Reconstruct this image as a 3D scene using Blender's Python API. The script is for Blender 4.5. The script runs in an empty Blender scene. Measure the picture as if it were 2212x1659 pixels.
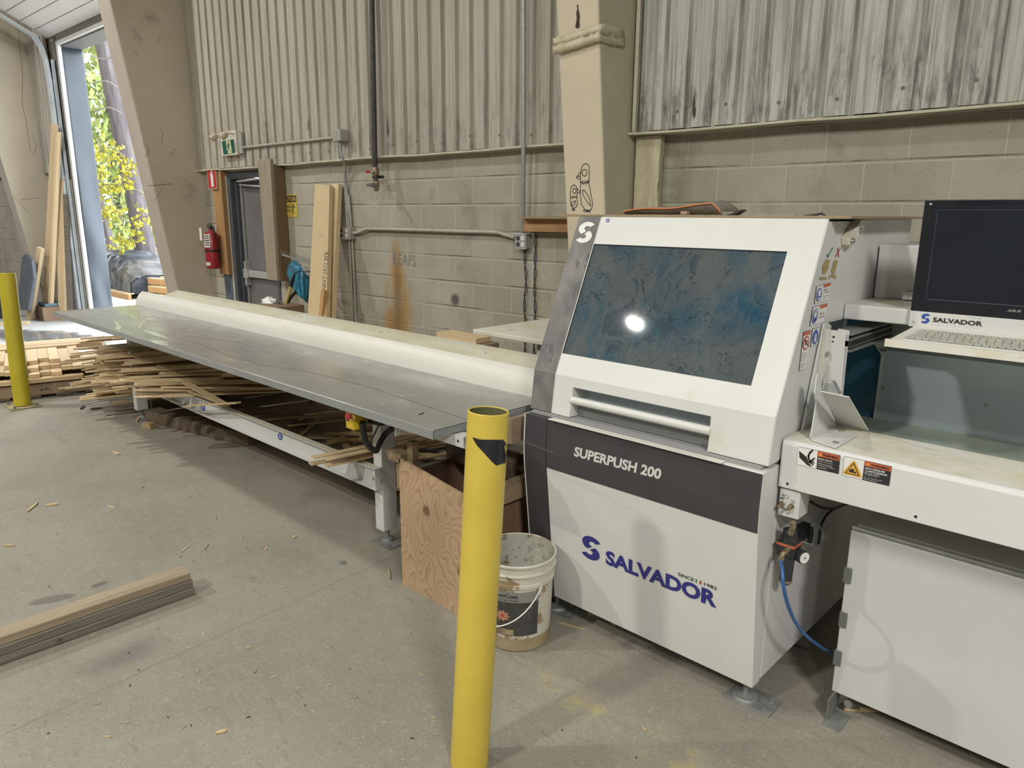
import bpy, bmesh, math, random
import numpy as np
from mathutils import Matrix, Vector, Euler
random.seed(7)
S = bpy.context.scene
C = S.collection
PI = math.pi
R = math.radians

# ------------------------------------------------------------------ camera
IW, IH = 2212, 1659
FPX, PITCH, ROLL, YAW = 1568.0, .2291, -.0070, math.radians(-43.5)
CAM = np.array([0.0, 0.0, 1.7])


def _axes():
    cp, sp = math.cos(PITCH), math.sin(PITCH)
    r = np.array([1, 0, 0.]); fw = np.array([0, cp, -sp]); d = np.array([0, -sp, -cp])
    c, s = math.cos(ROLL), math.sin(ROLL)
    M = np.array([c * r + s * d, -s * r + c * d, fw])
    X = np.array([math.cos(YAW), math.sin(YAW), 0]); Y = np.array([-math.sin(YAW), math.cos(YAW), 0])
    return M @ np.array([X, Y, [0, 0, 1.]]).T


AX = _axes()
cd = bpy.data.cameras.new('camera'); cam = bpy.data.objects.new('camera', cd); C.objects.link(cam)
cd.sensor_width = 36; cd.lens = 36 * FPX / IW; cd.clip_start = .05; cd.clip_end = 300
_r, _d, _f = AX
cam.matrix_world = Matrix(((_r[0], -_d[0], -_f[0], CAM[0]), (_r[1], -_d[1], -_f[1], CAM[1]),
                           (_r[2], -_d[2], -_f[2], CAM[2]), (0, 0, 0, 1)))
S.camera = cam

# ------------------------------------------------------------------ world, lamps, exposure
S.view_settings.view_transform = 'Standard'; S.view_settings.look = 'None'
S.view_settings.gamma = 1; S.view_settings.exposure = 0.0; S.view_settings.use_curve_mapping = False
S.cycles.use_denoising = True
S.cycles.max_bounces = 8; S.cycles.diffuse_bounces = 5; S.cycles.glossy_bounces = 4
S.cycles.sample_clamp_indirect = 8
w = bpy.data.worlds.new('world'); S.world = w; w.use_nodes = True
bg = w.node_tree.nodes['Background']; bg.inputs[0].default_value = (.86, .93, 1, 1); bg.inputs[1].default_value = 8.5


def lamp(x, y, z, watts, col, r=.22):
    l = bpy.data.lights.new('high_bay_light', 'AREA'); l.shape = 'DISK'; l.size = r * 2
    l.energy = watts; l.color = col
    o = bpy.data.objects.new('high_bay_light', l); o.location = (x, y, z); C.objects.link(o)
    return o


WARM = (1.0, .975, .87)
lamp(-9.3, .3, 6.2, 260, (1.0, .975, .91))
lamp(-6.2, -3.3, 5.6, 265, (1.0, .98, .91), .065)
lamp(-2.2, -4.1, 5.6, 295, WARM)
lamp(3.2, -1.2, 4.9, 400, (1.0, .98, .93), .6)
lamp(-2.6, .4, 6.2, 70, WARM)
lamp(4.0, -5.5, 6.0, 200, WARM)
lamp(-15.8, -1.6, 6.2, 300, (1.0, .98, .95))  # extra unseen lamp, added to brighten the far left corner


# ------------------------------------------------------------------ pixel -> point on a real plane
def ray(x, y):
    return np.array([(x - IW / 2) / FPX, (y - IH / 2) / FPX, 1.]) @ AX


def hit(x, y, n, c):
    n = np.array(n, float); d = ray(x, y)
    return CAM + (c - n @ CAM) / (n @ d) * d


def atX(x, y, v): return hit(x, y, (1, 0, 0), v)
def atY(x, y, v): return hit(x, y, (0, 1, 0), v)
def atZ(x, y, v): return hit(x, y, (0, 0, 1), v)


WY = R(1.8)
WN = np.array([-math.sin(WY), math.cos(WY), 0]); WU = np.array([math.cos(WY), math.sin(WY), 0])
WO = WN * 4.12


def atW(x, y, t=0.0):
    """point on the back wall (t metres behind its face) as (s, t, z)"""
    p = hit(x, y, WN, 4.12 + t)
    return float(WU @ (p - WO)), t, float(p[2])


def wpt(s, t, z):
    return WO + WU * s + WN * t + np.array([0, 0, z])


WM = Matrix.Translation(Vector(WO)) @ Matrix.Rotation(WY, 4, 'Z')


# ------------------------------------------------------------------ mesh builder
class MB:
    def __init__(self):
        self.v = []; self.f = []; self.m = []

    def add(self, vs, fs, m=0, M=None):
        b = len(self.v)
        for p in vs:
            p = Vector([float(q) for q in p])
            self.v.append(tuple(M @ p) if M else tuple(p))
        for f in fs:
            self.f.append([b + i for i in f]); self.m.append(m)
        return self

    def box(self, x0, x1, y0, y1, z0, z1, m=0, M=None):
        vs = [(x, y, z) for x in (x0, x1) for y in (y0, y1) for z in (z0, z1)]
        fs = [(0, 1, 3, 2), (4, 6, 7, 5), (0, 4, 5, 1), (2, 3, 7, 6), (0, 2, 6, 4), (1, 5, 7, 3)]
        return self.add(vs, fs, m, M)

    def prism(self, pts, axis, a, b, m=0, M=None):
        """closed polygon pts extruded along axis from a to b; pts are the two other coordinates in xyz order"""
        def P(p, t):
            return (t, p[0], p[1]) if axis == 0 else (p[0], t, p[1]) if axis == 1 else (p[0], p[1], t)
        n = len(pts)
        vs = [P(p, a) for p in pts] + [P(p, b) for p in pts]
        fs = [list(range(n))[::-1], list(range(n, 2 * n))] + [(i, (i + 1) % n, n + (i + 1) % n, n + i) for i in range(n)]
        return self.add(vs, fs, m, M)

    def slab(self, quad, th, m=0):
        """a flat polygon given by 3-D corners, thickened by th along its normal away from the viewer"""
        P = [Vector([float(c) for c in p]) for p in quad]
        n = (P[1] - P[0]).cross(P[2] - P[0]).normalized()
        if n.dot(P[0] - Vector(CAM)) < 0: n = -n
        k = len(P)
        vs = P + [p + n * th for p in P]
        fs = [list(range(k)), list(range(k, 2 * k))[::-1]] + [(i, (i + 1) % k, k + (i + 1) % k, k + i) for i in range(k)]
        return self.add(vs, fs, m)

    def tube(self, pts, r, n=10, m=0, M=None, cap=True):
        P = [Vector([float(c) for c in p]) for p in pts]
        rs = r if isinstance(r, (list, tuple)) else [r] * len(P)
        vs = []; fs = []
        up = None
        for i, p in enumerate(P):
            t = (P[min(i + 1, len(P) - 1)] - P[max(i - 1, 0)]).normalized()
            if up is None:
                up = Vector((0, 0, 1)) if abs(t.z) < .9 else Vector((1, 0, 0))
            a = t.cross(up).normalized(); up = a.cross(t).normalized()
            for k in range(n):
                q = 2 * PI * k / n
                vs.append(p + (a * math.cos(q) + up * math.sin(q)) * rs[i])
        for i in range(len(P) - 1):
            for k in range(n):
                fs.append((i * n + k, i * n + (k + 1) % n, (i + 1) * n + (k + 1) % n, (i + 1) * n + k))
        if cap:
            fs.append(list(range(n))[::-1]); fs.append([(len(P) - 1) * n + k for k in range(n)])
        return self.add(vs, fs, m, M)

    def lathe(self, prof, n=32, c=(0, 0, 0), m=0, M=None, closed=False):
        vs = [(c[0] + r * math.cos(2 * PI * k / n), c[1] + r * math.sin(2 * PI * k / n), c[2] + z) for r, z in prof for k in range(n)]
        fs = []
        rng = len(prof) if closed else len(prof) - 1
        for i in range(rng):
            j = (i + 1) % len(prof)
            for k in range(n):
                fs.append((i * n + k, i * n + (k + 1) % n, j * n + (k + 1) % n, j * n + k))
        return self.add(vs, fs, m, M)

    def disc(self, c, axis, r, h, n=20, m=0, M=None):
        a = Vector([float(q) for q in c]); ax = Vector([float(q) for q in axis]).normalized()
        return self.tube([a, a + ax * h], r, n, m, M)

    def obj(self, name, mats, parent=None, bevel=0, smooth=False, seg=2):
        me = bpy.data.meshes.new(name)
        me.from_pydata(self.v, [], self.f)
        for mt in (mats if isinstance(mats, (list, tuple)) else [mats]): me.materials.append(mt)
        for i, p in enumerate(me.polygons): p.material_index = self.m[i]
        bm = bmesh.new(); bm.from_mesh(me)
        bmesh.ops.recalc_face_normals(bm, faces=bm.faces)
        bm.to_mesh(me); bm.free()
        if smooth:
            me.polygons.foreach_set('use_smooth', [True] * len(me.polygons))
            try: me.set_sharp_from_angle(angle=R(38))
            except Exception: pass
        o = bpy.data.objects.new(name, me); C.objects.link(o)
        if bevel:
            b = o.modifiers.new('bevel', 'BEVEL'); b.width = bevel; b.segments = seg; b.limit_method = 'ANGLE'; b.angle_limit = R(35)
        if parent: setp(o, parent)
        return o


def mw(o):
    M = Matrix.LocRotScale(o.location, o.rotation_euler, o.scale)
    return mw(o.parent) @ o.matrix_parent_inverse @ M if o.parent else M


def setp(o, parent):
    o.parent = parent; o.matrix_parent_inverse = mw(parent).inverted()


def tag(o, label, cat, group=None, kind=None):
    if label: o['label'] = label
    if cat: o['category'] = cat
    if group: o['group'] = group
    if kind: o['kind'] = kind
    return o


def thing(name, label, cat, loc=(0, 0, 0), group=None, rot=(0, 0, 0)):
    o = bpy.data.objects.new(name, None); C.objects.link(o); o.empty_display_size = .1
    o.location = [float(q) for q in loc]; o.rotation_euler = rot
    return tag(o, label, cat, group)


def struct(o, label=None, cat=None):
    o['kind'] = 'structure'
    if label: o['label'] = label
    if cat: o['category'] = cat
    return o


def copy_tree(o, parent=None):
    c = o.copy(); C.objects.link(c)
    if parent: c.parent = parent
    for ch in list(o.children): copy_tree(ch, c)
    return c


def wall_frame(o):
    o.matrix_world = WM @ o.matrix_world
    return o


# ------------------------------------------------------------------ materials
def pm(name, col, rough=.55, metal=0, col2=None, scale=4, lo=.35, hi=.65, stretch=(1, 1, 1), detail=6, bump=0, bscale=60,
       spots=None, rnd=0, spec=.5, coat=0, trans=0, rr=0, fine=0):
    m = bpy.data.materials.new(name); m.use_nodes = True
    nt = m.node_tree; N = nt.nodes; L = nt.links; b = N['Principled BSDF']
    b.inputs['Roughness'].default_value = rough; b.inputs['Metallic'].default_value = metal
    b.inputs['Specular IOR Level'].default_value = spec
    if coat: b.inputs['Coat Weight'].default_value = coat; b.inputs['Coat Roughness'].default_value = .12
    if trans: b.inputs['Transmission Weight'].default_value = trans
    tc = N.new('ShaderNodeTexCoord'); mp = N.new('ShaderNodeMapping'); mp.inputs['Scale'].default_value = stretch
    L.new(tc.outputs['Object'], mp.inputs[0])
    out = None

    def noise(sc, det, vec=mp, rough_=.6):
        n = N.new('ShaderNodeTexNoise'); n.inputs['Scale'].default_value = sc; n.inputs['Detail'].default_value = det
        n.inputs['Roughness'].default_value = rough_
        L.new(vec.outputs[0], n.inputs['Vector']); return n

    def ramp(src, lo_, hi_):
        r = N.new('ShaderNodeMapRange'); r.inputs['From Min'].default_value = lo_; r.inputs['From Max'].default_value = hi_
        L.new(src, r.inputs['Value']); return r.outputs[0]

    def mix(f, a, b_):
        x = N.new('ShaderNodeMix'); x.data_type = 'RGBA'
        if isinstance(f, (int, float)): x.inputs[0].default_value = f
        else: L.new(f, x.inputs[0])
        for s, q in ((6, a), (7, b_)):
            if isinstance(q, tuple): x.inputs[s].default_value = (*q[:3], 1)
            else: L.new(q, x.inputs[s])
        return x.outputs[2]
    cur = col
    if col2: cur = mix(ramp(noise(scale, detail).outputs[0], lo, hi), col, col2)
    if spots:
        for sp in (spots if isinstance(spots, list) else [spots]):
            sc, sl, sh, sc_col = sp[:4]
            mpv = mp
            if len(sp) > 4:
                mpv = N.new('ShaderNodeMapping'); mpv.inputs['Scale'].default_value = sp[4]
                mpv.inputs['Location'].default_value = (3.1, 1.7, 9.2); L.new(tc.outputs['Object'], mpv.inputs[0])
            cur = mix(ramp(noise(sc, 5, mpv, .65).outputs[0], sl, sh), cur, sc_col)
    if fine:
        f = noise(220, 2, tc_map(N, L, tc), .5)
        cur = mix(ramp(f.outputs[0], .62, .80), cur, tuple(max(0, c - fine) for c in col))
    if rnd:
        oi = N.new('ShaderNodeObjectInfo'); h = N.new('ShaderNodeHueSaturation')
        mr = N.new('ShaderNodeMapRange'); mr.inputs['To Min'].default_value = 1 - rnd; mr.inputs['To Max'].default_value = 1 + rnd
        L.new(oi.outputs['Random'], mr.inputs['Value']); L.new(mr.outputs[0], h.inputs['Value'])
        if isinstance(cur, tuple): h.inputs['Color'].default_value = (*cur[:3], 1)
        else: L.new(cur, h.inputs['Color'])
        cur = h.outputs[0]
    if isinstance(cur, tuple): b.inputs['Base Color'].default_value = (*cur[:3], 1)
    else: L.new(cur, b.inputs['Base Color'])
    if rr:
        q = N.new('ShaderNodeMapRange'); q.inputs['To Min'].default_value = max(.02, rough - rr); q.inputs['To Max'].default_value = min(1, rough + rr)
        q.inputs['From Min'].default_value = .3; q.inputs['From Max'].default_value = .7
        L.new(noise(scale * .8, 6).outputs[0], q.inputs['Value']); L.new(q.outputs[0], b.inputs['Roughness'])
    if bump:
        bn = N.new('ShaderNodeBump'); bn.inputs['Strength'].default_value = bump; bn.inputs['Distance'].default_value = .01
        L.new(noise(bscale, 4).outputs[0], bn.inputs['Height']); L.new(bn.outputs[0], b.inputs['Normal'])
    m['_n'] = 0
    return m


def tc_map(N, L, tc):
    q = N.new('ShaderNodeMapping'); L.new(tc.outputs['Object'], q.inputs[0]); return q


def flat(name, col, rough=.5, metal=0, **k): return pm(name, col, rough, metal, **k)


def wood(name, c1, c2, axis=0, rnd=.12, rough=.7, knots=True, sc=1.0, end=None):
    st = [26 * sc, 26 * sc, 26 * sc]; st[axis] = 1.1 * sc
    m = pm(name, c1, rough, col2=c2, scale=1.6, lo=.30, hi=.70, stretch=tuple(st), rnd=rnd, bump=.12, bscale=2,
           spots=[(2.6, .66, .74, tuple(c * .45 for c in c2), (3.0, 3.0, 3.0))] if knots else None)
    return m


M = {}
M['white'] = pm('white_powder_coat', (.63, .635, .625), .38, bump=.05, bscale=500, col2=(.60, .60, .585), scale=3,
                spots=[(9, .70, .80, (.50, .49, .42)), (40, .74, .80, (.30, .29, .26))])
M['whitedust'] = pm('white_powder_coat_with_sawdust', (.66, .655, .60), .5, col2=(.60, .55, .40), scale=7, lo=.42, hi=.72,
                    spots=[(26, .60, .72, (.46, .39, .22), (.5, 1.6, 1)), (4, .6, .8, (.60, .60, .54))], bump=.05, bscale=300)
M['hoodwhite'] = pm('hood_white_paint', (.645, .655, .635), .4, col2=(.61, .62, .59), scale=2.5, bump=.07, bscale=450,
                    spots=[(4, .64, .80, (.53, .52, .42)), (30, .74, .80, (.25, .24, .20))])
M['charcoal'] = pm('charcoal_vinyl', (.042, .039, .046), .42, col2=(.052, .049, .055), scale=4, spots=[(90, .74, .8, (.2, .2, .2))])
M['dustchar'] = pm('dusty_charcoal_vinyl', (.10, .095, .095), .5, col2=(.19, .18, .17), scale=5, lo=.40, hi=.60, stretch=(1.5, 1, 1),
                   spots=[(7, .60, .64, (.075, .07, .075))])
M['grey'] = flat('grey_paint', (.30, .30, .30), .5)
M['dark'] = flat('dark_grey_plastic', (.03, .03, .033), .5)
M['black'] = flat('black_rubber', (.012, .012, .013), .45)
M['ink'] = flat('black_print', (.02, .02, .022), .6)
M['navy'] = flat('navy_print', (.028, .03, .20), .45)
M['blueprint'] = flat('blue_print', (.03, .07, .38), .4)
M['whiteprint'] = flat('white_print', (.72, .72, .70), .5)
M['greyprint'] = flat('light_grey_print', (.55, .56, .54), .5)
M['orangeprint'] = flat('orange_print', (.55, .13, .05), .5)
M['redprint'] = flat('red_print', (.50, .03, .03), .5)
M['greenprint'] = flat('green_print', (.05, .25, .07), .5)
M['yellowprint'] = flat('amber_print', (.70, .38, .05), .5)
M['tanprint'] = pm('tan_print', (.42, .33, .15), .6, col2=(.33, .25, .10), scale=3, stretch=(1, 1, 60))
M['steel'] = pm('zinc_steel', (.42, .43, .42), .38, metal=.7, col2=(.33, .34, .33), scale=9)
M['dulsteel'] = pm('dull_galvanised_steel', (.27, .28, .27), .5, metal=.35, col2=(.19, .20, .19), scale=12)
M['brass'] = pm('old_brass', (.33, .27, .18), .45, metal=.5, col2=(.20, .145, .08), scale=40)
M['zinctop'] = pm('dusty_zinc_sheet', (.265, .268, .255), .29, metal=.25, col2=(.34, .338, .305), scale=1.6, lo=.38, hi=.62, stretch=(.8, 2, 1), rr=.14,
                  spots=[(3.5, .62, .74, (.24, .25, .24), (.6, 2.2, 1)), (6, .60, .66, (.40, .40, .34), (.7, 2, 1))])
M['zincedge'] = pm('zinc_edge', (.34, .36, .365), .4, metal=.4, col2=(.28, .295, .30), scale=5, stretch=(.3, 1, 1))
M['beige'] = pm('dusty_white_sheet', (.62, .62, .575), .45, col2=(.58, .575, .52), scale=3, stretch=(.3, 2, 2),
                spots=[(5, .60, .74, (.50, .47, .34), (.6, 2, 2))])
M['lip'] = pm('sawdust_covered_lip', (.57, .555, .47), .6, col2=(.47, .43, .30), scale=5, lo=.35, hi=.7, stretch=(.6, 1.5, 1.5),
              spots=[(14, .62, .72, (.60, .58, .50))])
M['yellow'] = pm('yellow_bollard_paint', (.62, .475, .075), .36, col2=(.54, .405, .055), scale=3, spots=[(24, .70, .76, (.42, .30, .03)), (9, .74, .78, (.36, .22, .03))], bump=.06, bscale=90)
M['yellow2'] = pm('old_yellow_bollard_paint', (.50, .42, .03), .42, col2=(.42, .35, .02), scale=3, spots=[(24, .70, .76, (.30, .23, .03))], bump=.06, bscale=90)
M['yelin'] = flat('bollard_inside', (.10, .10, .04), .8)
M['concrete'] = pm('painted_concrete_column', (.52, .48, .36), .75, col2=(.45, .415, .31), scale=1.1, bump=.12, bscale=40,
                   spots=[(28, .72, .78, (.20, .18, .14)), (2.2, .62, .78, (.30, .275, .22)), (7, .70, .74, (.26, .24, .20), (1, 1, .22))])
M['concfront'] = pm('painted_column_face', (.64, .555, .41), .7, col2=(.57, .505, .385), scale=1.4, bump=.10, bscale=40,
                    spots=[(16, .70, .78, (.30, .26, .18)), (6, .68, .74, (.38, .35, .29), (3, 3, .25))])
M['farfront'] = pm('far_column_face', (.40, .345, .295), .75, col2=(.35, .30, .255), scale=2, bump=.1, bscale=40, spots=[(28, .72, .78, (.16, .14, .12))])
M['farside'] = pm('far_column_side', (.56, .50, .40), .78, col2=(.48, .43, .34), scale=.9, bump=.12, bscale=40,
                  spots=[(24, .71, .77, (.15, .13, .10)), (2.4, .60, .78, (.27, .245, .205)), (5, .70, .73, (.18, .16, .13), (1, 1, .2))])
M['flash'] = pm('sill_flashing', (.56, .53, .42), .6, col2=(.46, .43, .33), scale=7, spots=[(12, .64, .74, (.17, .15, .11))])
M['pine'] = wood('new_pine_board', (.60, .47, .30), (.52, .385, .22), 0)
M['pinez'] = wood('new_pine_upright', (.62, .49, .30), (.54, .41, .23), 2)
M['piney'] = wood('new_pine_cross', (.56, .42, .26), (.46, .33, .19), 1)
M['strip'] = wood('offcut_strip', (.60, .47, .28), (.44, .32, .18), 0, rnd=.28, knots=False)
M['oldwood'] = wood('weathered_lumber', (.25, .22, .175), (.12, .105, .09), 1, rnd=.12)
M['oldtop'] = wood('muddy_lumber', (.37, .30, .20), (.25, .20, .14), 1, rnd=.1)
M['darkwood'] = wood('dirty_timber', (.18, .13, .09), (.11, .08, .055), 0)
M['postwood'] = wood('dusty_timber_post', (.35, .30, .225), (.26, .215, .155), 2, sc=.8)
M['orangewood'] = wood('tan_lumber', (.46, .27, .12), (.35, .19, .08), 2)
M['ledgewood'] = wood('tan_ledger_board', (.52, .30, .14), (.40, .21, .09), 0)
M['alu'] = flat('brushed_aluminium', (.55, .55, .54), .35, metal=.6)
M['conduit'] = pm('painted_conduit', (.42, .41, .34), .5, col2=(.32, .315, .27), scale=20, metal=.1)
M['conduitg'] = pm('galvanised_conduit', (.38, .40, .38), .42, metal=.4, col2=(.30, .32, .31), scale=20)
M['boxgrey'] = pm('grey_junction_box', (.36, .36, .315), .55, col2=(.30, .30, .26), scale=20)
M['pipe'] = pm('black_iron_pipe', (.035, .033, .035), .45, col2=(.06, .05, .045), scale=20)
M['red'] = pm('red_enamel', (.30, .014, .024), .32, col2=(.25, .010, .02), scale=6, coat=.3)
M['doorgrey'] = pm('grey_steel_door', (.155, .15, .155), .5, col2=(.125, .12, .125), scale=2.5, spots=[(9, .68, .8, (.19, .185, .18))])
M['framegrey'] = pm('dark_door_frame', (.075, .085, .10), .5, col2=(.055, .06, .07), scale=6)
M['shovel'] = pm('blue_plastic', (.02, .16, .26), .42, col2=(.025, .19, .31), scale=5)
M['cream'] = flat('cream_plastic', (.46, .41, .30), .5)
M['tarp'] = pm('black_shrink_wrap', (.008, .009, .013), .38, spec=.4, col2=(.04, .045, .06), scale=3, stretch=(1, 1, 3), bump=.6, bscale=5)
M['clearwrap'] = pm('clear_stretch_wrap', (.10, .09, .08), .4, spec=.3, col2=(.035, .033, .035), scale=5, bump=.5, bscale=9)
M['screen'] = pm('black_screen_glass', (.010, .013, .022), .10, coat=.6, col2=(.015, .019, .030), scale=3, spots=[(6, .66, .8, (.035, .036, .04))])
M['bezel'] = pm('dusty_black_bezel', (.010, .011, .016), .22, col2=(.02, .02, .024), scale=6, spots=[(9, .64, .8, (.04, .04, .045))])
M['intgrey'] = pm('grey_inner_panel', (.52, .60, .66), .35, col2=(.47, .54, .60), scale=2, metal=.2)
M['intblue'] = pm('blue_tinted_guard', (.045, .17, .25), .25, col2=(.06, .19, .28), scale=3, coat=.3)
M['intgreen'] = pm('dusty_green_bed', (.42, .50, .46), .5, col2=(.52, .56, .48), scale=6, lo=.4, hi=.6)
M['board'] = pm('brown_hardboard', (.28, .205, .14), .7, col2=(.25, .18, .12), scale=8)
M['innerply'] = wood('inner_plywood', (.25, .15, .095), (.18, .105, .07), 2, sc=.5)
M['osb'] = wood('rail_lumber', (.34, .26, .165), (.26, .19, .115), 1)
M['cloud'] = pm('blue_grey_reveal_steel', (.062, .076, .092), .5, col2=(.052, .064, .080), scale=2, bump=.3, bscale=2.2)
M['bright'] = pm('galvanised_track', (.68, .76, .82), .4, metal=.2, col2=(.55, .62, .68), scale=6)
M['panelw'] = pm('white_door_section', (.84, .82, .82), .45, col2=(.78, .77, .77), scale=2)
M['weather'] = pm('weather_strip', (.62, .62, .60), .6)
M['dirt'] = pm('dark_scrap', (.06, .05, .045), .8)
M['chip'] = wood('splinter', (.50, .40, .23), (.38, .29, .15), 0, rnd=.4, knots=False)
M['blockscrap'] = pm('offcut_block', (.42, .32, .18), .7, col2=(.33, .24, .13), scale=20)
M['wrap'] = pm('creased_white_wrap', (.58, .53, .41), .5, col2=(.45, .39, .25), scale=14, bump=.5, bscale=30)
M['hose'] = flat('blue_air_hose', (.03, .10, .27), .35)
M['clear'] = flat('clear_tube', (.40, .40, .38), .3)
M['vest'] = pm('grey_hood_fabric', (.24, .23, .18), .85, col2=(.17, .16, .13), scale=9, bump=.3, bscale=60)
M['orangecloth'] = flat('orange_piping', (.60, .20, .07), .8)
M['handleyellow'] = pm('yellow_ash_handle', (.48, .42, .17), .55, col2=(.40, .34, .13), scale=7)
M['bucket'] = pm('dirty_white_bucket', (.58, .56, .49), .45, col2=(.52, .49, .41), scale=4, lo=.3, hi=.7,
                 spots=[(9, .55, .60, (.28, .21, .12))])
M['bucketin'] = pm('scaled_bucket_inside', (.40, .40, .35), .6, col2=(.33, .32, .27), scale=9, spots=[(11, .54, .58, (.18, .13, .07)), (40, .62, .66, (.10, .08, .06))], bump=.3, bscale=50)
M['bucketlow'] = pm('stained_bucket_base', (.38, .30, .18), .5, col2=(.26, .19, .105), scale=7)
M['label'] = pm('black_paper_label', (.035, .037, .034), .5, col2=(.06, .06, .055), scale=7, spots=[(60, .60, .70, (.16, .16, .14))])
M['labelgrey'] = flat('grey_label_band', (.22, .22, .20), .5)
M['petal'] = flat('flower_print', (.42, .20, .12), .5)
M['bark'] = pm('tree_bark', (.13, .115, .12), .9, col2=(.07, .06, .065), scale=3, stretch=(4, 4, .7), bump=.6, bscale=7)
M['leaf'] = pm('conifer_foliage', (.32, .36, .12), .7, col2=(.17, .23, .06), scale=3)
M['leafy'] = pm('yellow_blossom', (.42, .38, .03), .7, col2=(.30, .29, .03), scale=3)
M['twig'] = flat('pale_twig', (.17, .15, .14), .8)
M['cardboard'] = pm('cardboard', (.24, .16, .10), .8, col2=(.20, .13, .08), scale=6)
M['bluetarp'] = pm('blue_grey_sheet', (.095, .11, .13), .7, col2=(.075, .085, .10), scale=4, bump=.3, bscale=6)
M['tape'] = flat('black_tape', (.012, .012, .018), .25)
M['hallwall'] = pm('dim_hall_wall', (.28, .265, .23), .8, col2=(.24, .225, .195), scale=1)
M['shadowgap'] = flat('dark_gap', (.02, .02, .02), .8)


CRACKS = [((-2.657, .343), (-2.763, 1.744), .004, .6)]


def floor_mat():
    m = bpy.data.materials.new('dusty_concrete_floor'); m.use_nodes = True
    nt = m.node_tree; N = nt.nodes; L = nt.links; b = N['Principled BSDF']
    geo = N.new('ShaderNodeNewGeometry')

    def noise(sc, det=6, st=(1, 1, 1), rot=0, ro=.6):
        mp = N.new('ShaderNodeMapping'); mp.inputs['Scale'].default_value = st; mp.inputs['Rotation'].default_value = (0, 0, rot)
        L.new(geo.outputs['Position'], mp.inputs[0])
        n = N.new('ShaderNodeTexNoise'); n.inputs['Scale'].default_value = sc; n.inputs['Detail'].default_value = det
        n.inputs['Roughness'].default_value = ro
        L.new(mp.outputs[0], n.inputs['Vector']); return n.outputs[0]

    def rmp(src, lo, hi, a=0., c=1.):
        r = N.new('ShaderNodeMapRange'); r.inputs['From Min'].default_value = lo; r.inputs['From Max'].default_value = hi
        r.inputs['To Min'].default_value = a; r.inputs['To Max'].default_value = c
        r.interpolation_type = 'SMOOTHSTEP'
        L.new(src, r.inputs['Value']); return r.outputs[0]

    def mix(f, a, c):
        x = N.new('ShaderNodeMix'); x.data_type = 'RGBA'; L.new(f, x.inputs[0])
        for s, q in ((6, a), (7, c)):
            if isinstance(q, tuple): x.inputs[s].default_value = (*q, 1)
            else: L.new(q, x.inputs[s])
        return x.outputs[2]

    def mul(a, c, op='MULTIPLY'):
        x = N.new('ShaderNodeMath'); x.operation = op
        for s, q in ((0, a), (1, c)):
            if isinstance(q, (int, float)): x.inputs[s].default_value = q
            else: L.new(q, x.inputs[s])
        return x.outputs[0]

    def blob(cx, cy, rx, ry, rot, soft=.5):
        """1 inside a noisy ellipse"""
        mp = N.new('ShaderNodeMapping'); mp.vector_type = 'TEXTURE'
        mp.inputs['Location'].default_value = (cx, cy, 0); mp.inputs['Rotation'].default_value = (0, 0, rot)
        mp.inputs['Scale'].default_value = (rx, ry, 1)
        L.new(geo.outputs['Position'], mp.inputs[0])
        ln = N.new('ShaderNodeVectorMath'); ln.operation = 'LENGTH'; L.new(mp.outputs[0], ln.inputs[0])
        d = mul(ln.outputs['Value'], mul(noise(5, 5), 1.1), 'ADD')
        return rmp(d, 1.0 + .5, 1.0 + .5 - soft + .2, 0., 1.)
    c = mix(rmp(noise(1.3, 7), .35, .68), (.262, .243, .203), (.215, .200, .168))
    c = mix(rmp(noise(5, 8, (1, 1, 1)), .50, .72, 0, .7), c, (.24, .22, .175))
    c = mix(rmp(noise(110, 3), .56, .70, 0, .8), c, (.13, .12, .10))
    c = mix(rmp(noise(75, 3), .42, .30, 0, .6), c, (.40, .37, .30))
    c = mix(rmp(noise(2.4, 8, (.35, 2.2, 1), .5), .62, .72, 0, .55), c, (.19, .175, .145))
    c = mix(rmp(noise(3.5, 7, (1, 1, 1), .5), .66, .72, 0, .6), c, (.13, .12, .105))
    c = mix(rmp(noise(14, 8, (.5, 2.0, 1), .9, .7), .54, .72, 0, .55), c, (.15, .138, .115))
    c = mix(rmp(noise(18, 8, (1, 1, 1), 0, .75), .50, .30, 0, .5), c, (.33, .305, .25))
    # named stains: dark oil blotch, wet-looking spots, worn yellow line, fine joint line
    c = mix(mul(blob(-2.85, .80, .22, .12, 1.65, 1.0), .62), c, (.11, .105, .10))
    c = mix(mul(blob(-3.53, .92, .05, .03, 1.7), .75), c, (.095, .085, .08))
    c = mix(mul(blob(-3.53, .735, .11, .04, 1.2), .7), c, (.105, .095, .085))
    for (ax, ay), (bx, by), wd, amt in CRACKS:
        L_ = math.hypot(bx - ax, by - ay); nx, ny = -(by - ay) / L_, (bx - ax) / L_
        dt = N.new('ShaderNodeVectorMath'); dt.operation = 'DOT_PRODUCT'; L.new(geo.outputs['Position'], dt.inputs[0]); dt.inputs[1].default_value = (nx, ny, 0)
        q = mul(mul(dt.outputs['Value'], nx * ax + ny * ay, 'SUBTRACT'), mul(mul(noise(3, 4), .5, 'SUBTRACT'), .05), 'ADD')
        aq = N.new('ShaderNodeMath'); aq.operation = 'ABSOLUTE'; L.new(q, aq.inputs[0])
        c = mix(mul(mul(rmp(aq.outputs[0], wd, wd * .2), rmp(noise(2.3, 4), .35, .5)), amt), c, (.10, .095, .085))
    sep = N.new('ShaderNodeSeparateXYZ'); L.new(geo.outputs['Position'], sep.inputs[0])
    line = rmp(mul(mul(sep.outputs[1], 1.80, 'SUBTRACT'), 0, 'ADD'), 0, 1)
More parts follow.
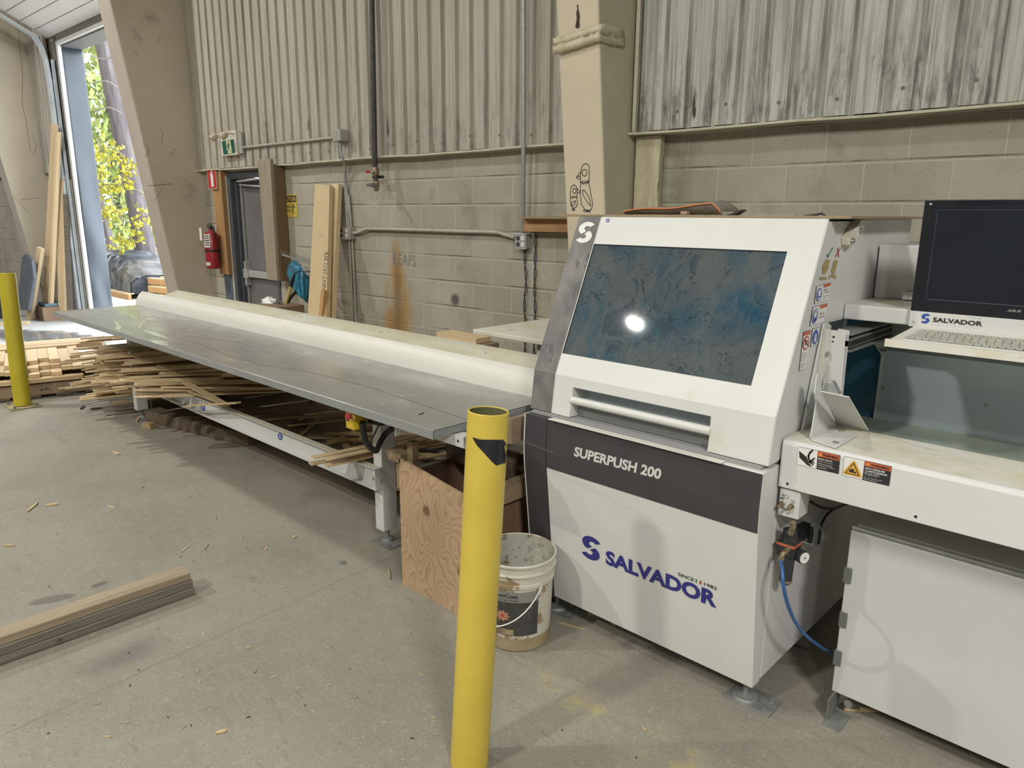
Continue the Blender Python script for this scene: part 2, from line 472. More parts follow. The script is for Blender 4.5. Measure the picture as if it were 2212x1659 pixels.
    dy = mul(mul(sep.outputs[1], 1.83, 'SUBTRACT'), 0, 'ADD'); ab = N.new('ShaderNodeMath'); ab.operation = 'ABSOLUTE'; L.new(dy, ab.inputs[0])
    c = mix(mul(mul(rmp(ab.outputs[0], .10, .02), rmp(noise(9, 7), .46, .66)), mul(rmp(sep.outputs[0], -1.9, -1.4), .38)), c, (.52, .42, .13))
    # wet patch near the dock door, then daylight painted pale around it
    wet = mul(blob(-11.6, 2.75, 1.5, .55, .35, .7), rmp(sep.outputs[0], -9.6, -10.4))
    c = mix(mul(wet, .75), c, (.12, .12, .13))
    c = mix(mul(rmp(sep.outputs[0], -9.3, -10.6), mul(rmp(wet, .5, 0), .55)), c, (.50, .51, .53))  # floor colour lightened towards the opening to imitate daylight
    L.new(c, b.inputs['Base Color'])
    rg = N.new('ShaderNodeMix'); rg.data_type = 'FLOAT'; L.new(wet, rg.inputs[0]); rg.inputs[2].default_value = .72; rg.inputs[3].default_value = .06
    L.new(rg.outputs[0], b.inputs['Roughness'])
    bn = N.new('ShaderNodeBump'); bn.inputs['Strength'].default_value = .18; bn.inputs['Distance'].default_value = .004
    hm = mul(noise(140, 4), rmp(wet, .6, .1)); L.new(hm, bn.inputs['Height']); L.new(bn.outputs[0], b.inputs['Normal'])
    return m


def block_mat():
    m = bpy.data.materials.new('painted_concrete_block'); m.use_nodes = True
    nt = m.node_tree; N = nt.nodes; L = nt.links; b = N['Principled BSDF']; b.inputs['Roughness'].default_value = .78
    tc = N.new('ShaderNodeTexCoord'); sep = N.new('ShaderNodeSeparateXYZ'); L.new(tc.outputs['Object'], sep.inputs[0])
    cb = N.new('ShaderNodeCombineXYZ')

    def mth(op, a, c):
        x = N.new('ShaderNodeMath'); x.operation = op
        for s, q in ((0, a), (1, c)):
            if isinstance(q, (int, float)): x.inputs[s].default_value = q
            else: L.new(q, x.inputs[s])
        return x.outputs[0]
    L.new(mth('ADD', sep.outputs[0], 4.64 + .4064 * 60), cb.inputs[0])
    L.new(mth('ADD', sep.outputs[2], -.144 + .2032 * 20), cb.inputs[1])
    bt = N.new('ShaderNodeTexBrick'); L.new(cb.outputs[0], bt.inputs['Vector'])
    bt.inputs['Scale'].default_value = 1; bt.inputs['Brick Width'].default_value = .4055; bt.inputs['Row Height'].default_value = .2032
    bt.inputs['Mortar Size'].default_value = .006; bt.inputs['Mortar Smooth'].default_value = .35; bt.offset = .5
    bt.inputs['Color1'].default_value = (1, 1, 1, 1); bt.inputs['Color2'].default_value = (.86, .86, .86, 1); bt.inputs['Mortar'].default_value = (1, 1, 1, 1)

    def noise(sc, det, st=(1, 1, 1), ro=.6, loc=(0, 0, 0)):
        mp = N.new('ShaderNodeMapping'); mp.inputs['Scale'].default_value = st; mp.inputs['Location'].default_value = loc
        L.new(tc.outputs['Object'], mp.inputs[0])
        n = N.new('ShaderNodeTexNoise'); n.inputs['Scale'].default_value = sc; n.inputs['Detail'].default_value = det; n.inputs['Roughness'].default_value = ro
        L.new(mp.outputs[0], n.inputs['Vector']); return n.outputs[0]

    def rmp(src, lo, hi, a=0., c=1.):
        r = N.new('ShaderNodeMapRange'); r.interpolation_type = 'SMOOTHSTEP'
        r.inputs['From Min'].default_value = lo; r.inputs['From Max'].default_value = hi
        r.inputs['To Min'].default_value = a; r.inputs['To Max'].default_value = c
        L.new(src, r.inputs['Value']); return r.outputs[0]

    def mix(f, a, c):
        x = N.new('ShaderNodeMix'); x.data_type = 'RGBA'; L.new(f, x.inputs[0])
        for s, q in ((6, a), (7, c)):
            if isinstance(q, tuple): x.inputs[s].default_value = (*q, 1)
            else: L.new(q, x.inputs[s])
        return x.outputs[2]
    c = mix(rmp(noise(1.5, 6), .35, .65), (.40, .375, .305), (.335, .31, .25))
    c = mix(rmp(noise(3, 8, (1, 1, .7)), .54, .72, 0, .65), c, (.225, .21, .18))
    c = mix(rmp(noise(11, 7, (1.6, 1, .6), .7), .56, .72, 0, .5), c, (.20, .185, .15))
    c = mix(rmp(noise(70, 4), .60, .72, 0, .7), c, (.19, .17, .13))
    # mortar: pale line, its shadow painted as a thin dark line above
    c = mix(mth('MULTIPLY', bt.outputs['Fac'], .75), c, (.45, .425, .345))
    fr = mth('FRACT', mth('DIVIDE', mth('ADD', sep.outputs[2], -.144 - .0085 + .2032 * 20), .2032), 0)
    dk = mth('MULTIPLY', rmp(mth('ABSOLUTE', mth('SUBTRACT', fr, .018), 0), .026, .008), rmp(noise(2.0, 5), .38, .6))
    c = mix(mth('MULTIPLY', dk, .95), c, (.07, .062, .05))
    mt = N.new('ShaderNodeMix'); mt.data_type = 'RGBA'; mt.blend_type = 'MULTIPLY'; mt.inputs[0].default_value = .6
    L.new(c, mt.inputs[6]); L.new(bt.outputs['Color'], mt.inputs[7]); c = mt.outputs[2]
    # rust run-down under the brass tap
    ds = mth('ABSOLUTE', mth('SUBTRACT', sep.outputs[0], mth('ADD', -5.09, mth('MULTIPLY', noise(2.2, 4), .12))), 0)
    wdt = rmp(sep.outputs[2], 1.55, .6, .10, .30)
    rel = mth('DIVIDE', ds, wdt)
    rust = mth('MULTIPLY', rmp(rel, 1.0, .25), rmp(sep.outputs[2], 1.62, 1.30))
    rust = mth('MULTIPLY', rust, rmp(noise(4, 6, (1.5, 1, .6)), .28, .55))
    c = mix(mth('MULTIPLY', rust, .9), c, (.33, .185, .045))
    core = mth('MULTIPLY', rmp(rel, .42, .0), rmp(sep.outputs[2], 1.45, 1.15))
    c = mix(mth('MULTIPLY', core, .55), c, (.115, .085, .05))
    # dark scorch spot
    dx = mth('MULTIPLY', mth('SUBTRACT', sep.outputs[0], -4.30), mth('SUBTRACT', sep.outputs[0], -4.30))
    dz = mth('MULTIPLY', mth('SUBTRACT', sep.outputs[2], 1.02), mth('SUBTRACT', sep.outputs[2], 1.02))
    c = mix(rmp(mth('ADD', dx, dz), .0042, .0003, 0, .85), c, (.05, .048, .045))
    # grime beside the near column and low on the wall
    g = mth('MULTIPLY', rmp(mth('ABSOLUTE', mth('SUBTRACT', sep.outputs[0], -2.38), 0), .22, .05), rmp(noise(6, 5), .3, .6))
    c = mix(mth('MULTIPLY', g, .6), c, (.15, .14, .09))
    L.new(c, b.inputs['Base Color'])
    bn = N.new('ShaderNodeBump'); bn.inputs['Strength'].default_value = .55; bn.inputs['Distance'].default_value = .006
    h = mth('ADD', mth('MULTIPLY', noise(75, 4), .8), mth('MULTIPLY', bt.outputs['Fac'], -.8))
    L.new(h, bn.inputs['Height']); L.new(bn.outputs[0], b.inputs['Normal'])
    return m


def clad_mat(name, c1, c2, c3, streak):
    m = bpy.data.materials.new(name); m.use_nodes = True
    nt = m.node_tree; N = nt.nodes; L = nt.links; b = N['Principled BSDF']; b.inputs['Roughness'].default_value = .6
    tc = N.new('ShaderNodeTexCoord'); sep = N.new('ShaderNodeSeparateXYZ'); L.new(tc.outputs['Object'], sep.inputs[0])

    def noise(sc, det, st=(1, 1, 1), ro=.6):
        mp = N.new('ShaderNodeMapping'); mp.inputs['Scale'].default_value = st
        L.new(tc.outputs['Object'], mp.inputs[0])
        n = N.new('ShaderNodeTexNoise'); n.inputs['Scale'].default_value = sc; n.inputs['Detail'].default_value = det; n.inputs['Roughness'].default_value = ro
        L.new(mp.outputs[0], n.inputs['Vector']); return n.outputs[0]

    def rmp(src, lo, hi, a=0., c=1.):
        r = N.new('ShaderNodeMapRange'); r.interpolation_type = 'SMOOTHSTEP'
        r.inputs['From Min'].default_value = lo; r.inputs['From Max'].default_value = hi
        r.inputs['To Min'].default_value = a; r.inputs['To Max'].default_value = c
        L.new(src, r.inputs['Value']); return r.outputs[0]

    def mix(f, a, c):
        x = N.new('ShaderNodeMix'); x.data_type = 'RGBA'; L.new(f, x.inputs[0])
        for s, q in ((6, a), (7, c)):
            if isinstance(q, tuple): x.inputs[s].default_value = (*q, 1)
            else: L.new(q, x.inputs[s])
        return x.outputs[2]

    def mul(a, c):
        x = N.new('ShaderNodeMath'); x.operation = 'MULTIPLY'
        for s, q in ((0, a), (1, c)):
            if isinstance(q, (int, float)): x.inputs[s].default_value = q
            else: L.new(q, x.inputs[s])
        return x.outputs[0]
    c = mix(rmp(noise(1.2, 6, (1, 1, .6)), .35, .65), c1, c2)
    c = mix(rmp(noise(5, 8, (9, 1, .25)), .42, .72, 0, streak), c, c3)
    c = mix(rmp(noise(9, 8, (16, 1, .16)), .52, .72, 0, streak * .8), c, tuple(q * .75 for q in c3))
    low = rmp(sep.outputs[2], 2.9, 2.2)
    c = mix(mul(low, rmp(noise(6, 8, (3.5, 1, .8), .7), .46, .70, 0, streak)), c, tuple(q * .55 for q in c3))
    c = mix(mul(rmp(sep.outputs[2], 2.75, 2.3), rmp(noise(3, 4, (2.6, 1, .5)), .70, .735)), c, (.06, .045, .035))
    L.new(c, b.inputs['Base Color'])
    bn = N.new('ShaderNodeBump'); bn.inputs['Strength'].default_value = .2; bn.inputs['Distance'].default_value = .004
    L.new(noise(30, 5), bn.inputs['Height']); L.new(bn.outputs[0], b.inputs['Normal'])
    return m


def ply_mat():
    """rotary-cut plywood face: nested contour grain and knots"""
    m = bpy.data.materials.new('rotary_cut_plywood'); m.use_nodes = True
    nt = m.node_tree; N = nt.nodes; L = nt.links; b = N['Principled BSDF']; b.inputs['Roughness'].default_value = .65
    tc = N.new('ShaderNodeTexCoord'); mp = N.new('ShaderNodeMapping'); mp.inputs['Scale'].default_value = (2.6, 1, 1.5)
    L.new(tc.outputs['Object'], mp.inputs[0])
    n = N.new('ShaderNodeTexNoise'); n.inputs['Scale'].default_value = 1.5; n.inputs['Detail'].default_value = 2.5; L.new(mp.outputs[0], n.inputs['Vector'])
    a = N.new('ShaderNodeMath'); a.operation = 'MULTIPLY'; a.inputs[1].default_value = 30; L.new(n.outputs[0], a.inputs[0])
    fr = N.new('ShaderNodeMath'); fr.operation = 'FRACT'; L.new(a.outputs[0], fr.inputs[0])
    r = N.new('ShaderNodeValToRGB'); L.new(fr.outputs[0], r.inputs[0])
    e = r.color_ramp.elements; e[0].position = 0; e[0].color = (.34, .215, .12, 1); e[1].position = .38; e[1].color = (.46, .315, .195, 1)
    q = e.new(1.0); q.color = (.50, .35, .22, 1)
    v = N.new('ShaderNodeTexVoronoi'); v.inputs['Scale'].default_value = 3.2; L.new(tc.outputs['Object'], v.inputs['Vector'])
    k = N.new('ShaderNodeMapRange'); k.inputs['From Min'].default_value = .10; k.inputs['From Max'].default_value = .06; L.new(v.outputs['Distance'], k.inputs['Value'])
    x = N.new('ShaderNodeMix'); x.data_type = 'RGBA'; L.new(k.outputs[0], x.inputs[0]); L.new(r.outputs[0], x.inputs[6]); x.inputs[7].default_value = (.20, .10, .05, 1)
    L.new(x.outputs[2], b.inputs['Base Color'])
    return m


def window_mat():
    """scratched blue-tinted acrylic with sawdust film"""
    m = bpy.data.materials.new('dusty_blue_acrylic'); m.use_nodes = True
    nt = m.node_tree; N = nt.nodes; L = nt.links; b = N['Principled BSDF']
    b.inputs['Roughness'].default_value = .035; b.inputs['Specular IOR Level'].default_value = .35
    tc = N.new('ShaderNodeTexCoord')

    def noise(sc, det, st=(1, 1, 1), ro=.6, dist=0):
        mp = N.new('ShaderNodeMapping'); mp.inputs['Scale'].default_value = st; mp.inputs['Rotation'].default_value = (0, R(12), 0)
        L.new(tc.outputs['Object'], mp.inputs[0])
        n = N.new('ShaderNodeTexNoise'); n.inputs['Scale'].default_value = sc; n.inputs['Detail'].default_value = det
        n.inputs['Roughness'].default_value = ro; n.inputs['Distortion'].default_value = dist
        L.new(mp.outputs[0], n.inputs['Vector']); return n.outputs[0]

    def rmp(src, lo, hi, a=0., c=1.):
        r = N.new('ShaderNodeMapRange'); r.inputs['From Min'].default_value = lo; r.inputs['From Max'].default_value = hi
        r.inputs['To Min'].default_value = a; r.inputs['To Max'].default_value = c
        L.new(src, r.inputs['Value']); return r.outputs[0]

    def mix(f, a, c):
        x = N.new('ShaderNodeMix'); x.data_type = 'RGBA'; L.new(f, x.inputs[0])
        for s, q in ((6, a), (7, c)):
            if isinstance(q, tuple): x.inputs[s].default_value = (*q, 1)
            else: L.new(q, x.inputs[s])
        return x.outputs[2]
    c = mix(rmp(noise(3.2, 6, (1, 1, 1), .6, .6), .34, .58), (.020, .078, .125), (.098, .115, .122))
    c = mix(rmp(noise(7, 8, (3, 1, 1.1), .7, .8), .48, .72, 0, .6), c, (.14, .15, .145))
    c = mix(rmp(noise(6, 5, (1, 1, 1), .5, 1.6), .60, .64, 0, .8), c, (.045, .065, .085))
    c = mix(rmp(noise(26, 7, (4, 1, 1.2), .75, .5), .63, .74, 0, .45), c, (.27, .29, .27))
    c = mix(rmp(noise(4.5, 3, (1, 1, 1), .5, 2.6), .495, .505, 0, 1.0), c, c)
    ed = N.new('ShaderNodeMath'); ed.operation = 'ABSOLUTE'; sb = N.new('ShaderNodeMath'); sb.operation = 'SUBTRACT'; L.new(noise(3.4, 4, (1, 1, 1), .55, 2.2), sb.inputs[0]); sb.inputs[1].default_value = .52; L.new(sb.outputs[0], ed.inputs[0])
    c = mix(rmp(ed.outputs[0], .007, .0, 0, .85), c, (.02, .03, .04))
    L.new(c, b.inputs['Base Color'])
    c = mix(rmp(noise(60, 6, (2.5, 1, 1), .8), .45, .75, 0, .4), c, (.17, .18, .17))
    L.new(c, b.inputs['Base Color'])
    tr = N.new('ShaderNodeBsdfTransparent'); tr.inputs[0].default_value = (.25, .55, .75, 1)
    ms = N.new('ShaderNodeMixShader'); L.new(rmp(noise(2.2, 4), .35, .7, .04, .25), ms.inputs[0])
    L.new(b.outputs[0], ms.inputs[1]); L.new(tr.outputs[0], ms.inputs[2])
    L.new(ms.outputs[0], N['Material Output'].inputs[0])
    bn = N.new('ShaderNodeBump'); bn.inputs['Strength'].default_value = .02; bn.inputs['Distance'].default_value = .002
    L.new(noise(14, 2), bn.inputs['Height']); L.new(bn.outputs[0], b.inputs['Normal'])
    return m


M['floor'] = floor_mat(); M['block'] = block_mat(); M['ply'] = ply_mat(); M['acrylic'] = window_mat()
M['clad_l'] = clad_mat('grimy_beige_cladding', (.45, .41, .35), (.385, .35, .30), (.235, .22, .195), .6)
M['clad_r'] = clad_mat('streaked_pale_cladding', (.52, .53, .48), (.44, .45, .405), (.20, .195, .17), .95)


# ------------------------------------------------------------------ marks laid on a plane
def plane_of(P0, P1, P2):
    a, b, c = (np.array(q, float) for q in (P0, P1, P2))
    n = np.cross(b - a, c - a); n /= np.linalg.norm(n)
    if n @ (CAM - a) < 0: n = -n
    return n, float(n @ a)


class Frame:
    """unit frame on a plane: A = lower-left, B = lower-right, T = upper-left (photo pixels of the mark)"""
    def __init__(s, pl, A, B, T):
        s.n = np.array(pl[0], float); s.n /= np.linalg.norm(s.n); k = pl[1] / np.linalg.norm(np.array(pl[0], float))
        if s.n @ CAM < k: s.n = -s.n; k = -k
        s.o = hit(*A, s.n, k); s.u = hit(*B, s.n, k) - s.o; s.v = hit(*T, s.n, k) - s.o
        s.mb = MB()

    def p(s, u, v, e=1): return s.o + s.u * u + s.v * v + s.n * (.0008 * e)
    def poly(s, pts, m=0, e=1): s.mb.add([s.p(u, v, e) for u, v in pts], [list(range(len(pts)))], m); return s
    def rect(s, u0, v0, u1, v1, m=0, e=1): return s.poly([(u0, v0), (u1, v0), (u1, v1), (u0, v1)], m, e)

    def ring(s, cu, cv, ru, rv, iu, iv, m=0, e=1, a0=0, a1=360, n=32):
        o = [(cu + ru * math.cos(R(a0 + (a1 - a0) * k / n)), cv + rv * math.sin(R(a0 + (a1 - a0) * k / n))) for k in range(n + 1)]
        i = [(cu + iu * math.cos(R(a0 + (a1 - a0) * k / n)), cv + iv * math.sin(R(a0 + (a1 - a0) * k / n))) for k in range(n + 1)]
        for k in range(n): s.poly([o[k], o[k + 1], i[k + 1], i[k]], m, e)
        return s

    def oval(s, cu, cv, ru, rv, m=0, e=1, n=28):
        return s.poly([(cu + ru * math.cos(2 * PI * k / n), cv + rv * math.sin(2 * PI * k / n)) for k in range(n)], m, e)

    def stroke(s, pts, wu, m=0, e=1):
        """ribbon of width wu metres"""
        P = [s.p(u, v, e) for u, v in pts]
        for a, b in zip(P[:-1], P[1:]):
            d = b - a; L_ = np.linalg.norm(d)
            if L_ < 1e-6: continue
            d = d / L_; t = np.cross(s.n, d) * wu / 2; a2 = a - d * wu * .3; b2 = b + d * wu * .3
            s.mb.add([a2 - t, b2 - t, b2 + t, a2 + t], [(0, 1, 2, 3)], m)
        return s

    def text(s, txt, u0=0, v0=0, u1=1, v1=1, m=0, e=1, bold=.0):
        vs, fs = text_mesh(txt, bold)
        s.mb.add([s.p(u0 + (u1 - u0) * x, v0 + (v1 - v0) * y, e) for x, y in vs], fs, m); return s

    def logo(s, u0=0, v0=0, u1=1, v1=1, m=0, e=1):
        """two facing arcs forming an S"""
        def tr(x, y): return (u0 + (u1 - u0) * x, v0 + (v1 - v0) * y)
        for sg in (1, -1):
            n = 20; a0, a1 = 30, 262
            o = []; i = []
            for k in range(n + 1):
                a = R(a0 + (a1 - a0) * k / n)
                o.append((.5 + sg * (.04 + .46 * math.cos(a)), .5 + sg * (.19 + .31 * math.sin(a))))
                i.append((.5 + sg * (.07 + .16 * math.cos(a)), .5 + sg * (.19 + .105 * math.sin(a))))
            # stop the outer edge at the diagonal gap
            for k in range(n):
                q = [o[k], o[k + 1], i[k + 1], i[k]]
                if all(sg * ((x - .5) * -.55 + (y - .5)) > .035 for x, y in q): s.poly([tr(*t) for t in q], m, e)
                else:
                    q2 = []
                    for x, y in q:
                        dd = sg * ((x - .5) * -.55 + (y - .5))
                        if dd < .035: y += sg * (.035 - dd)
                        q2.append((x, y))
                    s.poly([tr(*t) for t in q2], m, e)
        return s

    def obj(s, name, mats, parent=None, label=None):
        o = MB.obj(s.mb, name, mats, parent)
        # decal faces look towards the viewer side of their plane
        me = o.data; bm = bmesh.new(); bm.from_mesh(me); nn = Vector(s.n)
        for f in bm.faces:
            if f.normal.dot(nn) < 0: f.normal_flip()
        bm.to_mesh(me); bm.free()
        if label: o['label'] = label
        return o


_tc = {}


def text_mesh(txt, bold=0.):
    k = (txt, bold)
    if k in _tc: return _tc[k]
    cu = bpy.data.curves.new('t', 'FONT'); cu.body = txt; cu.offset = bold; cu.resolution_u = 3
    o = bpy.data.objects.new('t', cu); C.objects.link(o)
    me = bpy.data.meshes.new_from_object(o.evaluated_get(bpy.context.evaluated_depsgraph_get()))
    vs = [(v.co.x, v.co.y) for v in me.vertices]; fs = [list(p.vertices) for p in me.polygons]
    bpy.data.objects.remove(o); bpy.data.curves.remove(cu); bpy.data.meshes.remove(me)
    x0 = min(v[0] for v in vs); x1 = max(v[0] for v in vs); y0 = min(v[1] for v in vs); y1 = max(v[1] for v in vs)
    vs = [((x - x0) / (x1 - x0), (y - y0) / (y1 - y0)) for x, y in vs]
    _tc[k] = (vs, fs); return _tc[k]


# =================================================================== THE SETTING
mb = MB(); mb.box(-40, 8, -14, 4.2, -.1, 0); fl = struct(mb.obj('floor', M['floor']), 'dusty grey concrete floor of the workshop', 'floor')
# --- back wall of painted block: local axes s (along), t (into the wall), z
DOOR = (-7.90, -6.95, 2.14)          # man door opening s0, s1, top
BAY = (-12.62, -8.9, 4.16)           # dock opening
mb = MB()
mb.box(-24, BAY[0] - .12, 0, .2, 0, 2.18); mb.box(-9.0, DOOR[0], 0, .2, 0, 2.18)
mb.box(DOOR[0], DOOR[1], 0, .2, DOOR[2], 2.18); mb.box(DOOR[1], 8, 0, .2, 0, 2.18)
wall = struct(mb.obj('wall_back', M['block']), 'beige painted concrete block wall', 'wall'); wall_frame(wall)
mb = MB(); mb.box(-24, BAY[0] - .12, .02, .2, 2.18, 7.4); mb.box(-9.0, 8, .02, .2, 2.18, 7.4); mb.box(BAY[0] - .12, -9.0, .02, .2, BAY[2], 7.4)
wall_frame(struct(mb.obj('wall_back_upper', M['clad_l']), 'upper wall behind the ribbed cladding', 'wall'))


def cladding(s0, s1, z0, z1, t, mat_, ph, name):
    pts = []; s = s0
    P = .152
    k = math.floor((s0 - ph) / P)
    x = ph + k * P
    while x < s1:
        for dx, dt in ((0, 0), (.102, 0), (.112, .028), (.142, .028)):
            q = x + dx
            if s0 <= q <= s1: pts.append((q, t + dt))
        x += P
    v = []; f = []
    for i, (a, b) in enumerate(pts): v += [(a, b, z0), (a, b, z1)]
    for i in range(len(pts) - 1): f.append((2 * i, 2 * i + 2, 2 * i + 3, 2 * i + 1))
    mb = MB().add(v, f)
    o = mb.obj(name, mat_)
    m = o.modifiers.new('thickness', 'SOLIDIFY'); m.thickness = .002
    # nail heads along the foot
    return wall_frame(struct(o))


a = cladding(-8.50, -2.86, 2.175, 7.3, -.055, M['clad_l'], -6.75, 'wall_cladding_middle'); a['label'] = 'grimy beige ribbed metal cladding above the door'
b = cladding(-2.58, 7.6, 2.205, 7.3, -.085, M['clad_r'], -2.36, 'wall_cladding_right'); b['label'] = 'streaked pale ribbed metal cladding right of the near column'
cladding(-13.85, -13.02, 2.3, 7.3, -.05, M['clad_l'], -13.8, 'wall_cladding_left')['label'] = 'ribbed cladding strip left of the dock opening'
cladding(-22, -14.35, 2.3, 7.3, -.05, M['clad_l'], -22, 'wall_cladding_far_left')['label'] = 'ribbed cladding beyond the far left column'
# flashings
for i, (s0, s1, z, t) in enumerate([(-8.5, -7.93, 2.165, -.075), (-7.93, -7.04, 2.165, -.085), (-6.80, -2.86, 2.165, -.085), (-2.62, 7.6, 2.19, -.115)]):
    mb = MB(); n = max(2, int((s1 - s0) / .35))
    pts = []
    for k in range(n + 1):
        s = s0 + (s1 - s0) * k / n; j = random.uniform(-.006, .006)
        pts.append((s, z + j, t + random.uniform(-.006, .004)))
    v = []; f = []
    for s, zz, tt in pts: v += [(s, tt, zz + .007), (s, tt, zz - .006), (s, .0, zz + .004), (s, .0, zz - .01)]
    for k in range(n):
        q = 4 * k
        f += [(q, q + 1, q + 5, q + 4), (q, q + 4, q + 6, q + 2), (q + 1, q + 3, q + 7, q + 5)]
    f += [(0, 2, 3, 1), (4 * n, 4 * n + 1, 4 * n + 3, 4 * n + 2)]
    mb.add(v, f); o = struct(mb.obj('trim_%d' % (i + 1), M['flash'], None), 'bent metal sill flashing under the ribbed cladding', 'trim'); wall_frame(o)
# right bay starts with an edge flashing running up beside the column
mb = MB().box(-2.605, -2.58, -.10, -.02, 2.2, 7.3); wall_frame(struct(mb.obj('trim_5', M['flash'], None, .003), 'upright edge trim beside the near column', 'trim'))
mb = MB()
pp = []
for k in range(12):
    z = 2.18 * k / 11; mb_w = random.uniform(-.012, .012); pp.append((-2.415 + mb_w, z))
mb.prism([(-2.60, 0)] + pp + [(-2.60, 2.18)], 1, -.055, 0); wall_frame(struct(mb.obj('trim_6', pm('flaking_paint_strip', (.55, .50, .36), .8, col2=(.40, .36, .26), scale=5, stretch=(3, 3, .6), bump=.5, bscale=18, spots=[(9, .60, .66, (.22, .19, .12), (3, 3, .5))]), None, .006), 'rough concrete pilaster strip beside the near column', 'trim'))


# --- tapered concrete frames
def column(name, x0, x1, yf, ybase, side, front, label):
    """x0..x1 wide; yf(z) is the sloping front face"""
    v = []; zs = [0, .8, 1.6, 2.4, 3.2, 4.0, 5.0, 6.2, 7.4]
    for z in zs:
        y = yf(z); v += [(x0, y, z), (x1, y, z), (x1, ybase, z), (x0, ybase, z)]
    f = []; m = []
    mb = MB()
    n = len(zs)
    mb.add(v, [(4 * i, 4 * i + 1, 4 * i + 5, 4 * i + 4) for i in range(n - 1)], 1)
    mb.f += [[4 * i + 1, 4 * i + 2, 4 * i + 6, 4 * i + 5] for i in range(n - 1)]; mb.m += [0] * (n - 1)
    mb.f += [[4 * i + 3, 4 * i, 4 * i + 4, 4 * i + 7] for i in range(n - 1)]; mb.m += [0] * (n - 1)
    mb.f += [[0, 3, 2, 1], [4 * n - 4, 4 * n - 3, 4 * n - 2, 4 * n - 1]]; mb.m += [0, 0]
    o = mb.obj(name, [side, front], None, .012)
    return struct(o, label, 'column')


near = column('wall_column_near', -3.06, -2.75, lambda z: 3.912 - .113 * z, 4.2, M['concrete'], M['concfront'], 'pale tapered concrete column with two bird drawings')
far = column('wall_column_far', -8.93, -8.60, lambda z: 3.547 - .134 * z, 4.05, M['farside'], M['farfront'], 'slanting tapered concrete column right of the dock opening')
left = column('wall_column_left', -14.35, -14.0, lambda z: 3.44 - .145 * z, 3.95, M['farside'], M['farfront'], 'slanting tapered concrete column at the far left')
# drawings, wrap and rust on the near column's front face
PC = ((0, 1, .113), 3.912)


def front_stroke(fr, pts, wd=.004): fr.stroke(pts, wd)


fr = Frame(PC, (1228, 462), (1290, 462), (1228, 350))


def px(*P): return [((x - 1228) / 62.0, (462 - y) / 112.0) for x, y in P]


def ov(cx, cy, rx, ry, n=20, a0=0, a1=360): return px(*[(cx + rx * math.cos(R(a0 + (a1 - a0) * k / n)), cy + ry * math.sin(R(a0 + (a1 - a0) * k / n))) for k in range(n + 1)])


W_ = .005
fr.stroke(px((1254, 392), (1254.5, 372), (1257, 361), (1262, 356), (1267, 355.5), (1272, 361), (1272.5, 378), (1272, 396), (1276, 418), (1280.5, 440), (1278, 452), (1270, 456), (1263, 452), (1256, 440), (1254, 420), (1254, 392)), W_)
fr.stroke(ov(1262.5, 374.5, 5, 7), W_); fr.stroke(px((1254, 372), (1245, 384), (1254, 388)), W_); fr.stroke(px((1247, 382), (1254, 381)), W_)
fr.stroke(px((1255, 392), (1257, 398), (1259, 391), (1261, 399), (1264, 392), (1266, 399), (1268, 391), (1270, 397), (1271, 390)), W_)
fr.stroke(px((1258, 412), (1260, 422), (1270, 438), (1276, 445), (1275, 434), (1270, 422), (1262, 411), (1258, 412)), W_)
fr.stroke(ov(1265, 455, 4, 2, 12), W_); fr.stroke(ov(1272, 456, 4, 2, 12), W_)
fr.stroke(px((1233, 442), (1232, 415), (1234, 403), (1240, 399), (1245, 402), (1247, 410), (1247, 428), (1248, 441), (1244, 448), (1238, 450), (1233, 442)), W_)
fr.stroke(ov(1241, 412, 3.6, 5.5), W_); fr.stroke(px((1247, 407), (1253.5, 415), (1247, 418)), W_)
fr.stroke(px((1234, 424), (1236, 428), (1238, 423), (1240, 428), (1243, 423), (1245, 427), (1247, 423)), W_)
fr.stroke(px((1235, 443), (1236, 437), (1243, 433), (1244, 437), (1238, 445), (1235, 443)), W_); fr.stroke(ov(1239, 453, 3, 1.6, 12), W_)
fr.obj('bird_drawing', M['ink'], near, 'two birds outlined in black marker')
fr = Frame(PC, (1228, 62), (1268, 62), (1228, 8)); q = lambda x, y: ((x - 1228) / 40., (62 - y) / 54.)
fr.poly([q(*p) for p in [(1243, 60), (1244, 52), (1246, 40), (1245, 28), (1247, 20), (1246, 10), (1249, 11), (1250, 22), (1253, 34), (1252, 46), (1253, 57), (1250, 62)]])
fr.obj('rust_streak', pm('dark_rust', (.05, .025, .02), .8), near)
# creased plastic wrap tied round the column
mb = MB(); n = 26
for (za, zb, ex) in ((2.685, 2.735, .010), (2.64, 2.69, .018)):
    v = []; f = []
    for k in range(n + 1):
        u = k / n
        x = -3.08 + .40 * min(u / .8, 1.0); 
        for z in (za, zb):
            y = 3.912 - .113 * z - ex - random.uniform(0, .007)
            if u > .8: y += (u - .8) * 1.2; x = -2.735 + random.uniform(-.01, .012)
            v.append((x if u > .8 else -3.085 + .36 * u / .8, y, z + .035 * u + random.uniform(-.005, .005)))
    f = [(2 * k, 2 * k + 2, 2 * k + 3, 2 * k + 1) for k in range(n)]
    mb.add(v, f)
o = mb.obj('wrap_band', M['wrap'], None, 0, True); m = o.modifiers.new('t', 'SOLIDIFY'); m.thickness = .002; 
setp(o, near); o['label'] = 'creased off-white plastic band round the column'

